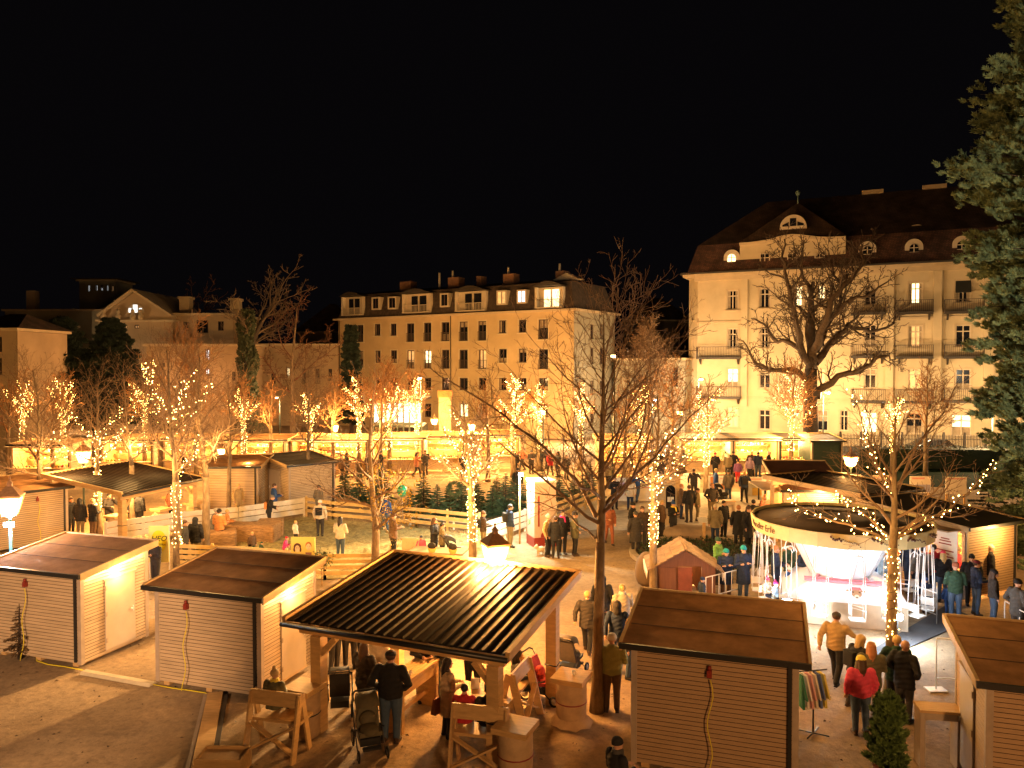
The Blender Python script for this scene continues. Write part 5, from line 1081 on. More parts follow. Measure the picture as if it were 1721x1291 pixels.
q = g(1490, 1300, 0); q = Vector((at(1492, 1250, 14.1).x, 14.1, 0)); pf = conifer('potted_fir', 'bushy little fir standing before the foot of the carousel tree', (q.x, q.y), 1.5, lambda z: .36 * (1 - (z / 1.9) ** 4), 60, 110, 5, m=mat('fresh_fir', (.07, .15, .04), .6, .4, 6, col2=(.24, .36, .1)), zlow=.3, droop=-.35, fluff=.45)
MB().lathe((0, 0, 0), [(.2, 0), (.26, .4), (.22, .4), (.18, .1)], 14).build('pot', mat('terracotta', (.3, .12, .06), .8), pf)
q = g(25, 1105); conifer('cut_fir', 'thin brownish fir leaning against the front of the leftmost hut', (q.x + .2, q.y - .1), 1.5, lambda z: .55 * (1 - z / 1.55), 40, 60, 6, m=mat('dry_needles', (.14, .08, .03), .8, .4), zlow=.2)
for px, yt, w, Y, sd_, lb in ((104, 541, 5.6, 80, 7, 'dark conifer before the long wing, left one of two'), (187, 543, 5.2, 82, 8, 'dark conifer before the gabled house, right one of two'), (590, 553, .8, 80, 9, 'narrow dark conifer at the left corner of the ochre block')):
    p = at(px, yt, Y); Ht = p.z; conifer('dark_conifer', lb, (p.x, Y), Ht, (lambda W_, H_: (lambda z: W_ * (1 - z / H_) ** .8 + .2))(w, Ht), 130 if w > 2 else 70, 220, sd_, m=M_needle2, tr=.25, zlow=1.5, group='dark conifers before the houses', droop=.0, fluff=2.2)
# christmas trees for sale
base_ = conifer('christmas_tree', 'christmas tree for sale, leftmost behind the plank fence', (0, 0), 1.9, lambda z: .78 * (1 - z / 1.95) + .04, 70, 70, 21, m=mat('xmas_needles', (.04, .11, .06), .6, .35, 4, col2=(.09, .17, .09)), group='christmas trees for sale behind the yard fence')
XT = [(690, 868), (712, 860), (735, 872), (755, 858), (775, 868), (800, 855), (828, 868), (850, 866), (872, 860), (835, 848), (862, 840), (912, 850), (940, 848), (965, 842), (990, 836), (605, 845), (580, 835), (640, 842)]
for i, (px, py) in enumerate(XT):
    o = base_ if i == 0 else copy_tree(base_); p = g(px, py); o.location = (p.x, p.y, 0); o.rotation_euler[2] = i * 1.3; s_ = .75 + .45 * ((i * 37) % 10) / 10; o.scale = (s_ * 1.1, s_ * 1.1, s_)
    side = 'left of the pale booth' if px < 890 else 'right of the pale booth'
    o['label'] = 'one of the cut christmas trees crowded behind the fence ' + ('under the yellow leaves' if px < 650 else side)
# ================================================================ CAROUSEL
cc = at(1413, 800, 24.4); CX_, CY_ = cc.x, cc.y
car = thing('swing_carousel', 'small chain swing carousel with yellow rim and glowing white drum', 'carousel', (CX_, CY_, 0), R(-18))
M_glow = mat('lit_white_drum', (.72, .72, .76), .5, .03, 3)
nR = 20; rt_, rb_ = 2.72, 2.66
mb = MB(); mb.lathe((0, 0, 0), [(rb_, 2.52), (rt_, 2.95), (rt_ - .05, 2.95), (rb_ - .05, 2.55), (rb_, 2.52)], nR, False, False); mb.build('rim', mat('rim_yellow', (.62, .50, .24), .55, .1, 2), car)
MB().lathe((0, 0, 0), [(rt_ - .08, 2.86), (1.2, 2.98), (.05, 3.12), (.01, 3.0), (1.2, 2.9), (rt_ - .08, 2.8)], 40).build('canopy', mat('canopy_cloth', (.055, .035, .022), .9, .15, 3), car)
MB().lathe((0, 0, 0), [(rt_ - .12, 2.56), (1.42, 2.25), (1.36, 2.25), (rt_ - .14, 2.62)], 40, True, False).build('canopy_skirt', M_glow, car)
MB().lathe((0, 0, 0), [(1.42, 2.24), (1.25, 1.85), (.82, 1.02), (.6, 1.0), (.3, 1.0)], 20, False).build('drum', M_glow, car)
mb = MB()
for k in range(10): a = 2 * math.pi * k / 10; mb.bar((1.43 * math.cos(a), 1.43 * math.sin(a), 2.2), (.84 * math.cos(a), .84 * math.sin(a), 1.04), .03, .02)
mb.build('drum_rib', mat('rib_grey', (.45, .42, .42), .5), car)
# lettering and painted squiggles on the rim
M_ink = mat('brown_ink', (.09, .035, .015), .7)
def on_rim(a, z, s, txt):
    o = text('rim_lettering', txt, s, M_ink, car, (0, 0, 0), shear=.2); r_ = rt_ + .008
    me = o.data
    for v in me.vertices:
        x, y = v.co.x, v.co.y; aa = a + x / rt_; rr_ = rt_ * (math.cos(math.pi / nR) / math.cos(((aa + math.pi / nR * 0) % (2 * math.pi / nR)) - math.pi / nR)) * (rb_ + (rt_ - rb_) * ((z + y - 2.52) / .43)) / rt_ + .012 + v.co.z
        v.co = (rr_ * math.cos(aa), rr_ * math.sin(aa), z + y)
    o.rotation_euler = (0, 0, 0)
on_rim(R(-155), 2.74, .30, 'Wunder Erle')
for a in (-118, -95, -72, -50):
    mb = MB(); rg = random.Random(a)
    for k in range(16):
        aa = R(a + k * 1.1) + R(18); z = 2.84 - .012 * k + rg.uniform(-.05, .05); rr_ = (rb_ + (rt_ - rb_) * ((z - 2.52) / .43)) + .004; s_ = .035 if k < 6 else .018
        mb.ell((rr_ * math.cos(aa), rr_ * math.sin(aa), z), (s_, s_, s_ * 1.2), 6, 4)
    mb.build('painted_ornament', M_ink, car)
# base: skirted box and sloping panels
bx_ = 1.7
MB().box(-bx_, bx_, -bx_, bx_, .0, .72).build('base_skirt', mat('skirt_cloth', (.62, .50, .36), .7, .1, 3), car)
mb = MB(); mb.add([(-bx_ - .05, -bx_ - .05, .724), (bx_ + .05, -bx_ - .05, .724), (bx_ + .05, bx_ + .05, .724), (-bx_ - .05, bx_ + .05, .724), (-.95, -.95, 1.12), (.95, -.95, 1.12), (.95, .95, 1.12), (-.95, .95, 1.12)], [(0, 3, 2, 1), (0, 1, 5, 4), (1, 2, 6, 5), (2, 3, 7, 6), (3, 0, 4, 7), (4, 5, 6, 7)]); mb.build('base_panel', M_glow, car)
mb = MB()
for a, b in (((-.8, -.8, 1.1), (-.4, -.4, 1.5)), ((.8, -.8, 1.1), (.4, -.4, 1.5)), ((-.8, .8, 1.1), (-.4, .4, 1.5)), ((.8, .8, 1.1), (.4, .4, 1.5))): mb.bar(a, b, .07, .07)
mb.bar((-1.1, -1.0, 1.15), (1.1, -1.0, 1.15), .06, .06).bar((-1.1, -.9, 1.2), (1.1, -.9, 1.2), .05, .05); mb.build('strut', mat('pink_paint', (.6, .2, .25), .5), car)
# deer head painting on the sloping front panel
def onp(x, t, o=.006): y = -bx_ - .05 + (bx_ + .05 - .95) * t; z = .724 + (1.12 - .724) * t; return Vector((x, y, z)) + Vector((0, -.36, .93)) * o
def blob(name, cx, ct, rx, rt2, m, o, n=14):
    mb = MB(); mb.add([tuple(onp(cx + rx * math.cos(2 * math.pi * k / n), ct + rt2 * math.sin(2 * math.pi * k / n), o)) for k in range(n)], [tuple(range(n))]); return mb.build(name, m, car)
M_tan = mat('deer_tan', (.40, .22, .10), .7); 
blob('painted_deer_head', .35, .5, .15, .20, M_tan, .006); blob('painted_deer_muzzle', .35, .34, .07, .1, mat('deer_cream', (.7, .55, .4), .7), .010); blob('painted_deer_nose', .35, .30, .03, .03, M_ink, .014)
for s_ in (-1, 1): blob('painted_deer_eye', .35 + s_ * .09, .55, .028, .035, M_ink, .012); blob('painted_deer_ear', .35 + s_ * .2, .62, .09, .045, M_tan, .008)
mb = MB(); mb.add([tuple(onp(.35 + x, .5 + t, .009)) for x, t in ((-.17, .16), (.17, .16), (.12, .30), (-.12, .30))], [(0, 1, 2, 3)]); mb.build('painted_cap', mat('cap_red', (.5, .15, .15), .7), car)
# swings
rg = random.Random(2); NS = 16
for k in range(NS):
    a = 2 * math.pi * k / NS + .1; ca, sa = math.cos(a), math.sin(a); r_ = 2.5; tx, ty = -sa, ca
    P0 = Vector((r_ * ca, r_ * sa, 0)); T_ = Vector((tx, ty, 0)); Rn = Vector((ca, sa, 0)); zs = .48
    se = MB(); q = [P0 + T_ * x + Rn * y + Vector((0, 0, zs)) for x, y in ((-.2, -.17), (.2, -.17), (.2, .17), (-.2, .17))]; se.hexa(q + [v + Vector((0, 0, .03)) for v in q])
    q = [P0 + T_ * -.19 + Rn * y + Vector((0, 0, z)) for y, z in ((-.17, zs + .16), (.17, zs + .16))]; se.hexa([q[0], q[1], q[1] + T_ * .025, q[0] + T_ * .025] + [v + Vector((0, 0, .22)) for v in (q[0], q[1], q[1] + T_ * .025, q[0] + T_ * .025)])
    for y in (-.17, .17): se.tube([P0 + T_ * -.18 + Rn * y + Vector((0, 0, zs)), P0 + T_ * -.2 + Rn * y + Vector((0, 0, zs + .4)), P0 + T_ * .2 + Rn * y + Vector((0, 0, zs + .3)), P0 + T_ * .19 + Rn * y + Vector((0, 0, zs))], .012, 5)
    so = se.build('swing_seat', M_white, car)
    ch = MB()
    for x in (-.19, .19):
        for y in (-.17, .17): 
            ch.tube([P0 + T_ * x + Rn * y + Vector((0, 0, zs + .1)), P0 + T_ * x * .95 + Rn * y * .6 + Vector((0, 0, 2.2))], .011, 5)
    ch.build('chain', M_whitem, so)
    ar = MB()
    for y in (-.1, .1): ar.tube([P0 + T_ * (-.2) + Rn * y + Vector((0, 0, 2.2)), P0 + T_ * (-.14) + Rn * y + Vector((0, 0, 2.3)), P0 + Rn * y + Vector((0, 0, 2.34)), P0 + T_ * .14 + Rn * y + Vector((0, 0, 2.3)), P0 + T_ * .2 + Rn * y + Vector((0, 0, 2.2))], .014, 5)
    for x in (-.18, .18): ar.tube([P0 + T_ * x + Vector((0, 0, 2.22)), P0 + T_ * x * .3 + Vector((0, 0, 2.6))], .014, 5)
    ar.build('hanger', M_whitem, so)
for a, z, w in ((-150, .55, 300), (-62, .55, 420), (-20, .9, 200), (60, .9, 200)):
    x, y = 2.15 * math.cos(R(a)), 2.15 * math.sin(R(a)) - .15
    light('carousel_flood', (x * 1.08, y * 1.08 - .2, z + .35), w * .55, COOL, .08, car)
for k in range(6): a = k * math.pi / 3; light('canopy_light', (1.75 * math.cos(a), 1.75 * math.sin(a), 2.2), 95, COOL, .1, car)
for lb, (px, py, Y) in (('glaring white floodlight on the ground to the right of the carousel base', (1508, 1037, 21.4)), ('glaring white floodlight to the left of the carousel base', (1322, 1012, 22.4))):
    p = at(px, py, Y); fl = thing('floodlight', lb, 'floodlight', (p.x, p.y, 0), 0, 'white floodlights at the carousel'); MB().box(-.02, .02, -.02, .02, 0, p.z - .1).box(-.2, .2, -.15, .15, 0, .03).build('stand', M_black, fl); MB().box(-.15, .15, -.04, .06, p.z - .1, p.z + .1).build('housing', M_black, fl); MB().box(-.12, .12, -.05, -.042, p.z - .08, p.z + .08).build('glass', M_led, fl); light('flood_glow', (0, -.2, p.z + .05), 170, COOL, .07, fl)
# rubber mat
mb = MB(); mb.hexa([g(1455, 1105, .0), g(1500, 1092), g(1625, 1035), g(1570, 1010)] + [p + Vector((0, 0, .015)) for p in (g(1455, 1105), g(1500, 1092), g(1625, 1035), g(1570, 1010))])
mb = MB(); Q = [g(1440, 1108), g(1512, 1096), g(1640, 1040), g(1590, 1018)]; mb.hexa([p + Vector((0, 0, .002)) for p in Q] + [p + Vector((0, 0, .02)) for p in Q]); tag(mb.build('rubber_mat', mat('grey_mat', (.06, .06, .065), .8, .2, 3)), 'dark mat on the ground right of the carousel under the swings', 'mat')
# barriers
def barrier(label, pts, h=.95, step=.45, feet=False, group='white tube barriers'):
    o = pts[0]; rt = thing('barrier', label, 'barrier', tuple(o), 0, group); L = [p - o for p in pts]
    mb = MB(); ps_ = MB()
    for a, b in zip(L, L[1:]):
        for z in (h, .3): mb.tube([a + Vector((0, 0, z)), b + Vector((0, 0, z))], .018, 6)
        n = max(1, int((b - a).length / step))
        for k in range(n + 1):
            q = a.lerp(b, k / n); z0 = .0 if k in (0, n) else .3; ps_.tube([q + Vector((0, 0, z0)), q + Vector((0, 0, h))], .015, 6)
    mb.build('rail', M_whitem, rt); ps_.build('upright', M_whitem, rt)
    if feet:
        for q in (L[0], L[-1]): MB().box(q.x - .22, q.x + .22, q.y - .15, q.y + .15, .0, .03).build('foot_plate', M_whitem, rt)
    return rt
barrier('white barrier in front of the two women in teal hats', [g(1186, 1020), g(1240, 1005)], step=.28)
barrier('white barrier behind the carousel on its left side', [g(1322, 992), g(1405, 990)], step=.4)
barrier('white barrier curving round the right side of the carousel', [g(1505, 1030), g(1535, 1035), g(1574, 1050), g(1574, 1030)], step=.3)
barrier('white barrier on foot plates standing alone right of the fir', [g(1573, 1160), g(1650, 1165)], h=1.25, step=.5, feet=True)
barrier('white barrier at the right edge below the beanie wearer', [g(1688, 1065), g(1740, 1100)], step=.4)
# ================================================================ TOY CRIB
cp = g(1098, 1012); crib = thing('toy_crib', 'reddish wooden crib house with shingle roof and icicle trim', 'crib', (cp.x + .05, cp.y + .05, 0), R(-6))
M_redw = mat('red_wood', (.15, .060, .032), .55, .2, 4, .2, 30, stretch=(4, 4, .5)); M_shing = mat('shingles', (.20, .11, .05), .7, .3, 2.5, .4, 20, col2=(.36, .23, .13))
w_, d_, e_, rg_ = 1.95, 1.5, 1.15, 1.75
MB().prism([(0, 0), (.75, 0), (.75, e_ + .25), (.75, e_ + .45), (0, e_)], 'y', 0, .06).prism([(1.5, 0), (w_, 0), (w_, e_), (1.5, e_ + .28)], 'y', 0, .06).prism([(.75, e_ + .05), (1.5, e_ + .05), (1.5, e_ + .28), (w_ / 2, rg_ - .06), (.75, e_ + .46)], 'y', .003, .055).box(0, .06, .07, d_, 0, e_).box(w_ - .06, w_, .07, d_, 0, e_).box(.06, w_ - .06, d_ - .06, d_ - .003, 0, e_).build('wall', M_redw, crib)
MB().box(.16, .7, -.03, -.004, .05, e_ - .02).build('door', M_redw, crib); MB().box(.75, 1.2, -.06, -.03, .02, e_ + .02).build('shutter', mat('red_wood_light', (.20, .055, .03), .5, .2, 4), crib)
for s_ in (0, 1):
    mb = MB(); n = 6
    for k in range(n):
        f0, f1 = k / n, (k + 1) / n + .04
        xa = (-.25 if s_ == 0 else w_ + .25); xm = w_ / 2
        x0_, x1_ = xa + (xm - xa) * f0, xa + (xm - xa) * f1; z0_, z1_ = e_ - .12 + (rg_ - e_ + .14) * f0, e_ - .12 + (rg_ - e_ + .14) * f1; o = .02
        mb.hexa([(x0_, -.2, z0_ + o), (x1_, -.2, z1_), (x1_, d_ + .15, z1_), (x0_, d_ + .15, z0_ + o), (x0_, -.2, z0_ + .045 + o), (x1_, -.2, z1_ + .02), (x1_, d_ + .15, z1_ + .02), (x0_, d_ + .15, z0_ + .045 + o)])
    mb.build('roof', M_shing, crib)
mb = MB(); rg = random.Random(3)
for x in (-.26, w_ + .26):
    for k in range(14): y = -.15 + k * .12; mb.cyl(x, y, e_ - .15 - rg.uniform(.1, .35), e_ - .1, .006, .03, 5)
mb.build('icicle_trim', M_white, crib)
small('toy_display', 'colourful toys and green sprigs inside the toy crib', 'toys', (cp.x + 1.2, cp.y + .5, 0), lambda rt: (MB().box(-.2, .3, -.1, .3, 0, .35).build('box', M_white, rt), MB().ell((0, 0, .5), .15, 8, 6).build('green_ball', mat('ware_lime', (.3, .5, .05), .5), rt), MB().ell((.1, .05, .75), .12, 8, 6).build('red_ball', mat('ware_red', (.6, .08, .04), .5), rt), MB().ell((-.05, -.1, .4), .08, 8, 6).build('blue_ball', mat('ware_blue', (.05, .15, .5), .5), rt)))
light('crib_light', (cp.x + 1.1, cp.y + .7, 1.1), 22, GOLD, .1)
# ================================================================ STONE KIOSK, BOULDERS
kp = g(1123, 866); ks = thing('stone_kiosk', 'small eight sided stone kiosk with dark pointed roof and arched niche', 'kiosk', (kp.x, kp.y, 0), 0)
M_stone = mat('kiosk_stone', (.42, .32, .20), .85, .2, 4, .4, 25)
MB().lathe((0, 0, 0), [(.85, 0), (.85, .15), (.66, .2), (.62, .25), (.62, 2.05), (.74, 2.1), (.78, 2.25)], 8, False, True, math.pi / 8).build('body', M_stone, ks)
MB().lathe((0, 0, 0), [(1.0, 2.253), (.95, 2.35), (.45, 2.65), (.2, 2.9), (.12, 2.95), (.10, 3.15), (.14, 3.2), (.02, 3.4)], 8, False, True, math.pi / 8).build('roof', mat('kiosk_roof', (.08, .05, .035), .8, .2, 4), ks)
mb = MB(); arch(mb, 0, .45, .24, .95, -.585, -.578, 10); mb.build('niche', M_glassdark, ks)
mb = MB(); arch(mb, 0, .42, .31, .98, -.581, -.574, 12); mb.build('niche_frame', M_cornice, ks)
MB().box(-.16, .16, -.60, -.588, .8, 1.05).build('notice', M_white, ks)
def boulder(label, P, r, m, seed, z=None):
    rg = random.Random(seed); mb = MB(); mb.ell((0, 0, r[2] * .75), r, 18, 12); mb.v = [(x * (1 + .10 * math.sin(5 * y + seed) + rg.uniform(-.02, .02)), y * (1 + .08 * math.sin(4 * z_ + seed)), max(0, z_ * (1 + .08 * math.sin(3 * x + seed)))) for x, y, z_ in mb.v]
    return tag(mb.build('boulder', m, None, (P[0], P[1], 0)), label, 'boulder')
boulder('large smooth tan boulder left of the toy crib behind the lit trunk', g(1088, 982), (.42, .4, .62), mat('tan_stone', (.16, .11, .07), .8, .12, 2, .2, 20), 2)
boulder('low flat grey brown boulder beside the stone kiosk', g(1160, 905), (1.3, .9, .35), mat('brown_stone', (.30, .22, .15), .85, .2, 2, .3, 20), 4)
rt = thing('lectern_sign', 'small cream sign on a post at the edge of the planted bed', 'sign', tuple(g(1183, 912)), 0); MB().box(-.06, .06, -.04, .04, 0, .95).build('post', M_pine, rt); MB().hexa([(-.28, -.2, .92), (.28, -.2, .92), (.28, .12, 1.05), (-.28, .12, 1.05), (-.28, -.2, .96), (.28, -.2, .96), (.28, .12, 1.09), (-.28, .12, 1.09)]).build('sign_board', M_white, rt)
# ================================================================ FENCES OF THE STRAW YARD
def plank_fence(label, pts, m, h=1.0, n=3, bh=.16, step=1.9, group='plank fences of the straw yard'):
    o = pts[0]; rt = thing('plank_fence', label, 'fence', tuple(o), 0, group); L = [p - o for p in pts]
    for a, b in zip(L, L[1:]):
        k_ = max(1, int(round((b - a).length / step))); d = (b - a).normalized(); nn = Vector((d.y, -d.x, 0))
        for k in range(k_ + 1):
            q = a.lerp(b, k / k_); MB().bar(q, q + Vector((0, 0, h + .05)), .09, .09, (0, 1, 0)).build('post', m, rt)
        for k in range(n):
            z = h - .08 - k * (h - .12) / n; MB().bar(a + nn * .07 + Vector((0, 0, z)), b + nn * .07 + Vector((0, 0, z)), .03, bh).build('rail', m, rt)
    return rt
M_plank = mat('fence_yellow_pine', (.68, .48, .20), .55, .15, 4); M_plankw = mat('fence_white_pine', (.72, .66, .56), .55, .1, 4)
plank_fence('white plank fence at the back left of the straw yard', [g(178, 916), g(300, 896), g(400, 886), g(511, 869)], M_plankw, .95, 3, .24)
plank_fence('yellow pine plank fence across the back of the straw yard', [g(515, 868), g(560, 876), g(700, 888), g(806, 900)], M_plank, 1.0)
plank_fence('white plank fence of the yard gate beside the pale booth', [g(812, 918), g(882, 893)], M_plankw, 1.0, 3, .22)
plank_fence('yellow pine plank fence running back behind the pale booth', [g(934, 880), g(1005, 846)], M_plank, 1.05)
plank_fence('yellow pine plank fence along the front of the straw yard', [g(295, 955), g(420, 960), g(546, 974), g(655, 972)], M_plank, .95, 4, .14)
plank_fence('low white railing in the middle of the back fence', [g(690, 882), g(840, 898)], M_plankw, .5, 2, .08, 1.2)
# straw bales
def bale(label, P, rz, L=1.6):
    mb = MB(); rg = random.Random(int(P[0])); mb.box(-L / 2, L / 2, -.45, .45, 0, .85); o = mb.build('straw_bale', mat('bale', (.34, .20, .09), .95, .35, 6, 1.0, 25, stretch=(1, 1, 4)), None, (P[0], P[1], .0)); o.rotation_euler[2] = rz
    md = o.modifiers.new('b', 'BEVEL'); md.width = .08; md.segments = 2
    return tag(o, label, 'straw bale', 'straw bales in the yard')
bale('long straw bale below the white fence with a child on top', g(418, 912), R(-5), 2.6); bale('short straw bale at the left end of the yard', g(372, 926), R(20), 1.2); bale('straw bale by the left kids in the yard', g(455, 905), R(12), 1.1)
# booth
bp = g(898, 921); bo = thing('ticket_booth', 'tall pale booth with red skirting at the yard corner', 'booth', (bp.x, bp.y, 0), R(18)); bh_ = 2.75
MB().box(0, .98, 0, .98, .42, bh_).build('body', mat('booth_wall', (.52, .38, .30), .6, .06, 2), bo); MB().box(-.01, .99, -.01, .99, 0, .418).build('red_skirting', M_red, bo); MB().box(-.04, 1.02, -.04, 1.02, bh_ + .003, bh_ + .09).build('roof', M_white, bo)
MB().box(.16, .23, -.02, -.003, .9, 2.2).build('red_stripe', M_red, bo); mb = MB(); arch(mb, .45, .43, .16, .05, -.02, -.003, 10); mb.build('red_arch', M_red, bo)
MB().box(.5, .51, -.015, -.003, .6, 2.3).box(.5, .95, -.015, -.003, 2.3, 2.31).build('door_line', mat('line_grey', (.4, .35, .3), .6), bo)
mb = MB(); mb.ell((-.0, .6, 1.0), (.01, .14, .12), 10, 6); mb.build('green_emblem', mat('emblem_green', (.15, .4, .12), .6), bo)
MB().tube([(-.35, .9, 0), (-.35, .9, 3.0)], .04, 8).build('mast', M_pine, bo); MB().box(-.45, -.25, .75, .83, 2.95, 3.12).build('floodlight', M_black, bo); MB().box(-.43, -.27, .735, .748, 2.97, 3.1).build('floodlight_glass', M_led, bo); light('yard_flood', (-.35, .5, 3.0), 520, (.86, 1, .88), .1, bo); light('yard_flood', (-.8, .9, 2.95), 420, (.86, 1, .88), .1, bo)
# desk with two cut-out heads
dp = g(742, 965); dk = thing('craft_table', 'red brown craft table with two cut out heads beside the yard fence', 'table', (dp.x, dp.y + .4, 0), R(-12)); M_terr = mat('table_red', (.42, .20, .11), .6, .1, 4)
MB().box(-1.2, .9, -.45, .45, .75, .8).build('tabletop', M_terr, dk); MB().box(.86, .9, -.45, .45, 0, .748).box(-1.2, .86, -.42, -.38, .1, .748).build('side_panel', M_white, dk)
for x in (-.25, .55):
    MB().ell((x, -.5, .98), (.16, .03, .2), 14, 10).build('cutout_face', mat('cutout_yellow', (.7, .5, .12), .6), dk); MB().ell((x, -.515, 1.07), (.17, .03, .13), 14, 8).build('cutout_hair', M_black, dk)
rt = thing('notice_board', 'orange notice board standing left of the craft table', 'sign', tuple(g(690, 945)), R(-10)); MB().box(-.35, .35, -.02, .02, .35, .95).build('panel', mat('orange_board', (.75, .38, .22), .6), rt); text('lettering', '- - . - -', .12, M_red, rt, (0, -.026, .78)); MB().box(-.33, -.28, -.018, .018, 0, .348).box(.28, .33, -.018, .018, 0, .348).build('leg', M_pine, rt)
# yellow poster with two children's faces
fp = g(510, 985); fb = thing('face_poster', 'square yellow board with two drawn faces on the front yard fence', 'poster', (fp.x, fp.y, 0), R(-4)); w2 = .43; zb_ = .85
MB().box(-w2, w2, -.02, .02, zb_, zb_ + .88).build('panel', mat('poster_yellow', (.80, .68, .16), .6, .03, 3), fb); MB().box(-.03, .03, .02, .08, 0, 1.6).build('post', M_pine, fb)
def disc(name, x, z, rx, rz_, m, y, par, n=16): MB().add([(x + rx * math.cos(-2 * math.pi * k / n), y, z + rz_ * math.sin(-2 * math.pi * k / n)) for k in range(n)], [tuple(range(n))]).build(name, m, par)
M_hairb = mat('print_brown', (.12, .04, .02), .7); M_hairg = mat('print_ginger', (.45, .17, .04), .7); M_facep = mat('print_skin', (.82, .66, .40), .7); M_bodyp = mat('print_mauve', (.32, .17, .13), .7)
disc('printed_hair', -.2, zb_ + .54, .135, .13, M_hairb, -.024, fb); disc('printed_hair', -.31, zb_ + .44, .035, .08, M_hairb, -.0245, fb); disc('printed_hair', -.09, zb_ + .44, .035, .08, M_hairb, -.0245, fb); disc('printed_face', -.2, zb_ + .47, .085, .12, M_facep, -.027, fb)
disc('printed_hair', .2, zb_ + .6, .11, .12, M_hairg, -.024, fb); disc('printed_face', .2, zb_ + .54, .085, .12, M_facep, -.027, fb)
for x, z in ((-.235, .5), (-.165, .5), (.165, .57), (.235, .57)): disc('printed_eye', x, zb_ + z, .012, .015, M_hairb, -.030, fb)
MB().prism([(-.27, zb_ + .06), (-.13, zb_ + .06), (-.1, zb_ + .26), (-.14, zb_ + .2), (-.26, zb_ + .2), (-.3, zb_ + .26)], 'y', -.028, -.023).build('printed_body', M_bodyp, fb); MB().prism([(.12, zb_ + .0), (.28, zb_ + .0), (.31, zb_ + .35), (.09, zb_ + .35)], 'y', -.028, -.023).build('printed_body', M_bodyp, fb)
rt = thing('fir_bunch', 'bunch of fir twigs hanging beside the yellow face board', 'plant', (fp.x + .65, fp.y, .95)); rg = random.Random(4); mb = MB()
for k in range(500):
    a = Vector((rg.gauss(0, .16), rg.gauss(0, .1), rg.gauss(0, .13))); d = Vector((rg.gauss(0, 1), rg.gauss(0, 1), rg.gauss(0, 1))).normalized() * .05; e = d.orthogonal().normalized() * .015; mb.add([tuple(a - d), tuple(a + e), tuple(a + d), tuple(a - e)], [(0, 1, 2, 3)])
mb.build('foliage', M_needle, rt); MB().cyl(0, 0, -.95, 0, .02, n=6).build('stem', M_pine, rt)
# yellow HEO banner
hp = at(267, 917, 27.0); hb_ = thing('yellow_banner', 'tall yellow banner reading HEO beside the first hut', 'banner', (hp.x, hp.y, 0), R(3)); zt = at(267, 884, 27).z; w2 = .34
MB().box(-w2, w2, -.015, .015, zt - 1.28, zt).build('panel', mat('banner_yellow', (.80, .74, .25), .6, .03, 3), hb_); disc('yellow_disc', 0, zt - .55, .27, .40, mat('banner_disc', (.85, .72, .0), .6), -.017, hb_, 24)
M_inkb = mat('black_ink', (.015, .012, .012), .7)
text('lettering', 'HEO', .27, M_inkb, hb_, (0, -.022, zt - .45), shear=.3); text('small_lettering', 'STERN', .10, mat('brown_print', (.25, .13, .03), .7), hb_, (.1, -.022, zt - .66)); MB().tube([(-w2, 0.03, 0), (-w2, .03, zt)], .02, 6).tube([(w2, 0.03, 0), (w2, .03, zt)], .02, 6).build('pole', M_white, hb_)
# banners and boards
def board(label, px, py, w, h, zb, m=None, deco=None, rz=0, group='white information boards', legs=True):
    p = g(px, py); rt = thing('info_board', label, 'sign', (p.x, p.y, 0), rz, group); MB().box(-w / 2, w / 2, -.02, .02, zb, zb + h).build('panel', m or M_white, rt)
    if legs and zb > .1:
        for x in (-w / 2 + .08, w / 2 - .08): MB().box(x - .04, x + .04, .021, .08, 0, zb + h * .7).build('leg', M_pine, rt)
    for x0_, x1_, z0_, z1_, mm in (deco or []): MB().box(-w / 2 + w * x0_, -w / 2 + w * x1_, -.028, -.021, zb + h * z0_, zb + h * z1_).build('printed_area', mm, rt)
    return rt
M_or = mat('print_orange', (.75, .28, .06), .6); M_pk = mat('print_pink', (.72, .38, .34), .6); M_bl = mat('print_blue', (.35, .38, .6), .6); M_gy = mat('print_grey', (.45, .42, .42), .6); M_ch = mat('print_cheese', (.75, .5, .12), .6)
board('white banner left of the lit trunk before the striped stall', 1158, 825, 1.35, 1.05, .05, deco=[(.1, .9, .8, .86, M_gy)])
board('white banner with an orange left half behind the stroller', 1210, 833, 1.35, 1.15, .02, deco=[(.08, .42, .05, .95, M_or), (.5, .9, .85, .9, M_pk), (.55, .85, .3, .6, M_or)])
board('white banner with a cheese coloured shape right of the purple jacket', 1264, 835, 1.4, 1.15, .02, deco=[(.15, .9, .86, .92, M_pk), (.5, .98, .05, .45, M_ch), (.72, .98, .45, .62, M_ch)])
board('white banner beneath the lit branches left of the stone kiosk', 1070, 842, 2.6, 1.3, .02, deco=[(.05, .5, .3, .8, mat('print_lilac', (.6, .45, .75), .6)), (.6, .9, .55, .6, M_pk)])
board('white board stacked over another at the rusty roofed hut', 1300, 850, 1.3, 1.1, .5)
for px, lb, dc in ((1429, 'cream information board behind the lantern post', [(.53, .97, .1, .9, M_pk), (.1, .45, .3, .34, M_gy)]), (1483, 'cream information board hidden by the lit branches', [(.1, .9, .85, .92, M_pk)]), (1546, 'white information board with a blue lower half', [(.1, .7, .82, .92, M_pk), (.25, .97, .05, .5, M_bl)]), (1606, 'white information board with a red line, next to the spruce', [(.06, .95, .86, .93, M_pk), (.08, .16, .12, .22, M_gy)])):
    board(lb, px, 857 + (px - 1429) * .03, 1.1, .9, 1.0, M_cream if px < 1500 else M_white, dc, group='information boards before the lawn')
p = Vector((14.9, 25.2, 0)); rt = thing('menu_board', 'tall white menu board with red lines at the corner of the snack stall', 'sign', (C.x - .04 + .2 * -.45, C.y, 0), uR_); 
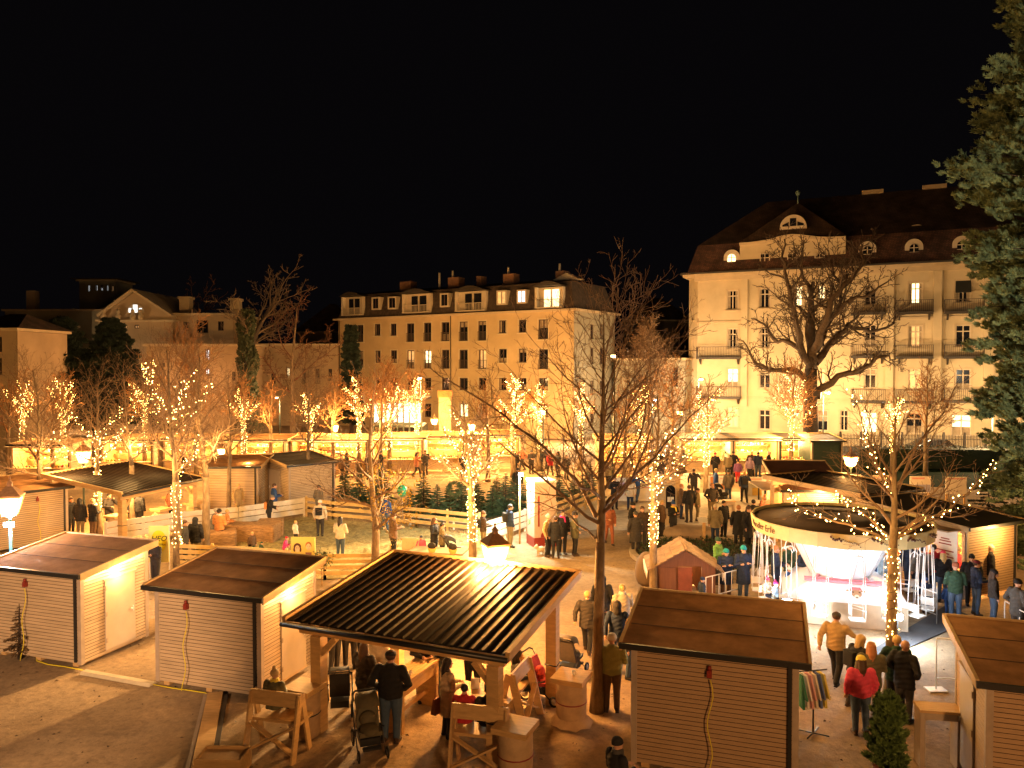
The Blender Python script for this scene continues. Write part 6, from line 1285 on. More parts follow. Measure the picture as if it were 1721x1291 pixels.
MB(Matrix.Rotation(R(90), 4, 'Z')).box(0.1, .95, .1, .13, .85, 2.3).build('panel', M_white, rt)
for k, (z, w) in enumerate(((2.0, .3), (1.92, .4), (1.82, .45), (1.6, .6), (1.5, .3), (1.4, .6))): MB(Matrix.Rotation(R(90), 4, 'Z')).box(.52 - w / 2, .52 + w / 2, .132, .136, z - .02, z + .02).build('menu_line', M_red, rt)
# gate pillars
for px, x1_, yt, lb in ((738, 758, 656, 'tall pale gate pillar with an orange cap, left of the lantern pair'), (884, 906, 662, 'second gate pillar with an orange cap behind the sparkling tree')):
    a, b = at(px, yt, 66), at(x1_, yt, 66); rt = thing('gate_pillar', lb, 'pillar', ((a.x + b.x) / 2, 66, 0), 0, 'orange capped gate pillars'); w = (b.x - a.x) / 2
    MB().box(-w, w, -.4, .4, 0, a.z - .6).build('shaft', M_stuccoR, rt); MB().box(-w - .08, w + .08, -.48, .48, a.z - .6, a.z).build('cap', mat('orange_cap', (.55, .2, .06), .7, .15, 4), rt)
# greenish glass winter house behind the centre stalls
a = at(628, 745, 64); rt = thing('glass_pavilion', 'lit glazed hall with green frames behind the centre left trees', 'building', (a.x, 64, 0), 0); w = at(708, 745, 64).x - a.x; zt = at(640, 678, 64).z; zm = at(640, 712, 64).z
MB().box(0, w, .3, 5, 0, zm - .3).build('wall', M_dgreen, rt); MB().box(0, w, .1, .2, zm + .1, zt).build('upper_glazing', M_litcool, rt)
mb = MB()
for k in range(9): x = w * k / 8; mb.box(x - .06, x + .06, 0, .25, 0, zt)
mb.box(0, w, -.02, .28, zt, zt + .2).box(0, w, -.02, .28, zm - .15, zm + .09).build('frame', M_dgreen, rt); MB().box(-.3, w + .3, -.3, 5.3, zt + .2, zt + .4).build('roof', M_dark, rt); MB().box(.1, w - .1, .2, .26, .4, zm - .35).build('glazing', M_glassdark, rt)
# iron fence, hedge and car by the road
a, b = g(1378, 765), g(1800, 770); o = a; rt = thing('iron_fence', 'tall iron fence with spear points along the corner building', 'fence', tuple(o), 0); d = b - a; n = 170; mb = MB(); h = 1.7
for k in range(n): q = d * (k / n); mb.box(q.x - .02, q.x + .02, q.y - .02, q.y + .02, .1, h).lathe((q.x, q.y, h), [(.045, 0), (.03, .06), (.002, .2)], 4)
mb.build('bars', M_dark, rt)['kind'] = 'stuff'
for z in (.3, 1.45): MB().bar(Vector((0, 0, z)), d + Vector((0, 0, z)), .04, .05).build('rail', M_dark, rt)
for k in range(0, 13): q = d * (k / 12); MB().box(q.x - .07, q.x + .07, q.y - .07, q.y + .07, 0, h + .35).build('post', M_dark, rt)
def hedge(label, a, b, h, w=1.2, seed=1):
    rt = thing('hedge', label, 'hedge', tuple(a)); d = b - a; rg = random.Random(seed); mb = MB(); mb.bar(Vector((0, 0, h * .45)), d + Vector((0, 0, h * .45)), w * .8, h * .85); mb.build('core', M_needle2, rt); ml = MB()
    for k in range(int(900 * d.length / 8)):
        t = rg.random(); q = d * t + Vector((0, rg.uniform(-w / 2, w / 2), h * (.1 + .9 * rg.random() ** .4))); e = Vector((rg.gauss(0, 1), rg.gauss(0, 1), rg.gauss(0, 1))).normalized() * .09; f = e.orthogonal().normalized() * .06; ml.add([tuple(q - e), tuple(q + f), tuple(q + e), tuple(q - f)], [(0, 1, 2, 3)])
    ml.build('foliage', mat('hedge_leaf', (.03, .045, .02), .8, .4), rt)
hedge('clipped dark hedge in front of the iron fence on the right', g(1440, 786), g(1790, 790), 1.7, 1.4, 2); hedge('low hedge left of the kiosk below the fence', g(1392, 792), g(1438, 794), 1.0, 1.0, 3)
def car(label, px, py, Y):
    p = at(px, py, Y); rt = thing('parked_car', label, 'car', (p.x, p.y, 0), 0); prof = [(-2.1, .35), (2.1, .35), (2.15, .7), (1.9, .88), (1.15, .95), (.6, 1.4), (-.9, 1.45), (-1.75, 1.0), (-2.15, .9)]
    mb = MB(); mb.prism(prof, 'y', -.85, .85); o = mb.build('body', mat('car_paint', (.01, .012, .014), .2, .05, 3, spec=.8), rt); md = o.modifiers.new('b', 'BEVEL'); md.width = .07; md.segments = 3
    MB().prism([(.95, .97), (.5, 1.34), (-.85, 1.38), (-1.5, 1.0)], 'y', -.86, .86).build('window', M_glassdark, rt)
    for x in (-1.35, 1.35):
        for y in (-.86, .68): w = MB(Matrix.Translation((x, y, .33)) @ Matrix.Rotation(R(-90), 4, 'X')).cyl(0, 0, 0, .2, .33, n=18).build('wheel', M_black_r, rt); MB(Matrix.Translation((x, y - .004, .33)) @ Matrix.Rotation(R(-90), 4, 'X')).cyl(0, 0, 0, .2, .2, n=12).build('rim', M_gy, w)
    for y in (-.6, .6): MB().box(2.1, 2.17, y - .15, y + .15, .68, .8).build('headlight', M_whitem, rt)
car('dark car parked behind the hedge by the iron fence', 1572, 762, 66)
# strollers
def stroller(label, P, rz, col, hood=True):
    rt = thing('stroller', label, 'stroller', (P[0], P[1], 0), rz, 'strollers'); cm = mat('fabric_' + col[0], col[1], .8, .15, 6, .4, 20)
    for x in (-.27, .27):
        MB().tube([(x, -.38, .1), (x, .1, .5), (x, .42, 1.02)], .014, 6).tube([(x, .32, .14), (x, .05, .46), (x, -.2, .55)], .014, 6).build('frame', M_black, rt)
        for y, r_ in ((-.42, .12), (.34, .18)):
            w = MB(Matrix.Translation((x - .02 + .03 * (x > 0), y, r_)) @ Matrix.Rotation(R(90), 4, 'Y')).lathe((0, 0, 0), [(r_ * .75, 0), (r_, .01), (r_, .035), (r_ * .75, .045)], 16, True, False).build('wheel', M_black_r, rt); MB(Matrix.Translation((x - .02 + .03 * (x > 0), y, r_)) @ Matrix.Rotation(R(90), 4, 'Y')).cyl(0, 0, .008, .036, r_ * .55, n=10).build('rim', M_gy, w)
    MB().tube([(-.27, .42, 1.02), (-.2, .47, 1.06), (.2, .47, 1.06), (.27, .42, 1.02)], .02, 8).build('handle', M_black_r, rt)
    MB().hexa([(-.22, -.3, .42), (.22, -.3, .42), (.22, .06, .36), (-.22, .06, .36), (-.22, -.3, .5), (.22, -.3, .5), (.22, .02, .46), (-.22, .02, .46)]).hexa([(-.22, .02, .38), (.22, .02, .38), (.22, .12, .38), (-.22, .12, .38), (-.22, .26, .95), (.22, .26, .95), (.22, .32, .93), (-.22, .32, .93)]).build('seat', cm, rt)
    if hood:
        mb = MB(); n = 8; vs = []
        for k in range(n + 1):
            a = R(-20 + 85 * k / n); y = .26 - .34 * math.sin(a) ; z = .78 + .30 * math.cos(a)
            for x in (-.24, -.2, 0, .2, .24): vs.append((x, y, z - (.16 if abs(x) > .22 else 0) * 1))
        mb.add(vs, [(k * 5 + j, k * 5 + j + 1, (k + 1) * 5 + j + 1, (k + 1) * 5 + j) for k in range(n) for j in range(4)], True); mb.build('hood', cm, rt)
    MB().ell((0, -.12, .50), (.19, .26, .10), 14, 10).ell((0, .08, .62), (.18, .12, .16), 14, 10).build('footmuff', cm, rt)
    MB().box(-.2, .2, -.2, .3, .2, .34).build('basket', M_black, rt); MB().box(-.18, .18, -.42, -.3, .2, .24).build('footrest', M_black, rt)
    return rt
p = g(620, 1262); stroller('olive stroller in front of the man in the black coat', (p.x, p.y), R(20), ('olive', (.13, .11, .06)))
p = g(572, 1195); stroller('black stroller inside the shelter behind the front left post', (p.x, p.y), R(190), ('black', (.02, .02, .022)))
p = g(912, 1175); stroller('red stroller behind the rear right post of the shelter', (p.x, p.y), R(60), ('red', (.35, .03, .03)), False)
p = g(958, 1135); stroller('grey brown stroller with raised hood right of the rear post', (p.x, p.y), R(150), ('taupe', (.10, .08, .07)))
p = g(762, 945); stroller('black stroller folded back beside the craft table', (p.x, p.y), R(110), ('black', (.02, .02, .022)))
p = g(1213, 845); stroller('black stroller held by the person in the blue coat', (p.x, p.y), R(80), ('black', (.02, .02, .022)))
p = g(1358, 1020); 
# clothes rack
p = g(1384, 1245); rk = thing('clothes_rack', 'clothes rack with colourful children clothes at the hut wall', 'clothes rack', (p.x - .1, p.y + .3, 0), R(10))
MB().tube([(-.4, 0, 1.35), (.3, 0, 1.35)], .015, 6).tube([(0, 0, 0), (0, 0, 1.35)], .018, 6).tube([(-.25, -.2, .02), (.25, .2, .02)], .015, 6).tube([(-.25, .2, .02), (.25, -.2, .02)], .015, 6).build('stand', M_black, rk)
for k, (cn, c) in enumerate((('garment_green', (.03, .18, .09)), ('garment_white', (.75, .7, .65)), ('garment_pink', (.7, .35, .35)), ('garment_cream', (.7, .62, .5)), ('garment_blue', (.1, .14, .35)), ('garment_yellow', (.7, .55, .1)))):
    x = -.35 + k * .10; mb = MB(); mb.hexa([(x, -.2, .62), (x + .05, -.2, .62), (x + .06, .2, .66), (x + .01, .2, .66), (x, -.12, 1.3), (x + .04, -.12, 1.3), (x + .04, .12, 1.3), (x, .12, 1.3)]).hexa([(x + .01, -.33, .85), (x + .04, -.33, .85), (x + .04, -.22, .85), (x + .01, -.22, .85), (x, -.13, 1.27), (x + .04, -.13, 1.27), (x + .04, -.05, 1.3), (x, -.05, 1.3)]); mb.build('hanging_garment', mat(cn, c, .8, .1, 8, .4, 20), rk)
# bollard, wreath
tag(MB().cyl(0, 0, 0, 1.05, .05).build('bollard', M_black, None, tuple(g(1275, 840))), 'thin black bollard on the path behind the kiosk', 'bollard')
q = at(764, 822, 39); mb = MB(); rg = random.Random(1)
for k in range(900):
    a = rg.uniform(0, 6.28); r_ = .32 + rg.gauss(0, .05); c_ = Vector((r_ * math.cos(a), rg.gauss(0, .05), r_ * math.sin(a))); d = Vector((rg.gauss(0, 1), rg.gauss(0, 1), rg.gauss(0, 1))).normalized() * .06; e = d.orthogonal().normalized() * .02; mb.add([tuple(c_ - d), tuple(c_ + e), tuple(c_ + d), tuple(c_ - e)], [(0, 1, 2, 3)])
tag(mb.build('fir_wreath', M_needle, None, tuple(q)), 'dark fir wreath on a stake among the christmas trees', 'wreath')
q = at(676, 825, 36); bl_ = thing('balloon', 'green balloon floating above the back fence', 'balloon', tuple(q)); MB().ell((0, 0, 0), (.24, .24, .29), 16, 12).build('envelope', mat('green_balloon', (.01, .30, .16), .3), bl_); MB().tube([(0, 0, -.29), (.03, 0, -1.4)], .004, 4).build('string', M_white, bl_)
# ================================================================ PEOPLE
def remesh(mb, vox, smooth=3, name='m'):
    me = bpy.data.meshes.new('tmp'); me.from_pydata(mb.v, [], mb.f); me.update(); o = bpy.data.objects.new('tmp', me); COL.objects.link(o)
    md = o.modifiers.new('r', 'REMESH'); md.mode = 'VOXEL'; md.voxel_size = vox; md.use_smooth_shade = True
    if smooth: ms = o.modifiers.new('s', 'SMOOTH'); ms.iterations = smooth; ms.factor = .5
    out = bpy.data.meshes.new_from_object(o.evaluated_get(bpy.context.evaluated_depsgraph_get())); out.name = name
    bpy.data.objects.remove(o); bpy.data.meshes.remove(me); return out
def lft(mb, rings, n=14):
    vs = []; k = len(rings)
    for (x, y, z, rx, ry) in rings:
        for j in range(n): t = 2 * math.pi * j / n; vs.append((x + rx * math.cos(t), y + ry * math.sin(t), z))
    fs = [(i * n + j, i * n + (j + 1) % n, (i + 1) * n + (j + 1) % n, (i + 1) * n + j) for i in range(k - 1) for j in range(n)] + [tuple(range(n - 1, -1, -1)), tuple((k - 1) * n + j for j in range(n))]
    if rings[0][2] > rings[-1][2]: fs = [tuple(reversed(f)) for f in fs]
    return mb.add(vs, fs, True)
def limb(mb, pts, rad, n=9):
    mb.tube(pts, rad, n)
    for p, r in zip(pts, rad): mb.ell(p, r, 8, 6)
ARM = {'down': ((.27, .04, 1.15), (.26, -.05, .90)), 'pocket': ((.31, .07, 1.16), (.20, -.10, 1.0)), 'fold': ((.26, -.05, 1.14), (-.04, -.21, 1.19)), 'hold': ((.25, -.02, 1.14), (.10, -.30, 1.14)), 'up': ((.25, -.16, 1.22), (.08, -.25, 1.50)), 'out': ((.30, -.10, 1.25), (.36, -.34, 1.12)), 'back': ((.28, .14, 1.18), (.27, .20, .95)), 'raise': ((.34, -.1, 1.45), (.45, -.2, 1.68))}
LEG = {'stand': (((.095, -.02, .49), (.10, .02, .09)),) * 2, 'walk': (((.09, -.20, .53), (.08, -.26, .10)), ((.09, .02, .50), (.08, .26, .14))), 'wide': (((.12, -.02, .49), (.16, .02, .09)), ((.10, -.05, .49), (.12, -.05, .09))), 'sit': (((.11, -.42, .52), (.12, -.44, .09)),) * 2}
POSES = {'stand': ('down', 'down', 'stand', 0), 'pocket': ('pocket', 'pocket', 'stand', 0), 'fold': ('fold', 'fold', 'stand', 0), 'hold': ('hold', 'hold', 'stand', 0), 'drink': ('up', 'hold', 'stand', 0), 'walk': ('back', 'out', 'walk', .03), 'walk2': ('down', 'hold', 'walk', .02), 'wide': ('out', 'down', 'wide', 0), 'lean': ('hold', 'out', 'wide', .22), 'sit': ('hold', 'hold', 'sit', .04), 'point': ('raise', 'pocket', 'stand', 0)}
TM = {}
def sh(p, hz, lean): # shift upper body
    x, y, z = p; z2 = z + hz; y2 = y - lean * (z - .92) * 1.0; return Vector((x, y2, z2))
def hand(mb, w, d, up):
    d = d.normalized(); c = w + d * .045; mb.ell(tuple(c), (.036, .036, .042), 8, 6)
    s_ = d.cross(up); s_ = s_.normalized() if s_.length > .01 else Vector((1, 0, 0)); n = s_.cross(d)
    fin = MB()
    for k, l_ in enumerate((.058, .068, .064, .05)):
        b = c + d * .025 + s_ * (k - 1.5) * .017; m_ = b + d * l_ * .6; e = m_ + (d * .6 - n * .8).normalized() * l_ * .5; fin.tube([b, m_, e], [.0095, .009, .007], 6)
    b = c + s_ * .03 - d * .01; fin.tube([b, b + (s_ * .6 + d * .7) * .03, b + (s_ * .5 + d) * .048], [.011, .010, .008], 6)
    return fin
def template(pose):
    if pose in TM: return TM[pose]
    aL, aR, lg, lean = POSES[pose]; hz = -.40 if lg == 'sit' else 0
    U = lambda p: sh(p, hz, lean)
    sho = [U((.185, .01, 1.42)), U((-.185, .01, 1.42))]
    arms = []
    for s_, an, so in ((1, aL, sho[0]), (-1, aR, sho[1])):
        e, h_ = ARM[an]; arms.append((so, U((e[0] * s_, e[1], e[2])), U((h_[0] * s_, h_[1], h_[2] + (.03 if s_ < 0 and an == 'fold' else 0)))))
    legs = []
    for s_, (k_, a_) in zip((1, -1), LEG[lg]): legs.append((Vector((.095 * s_, 0, .92 + hz)), Vector((k_[0] * s_, k_[1], k_[2])), Vector((a_[0] * s_, a_[1], a_[2]))))
    head = U((0, -.02, 1.62)); hd = MB()
    body = MB()
    body.ell(tuple(head + Vector((0, .01, .035))), (.076, .096, .098), 14, 10).ell(tuple(head + Vector((0, -.03, -.045))), (.056, .066, .068), 12, 8)
    body.ell(tuple(head + Vector((0, -.104, -.012))), (.014, .022, .022), 8, 6)
    for s_ in (-1, 1): body.ell(tuple(head + Vector((.079 * s_, .01, -.005))), (.012, .020, .030), 6, 6)
    limb(body, [U((0, .02, 1.40)), head + Vector((0, .015, -.05))], [.058, .052])
    lft(body, [(*U((0, .01, 1.46)), .10, .07), (*U((0, .01, 1.40)), .16, .09), (*U((0, .01, 1.2)), .145, .095), (*U((0, .01, 1.05)), .125, .085), (*U((0, 0, .93)), .15, .10), (*U((0, 0, .86)), .13, .10)])
    fins = MB()
    for so, e, h_ in arms:
        limb(body, [so, e, h_], [.046, .038, .030]); f = hand(body, h_, h_ - e, Vector((0, 0, 1))); fins.add(f.v, f.f, True)
    for h_, k_, a_ in legs: limb(body, [h_, k_, a_], [.075, .052, .038]); body.ell((a_.x, a_.y - .05, a_.z - .04), (.035, .09, .03), 8, 6)
    bm = remesh(body, .0135, 2, 'body')
    # join the fingers into the body mesh
    b2 = bmesh.new(); b2.from_mesh(bm); tmp = bpy.data.meshes.new('t'); tmp.from_pydata(fins.v, [], fins.f); b2.from_mesh(tmp); b2.to_mesh(bm); b2.free(); bpy.data.meshes.remove(tmp)
    out = {'body': bm, 'head': head}
    tr = MB()
    for h_, k_, a_ in legs:
        foot = a_ + (k_ - a_) * .02; limb(tr, [h_, h_.lerp(k_, .5), k_, k_.lerp(a_, .5), foot], [.105, .094, .073, .066, .060])
    lft(tr, [(*U((0, 0, 1.0)), .155, .105), (*U((0, 0, .92)), .175, .12), (*U((0, 0, .84)), .155, .115)]); out['trousers'] = remesh(tr, .017, 3, 'trousers')
    so_ = MB()
    for h_, k_, a_ in legs:
        dz = 0 if a_.z < .12 else -.03; so_.ell((a_.x * 1.08, a_.y - .055, a_.z - .045 + dz * 0), (.047, .135, .043), 12, 8).ell((a_.x, a_.y + .01, a_.z), (.05, .06, .06), 10, 6); so_.box(a_.x * 1.08 - .04, a_.x * 1.08 + .04, a_.y - .17, a_.y + .06, a_.z - .088, a_.z - .06)
    out['shoes'] = remesh(so_, .011, 1, 'shoes')
    for kind, hem, flare in (('short', .86, .19), ('mid', .74, .205), ('long', .50, .235)):
        c = MB(); hem2 = hem
        rings = [(*U((0, .015, 1.50)), .075, .07), (*U((0, .01, 1.46)), .135, .095), (*U((0, .01, 1.40)), .20, .125), (*U((0, .005, 1.28)), .205, .14), (*U((0, 0, 1.12)), .195, .14), (*U((0, 0, 1.0)), .195, .145)]
        if lg != 'sit':
            z = .9
            while z > hem2 + .01: rings.append((*U((0, 0, z)), .2 + (flare - .2) * (1 - (z - hem2) / max(.05, .9 - hem2)), .145 + .02 * (1 - z))); z -= .12
            rings.append((*U((0, -.005 + (.0), hem2)), flare, flare * .74))
        else:
            rings.append((*U((0, 0, .86)), .20, .155))
            if kind != 'short':
                for h_, k_, a_ in legs: limb(c, [h_, h_.lerp(k_, .8)], [.13, .11])
        lft(c, rings)
        for so, e, h_ in arms: limb(c, [so, so.lerp(e, .5), e, e.lerp(h_, .5), e.lerp(h_, .93)], [.083, .076, .066, .057, .052])
        # collar
        lft(c, [(*U((0, .015, 1.535)), .072, .072), (*U((0, .015, 1.47)), .09, .085)])
        me = remesh(c, .0165, 2, 'coat')
        # soft folds round the sleeves and body
        n = len(me.vertices); co = np.empty(n * 3); me.vertices.foreach_get('co', co); co = co.reshape(-1, 3); no = np.empty(n * 3); me.vertices.foreach_get('normal', no); no = no.reshape(-1, 3)
        f = .0042 * np.sin(co[:, 2] * 58 + 3 * np.sin(co[:, 0] * 11) + 2 * np.sin(co[:, 1] * 17)) + .005 * np.sin(co[:, 0] * 31 + co[:, 2] * 9) * (co[:, 2] < 1.0 + hz); me.vertices.foreach_set('co', (co + no * f[:, None]).ravel())
        out[kind] = me
    # headwear and hair round the head
    hx, hy, hz_ = head; Hd = {}
    q = MB(); q.ell((hx, hy + .018, hz_ + .052), (.088, .106, .100), 16, 10); 
    q.v = [(x, y, max(z, hz_ - .01 + (.06 if y < hy - .05 else (-.06 if y > hy + .03 else 0)))) for x, y, z in q.v]; Hd['hair'] = remesh(q, .012, 2, 'hair')
    q = MB(); q.ell((hx, hy + .022, hz_ + .045), (.094, .112, .108), 16, 10); q.v = [(x, y, max(z, hz_ + (.05 if y < hy - .05 else -.05))) for x, y, z in q.v]
    limb(q, [Vector((hx, hy + .06, hz_ - .0)), Vector((hx, hy + .095, hz_ - .13)), Vector((hx, hy + .10, hz_ - .27))], [.085, .078, .055]); limb(q, [Vector((hx + .06, hy + .03, hz_)), Vector((hx + .075, hy + .04, hz_ - .16))], [.04, .035]); limb(q, [Vector((hx - .06, hy + .03, hz_)), Vector((hx - .075, hy + .04, hz_ - .16))], [.04, .035]); Hd['long'] = remesh(q, .013, 2, 'hair')
    q = MB(); lft(q, [(hx, hy + .012, hz_ + .02, .092, .112), (hx, hy + .012, hz_ + .05, .096, .114), (hx, hy + .02, hz_ + .10, .088, .105), (hx, hy + .03, hz_ + .145, .060, .07), (hx, hy + .035, hz_ + .165, .02, .025)]); Hd['beanie'] = remesh(q, .012, 1, 'beanie')
    q2 = MB(); q2.v = list(q.v); q2.f = list(q.f); q2.ell((hx, hy + .035, hz_ + .19), .045, 10, 8); Hd['bobble'] = remesh(q2, .011, 1, 'bobble_hat')
    q = MB(); q.ell((hx, hy + .035, hz_ + .025), (.108, .118, .135), 16, 12); limb(q, [Vector((hx, hy + .05, hz_ - .03)), Vector((hx, hy + .06, hz_ - .14))], [.10, .11]); q.v = [(x, max(y, hy - .055 + .0 * z), z) for x, y, z in q.v]; Hd['hood'] = remesh(q, .014, 2, 'hood')
    q = MB(); lft(q, [(hx, hy + .01, hz_ + .045, .091, .108), (hx, hy + .015, hz_ + .09, .090, .105), (hx, hy + .02, hz_ + .13, .06, .07)]); q.ell((hx, hy - .10, hz_ + .055), (.07, .07, .012), 12, 6); Hd['cap'] = remesh(q, .010, 1, 'cap')
    q = MB(); lft(q, [(*U((0, .0, 1.55)), .085, .09), (*U((0, -.01, 1.51)), .105, .105), (*U((0, 0, 1.47)), .10, .10)]); q.tube([U((.03, -.12, 1.5)), U((.05, -.165, 1.3))], [.035, .03], 8); Hd['scarf'] = remesh(q, .013, 1, 'scarf')
    q = MB(); q.box(-.14, .14, U((0, .13, 1.2)).y, U((0, .13, 1.2)).y + .14, 1.06 + hz, 1.42 + hz); Hd['pack'] = remesh(q, .02, 4, 'backpack')
    ey = MB()
    for s_ in (-1, 1): ey.ell((hx + .031 * s_, hy - .086, hz_ + .015), (.011, .006, .006), 8, 5).box(hx + .031 * s_ - .017, hx + .031 * s_ + .017, hy - .094, hy - .086, hz_ + .033, hz_ + .038)
    out['eyes'] = bpy.data.meshes.new('eyes'); out['eyes'].from_pydata(ey.v, [], ey.f); mo = MB(); mo.ell((hx, hy - .094, hz_ - .052), (.022, .006, .006), 8, 5); out['mouth'] = bpy.data.meshes.new('mouth'); out['mouth'].from_pydata(mo.v, [], mo.f)
    out['H'] = Hd; TM[pose] = out; return out
PC = {'black': (.012, .012, .014), 'dark': (.035, .03, .028), 'navy': (.015, .03, .075), 'blue': (.02, .07, .24), 'jeans': (.06, .10, .17), 'grey': (.16, .15, .14), 'dgrey': (.06, .058, .055), 'brown': (.13, .075, .04), 'dbrown': (.06, .035, .02), 'beige': (.42, .33, .22), 'cream': (.60, .52, .40), 'tan': (.48, .33, .15), 'khaki': (.20, .16, .09), 'olive': (.10, .095, .05), 'green': (.26, .27, .10), 'dgreen': (.02, .06, .035), 'red': (.42, .02, .03), 'pink': (.72, .07, .14), 'magenta': (.5, .03, .2), 'purple': (.16, .06, .17), 'lilac': (.30, .22, .34), 'teal': (.01, .28, .33), 'white': (.72, .70, .68), 'orange': (.60, .25, .08), 'rust': (.30, .10, .05), 'sky': (.30, .45, .60), 'wine': (.16, .02, .03), 'lime': (.16, .36, .08), 'blond': (.55, .38, .16), 'ginger': (.40, .17, .06), 'hairbrown': (.07, .035, .018), 'hairblack': (.015, .011, .01), 'hairgrey': (.35, .32, .29), 'bald': (.5, .3, .2), 'yellow': (.75, .6, .08)}
def cm_(c, kind='cloth'): return mat('%s_%s' % (kind, c), PC[c], .85 if kind != 'hair' else .6, .14, 9, .35, 28)
def sub(name, me, m, par):
    if not me.materials: me.materials.append(m)
    o = bpy.data.objects.new(name, me); COL.objects.link(o); o.parent = par; o.material_slots[0].link = 'OBJECT'; o.material_slots[0].material = m; return o
NPEOPLE = 0
def person(P, pose, face, coat, length, tr, head, hc, label, hgt=1.74, extra='', skin=True):
    global NPEOPLE; NPEOPLE += 1; T = template(pose); s_ = hgt / 1.755
    rt = thing('person', label, 'person', tuple(P), R(face), 'people at the market'); rg = random.Random(NPEOPLE); rt.scale = (s_ * rg.uniform(1.03, 1.16), s_ * rg.uniform(1.03, 1.12), s_)
    sub('body', T['body'], M_skin, rt); sub('coat', T[length], cm_(coat), rt); sub('trousers', T['trousers'], cm_(tr), rt); sub('shoes', T['shoes'], cm_('black' if rg.random() < .6 else 'dbrown', 'shoe'), rt)
    sub('eyes', T['eyes'], M_ink, rt); sub('mouth', T['mouth'], mat('lips', (.35, .12, .1), .6), rt)
    H_ = T['H']
    if head in ('beanie', 'bobble', 'hood', 'cap'):
        sub({'beanie': 'beanie', 'bobble': 'bobble_hat', 'hood': 'hood', 'cap': 'cap'}[head], H_[head], cm_(hc), rt)
        if head in ('beanie', 'bobble', 'cap') and 'L' in extra: sub('hair', H_['long'], cm_('hairbrown' if rg.random() < .6 else 'blond', 'hair'), rt)
        elif head == 'cap': sub('hair', H_['hair'], cm_('hairbrown', 'hair'), rt)
    elif hc != 'bald': sub('hair', H_[head], cm_(hc, 'hair'), rt)
    for ch, c in (('r', 'magenta'), ('w', 'white'), ('d', 'dgrey'), ('y', 'yellow')):
        if ('S' + ch) in extra: sub('scarf', H_['scarf'], cm_(c), rt)
    if 'P' in extra: sub('backpack', H_['pack'], cm_({'1': 'black', '2': 'orange', '3': 'brown'}[extra[extra.index('P') + 1]]), rt)
    return rt
def pp(px, py, *a, **k): return person(g(px, py), *a, **k)
# --- in and around the foreground shelter
pp(657, 1247, 'pocket', 172, 'black', 'short', 'jeans', 'cap', 'black', 'person in black coat and jeans, hands in pockets, back turned, beside the olive stroller', 1.90).scale[0] = 1.30
pp(613, 1208, 'hold', 150, 'dark', 'mid', 'black', 'long', 'hairbrown', 'person in a dark padded coat, left of the one with hands in pockets', 1.7)
pp(634, 1178, 'stand', -15, 'cream', 'mid', 'dark', 'long', 'hairbrown', 'person in a cream coat with long dark hair facing the camera under the shelter', 1.68)
wb = pp(752, 1238, 'hold', 120, 'beige', 'long', 'black', 'long', 'hairblack', 'person with curly dark hair in a beige coat carrying a brown bag', 1.66)
q = g(778, 1296); person(Vector((q.x, q.y + .40, .42)), 'sit', 178, 'red', 'short', 'dark', 'hair', 'hairblack', 'child in a red jacket sitting on the bench with its back to us', 1.40)
q = g(820, 1300); person(Vector((q.x, q.y + .40, .38)), 'sit', 190, 'black', 'short', 'black', 'hair', 'hairblack', 'person in black sitting behind the front right post', 1.5)
q = g(868, 1188); person(Vector((q.x, q.y, .0)), 'sit', 100, 'dark', 'mid', 'black', 'long', 'hairblack', 'person in a dark coat sitting on the sideways bench right of the front post', 1.7)
pp(712, 1178, 'hold', 20, 'dark', 'short', 'black', 'hair', 'hairbrown', 'person in a leather jacket standing behind the standing table', 1.78)
pp(742, 1168, 'lean', 60, 'black', 'short', 'jeans', 'hair', 'hairblack', 'person in a black jacket bending over the low table', 1.76)
pp(795, 1172, 'hold', -5, 'dark', 'short', 'black', 'cap', 'black', 'person in a black jacket with pale piping behind the bottle', 1.75)
pp(562, 1128, 'hold', 60, 'black', 'short', 'dark', 'hair', 'hairbrown', 'person in black holding out a hand, leftmost behind the shelter post', 1.76)
pp(588, 1122, 'stand', 10, 'dark', 'short', 'dark', 'hair', 'hairblack', 'person in dark trousers behind the black stroller under the shelter', 1.78)
pp(612, 1118, 'fold', -10, 'beige', 'mid', 'dark', 'beanie', 'grey', 'person in a pale grey jacket behind the person in the cream coat', 1.7)
q = g(452, 1270); person(Vector((q.x, q.y + .36, .42)), 'sit', 166, 'olive', 'short', 'black', 'bobble', 'tan', 'child in a tan bobble hat and fur collar sitting on the left bench', 1.5, 'Sy')
# --- walking group behind the big trunk
pp(987, 1098, 'walk', 165, 'dark', 'mid', 'black', 'hair', 'blond', 'person in a dark coat with a white shoulder strap and blond bun walking away', 1.68)
pp(1012, 1068, 'stand', 175, 'black', 'mid', 'black', 'hood', 'black', 'person in a black hooded coat half hidden by the big trunk', 1.74)
pp(1046, 1085, 'walk2', 190, 'cream', 'mid', 'tan', 'hair', 'blond', 'person in a thick cream coat with blond hair right of the big trunk', 1.7, 'Sw')
pp(1037, 1125, 'walk', 170, 'navy', 'short', 'dark', 'hood', 'dark', 'person in a navy quilted jacket with dark hood in front of the cream coat', 1.75)
pp(1058, 1140, 'stand', 60, 'dark', 'short', 'jeans', 'hair', 'hairbrown', 'boy in a dark jacket beside the corner of the big brown hut', 1.5)
gc = pp(1028, 1196, 'hold', 172, 'green', 'short', 'brown', 'beanie', 'white', 'person in a green jacket and white hat with grey rings beside the big trunk', 1.76)
q = at(1037, 1240, 12.75); person(Vector((q.x, 12.75, 0)), 'hold', 120, 'black', 'short', 'black', 'beanie', 'black', 'person in black cut by the bottom edge beside the big brown hut', q.z, 'Sd')
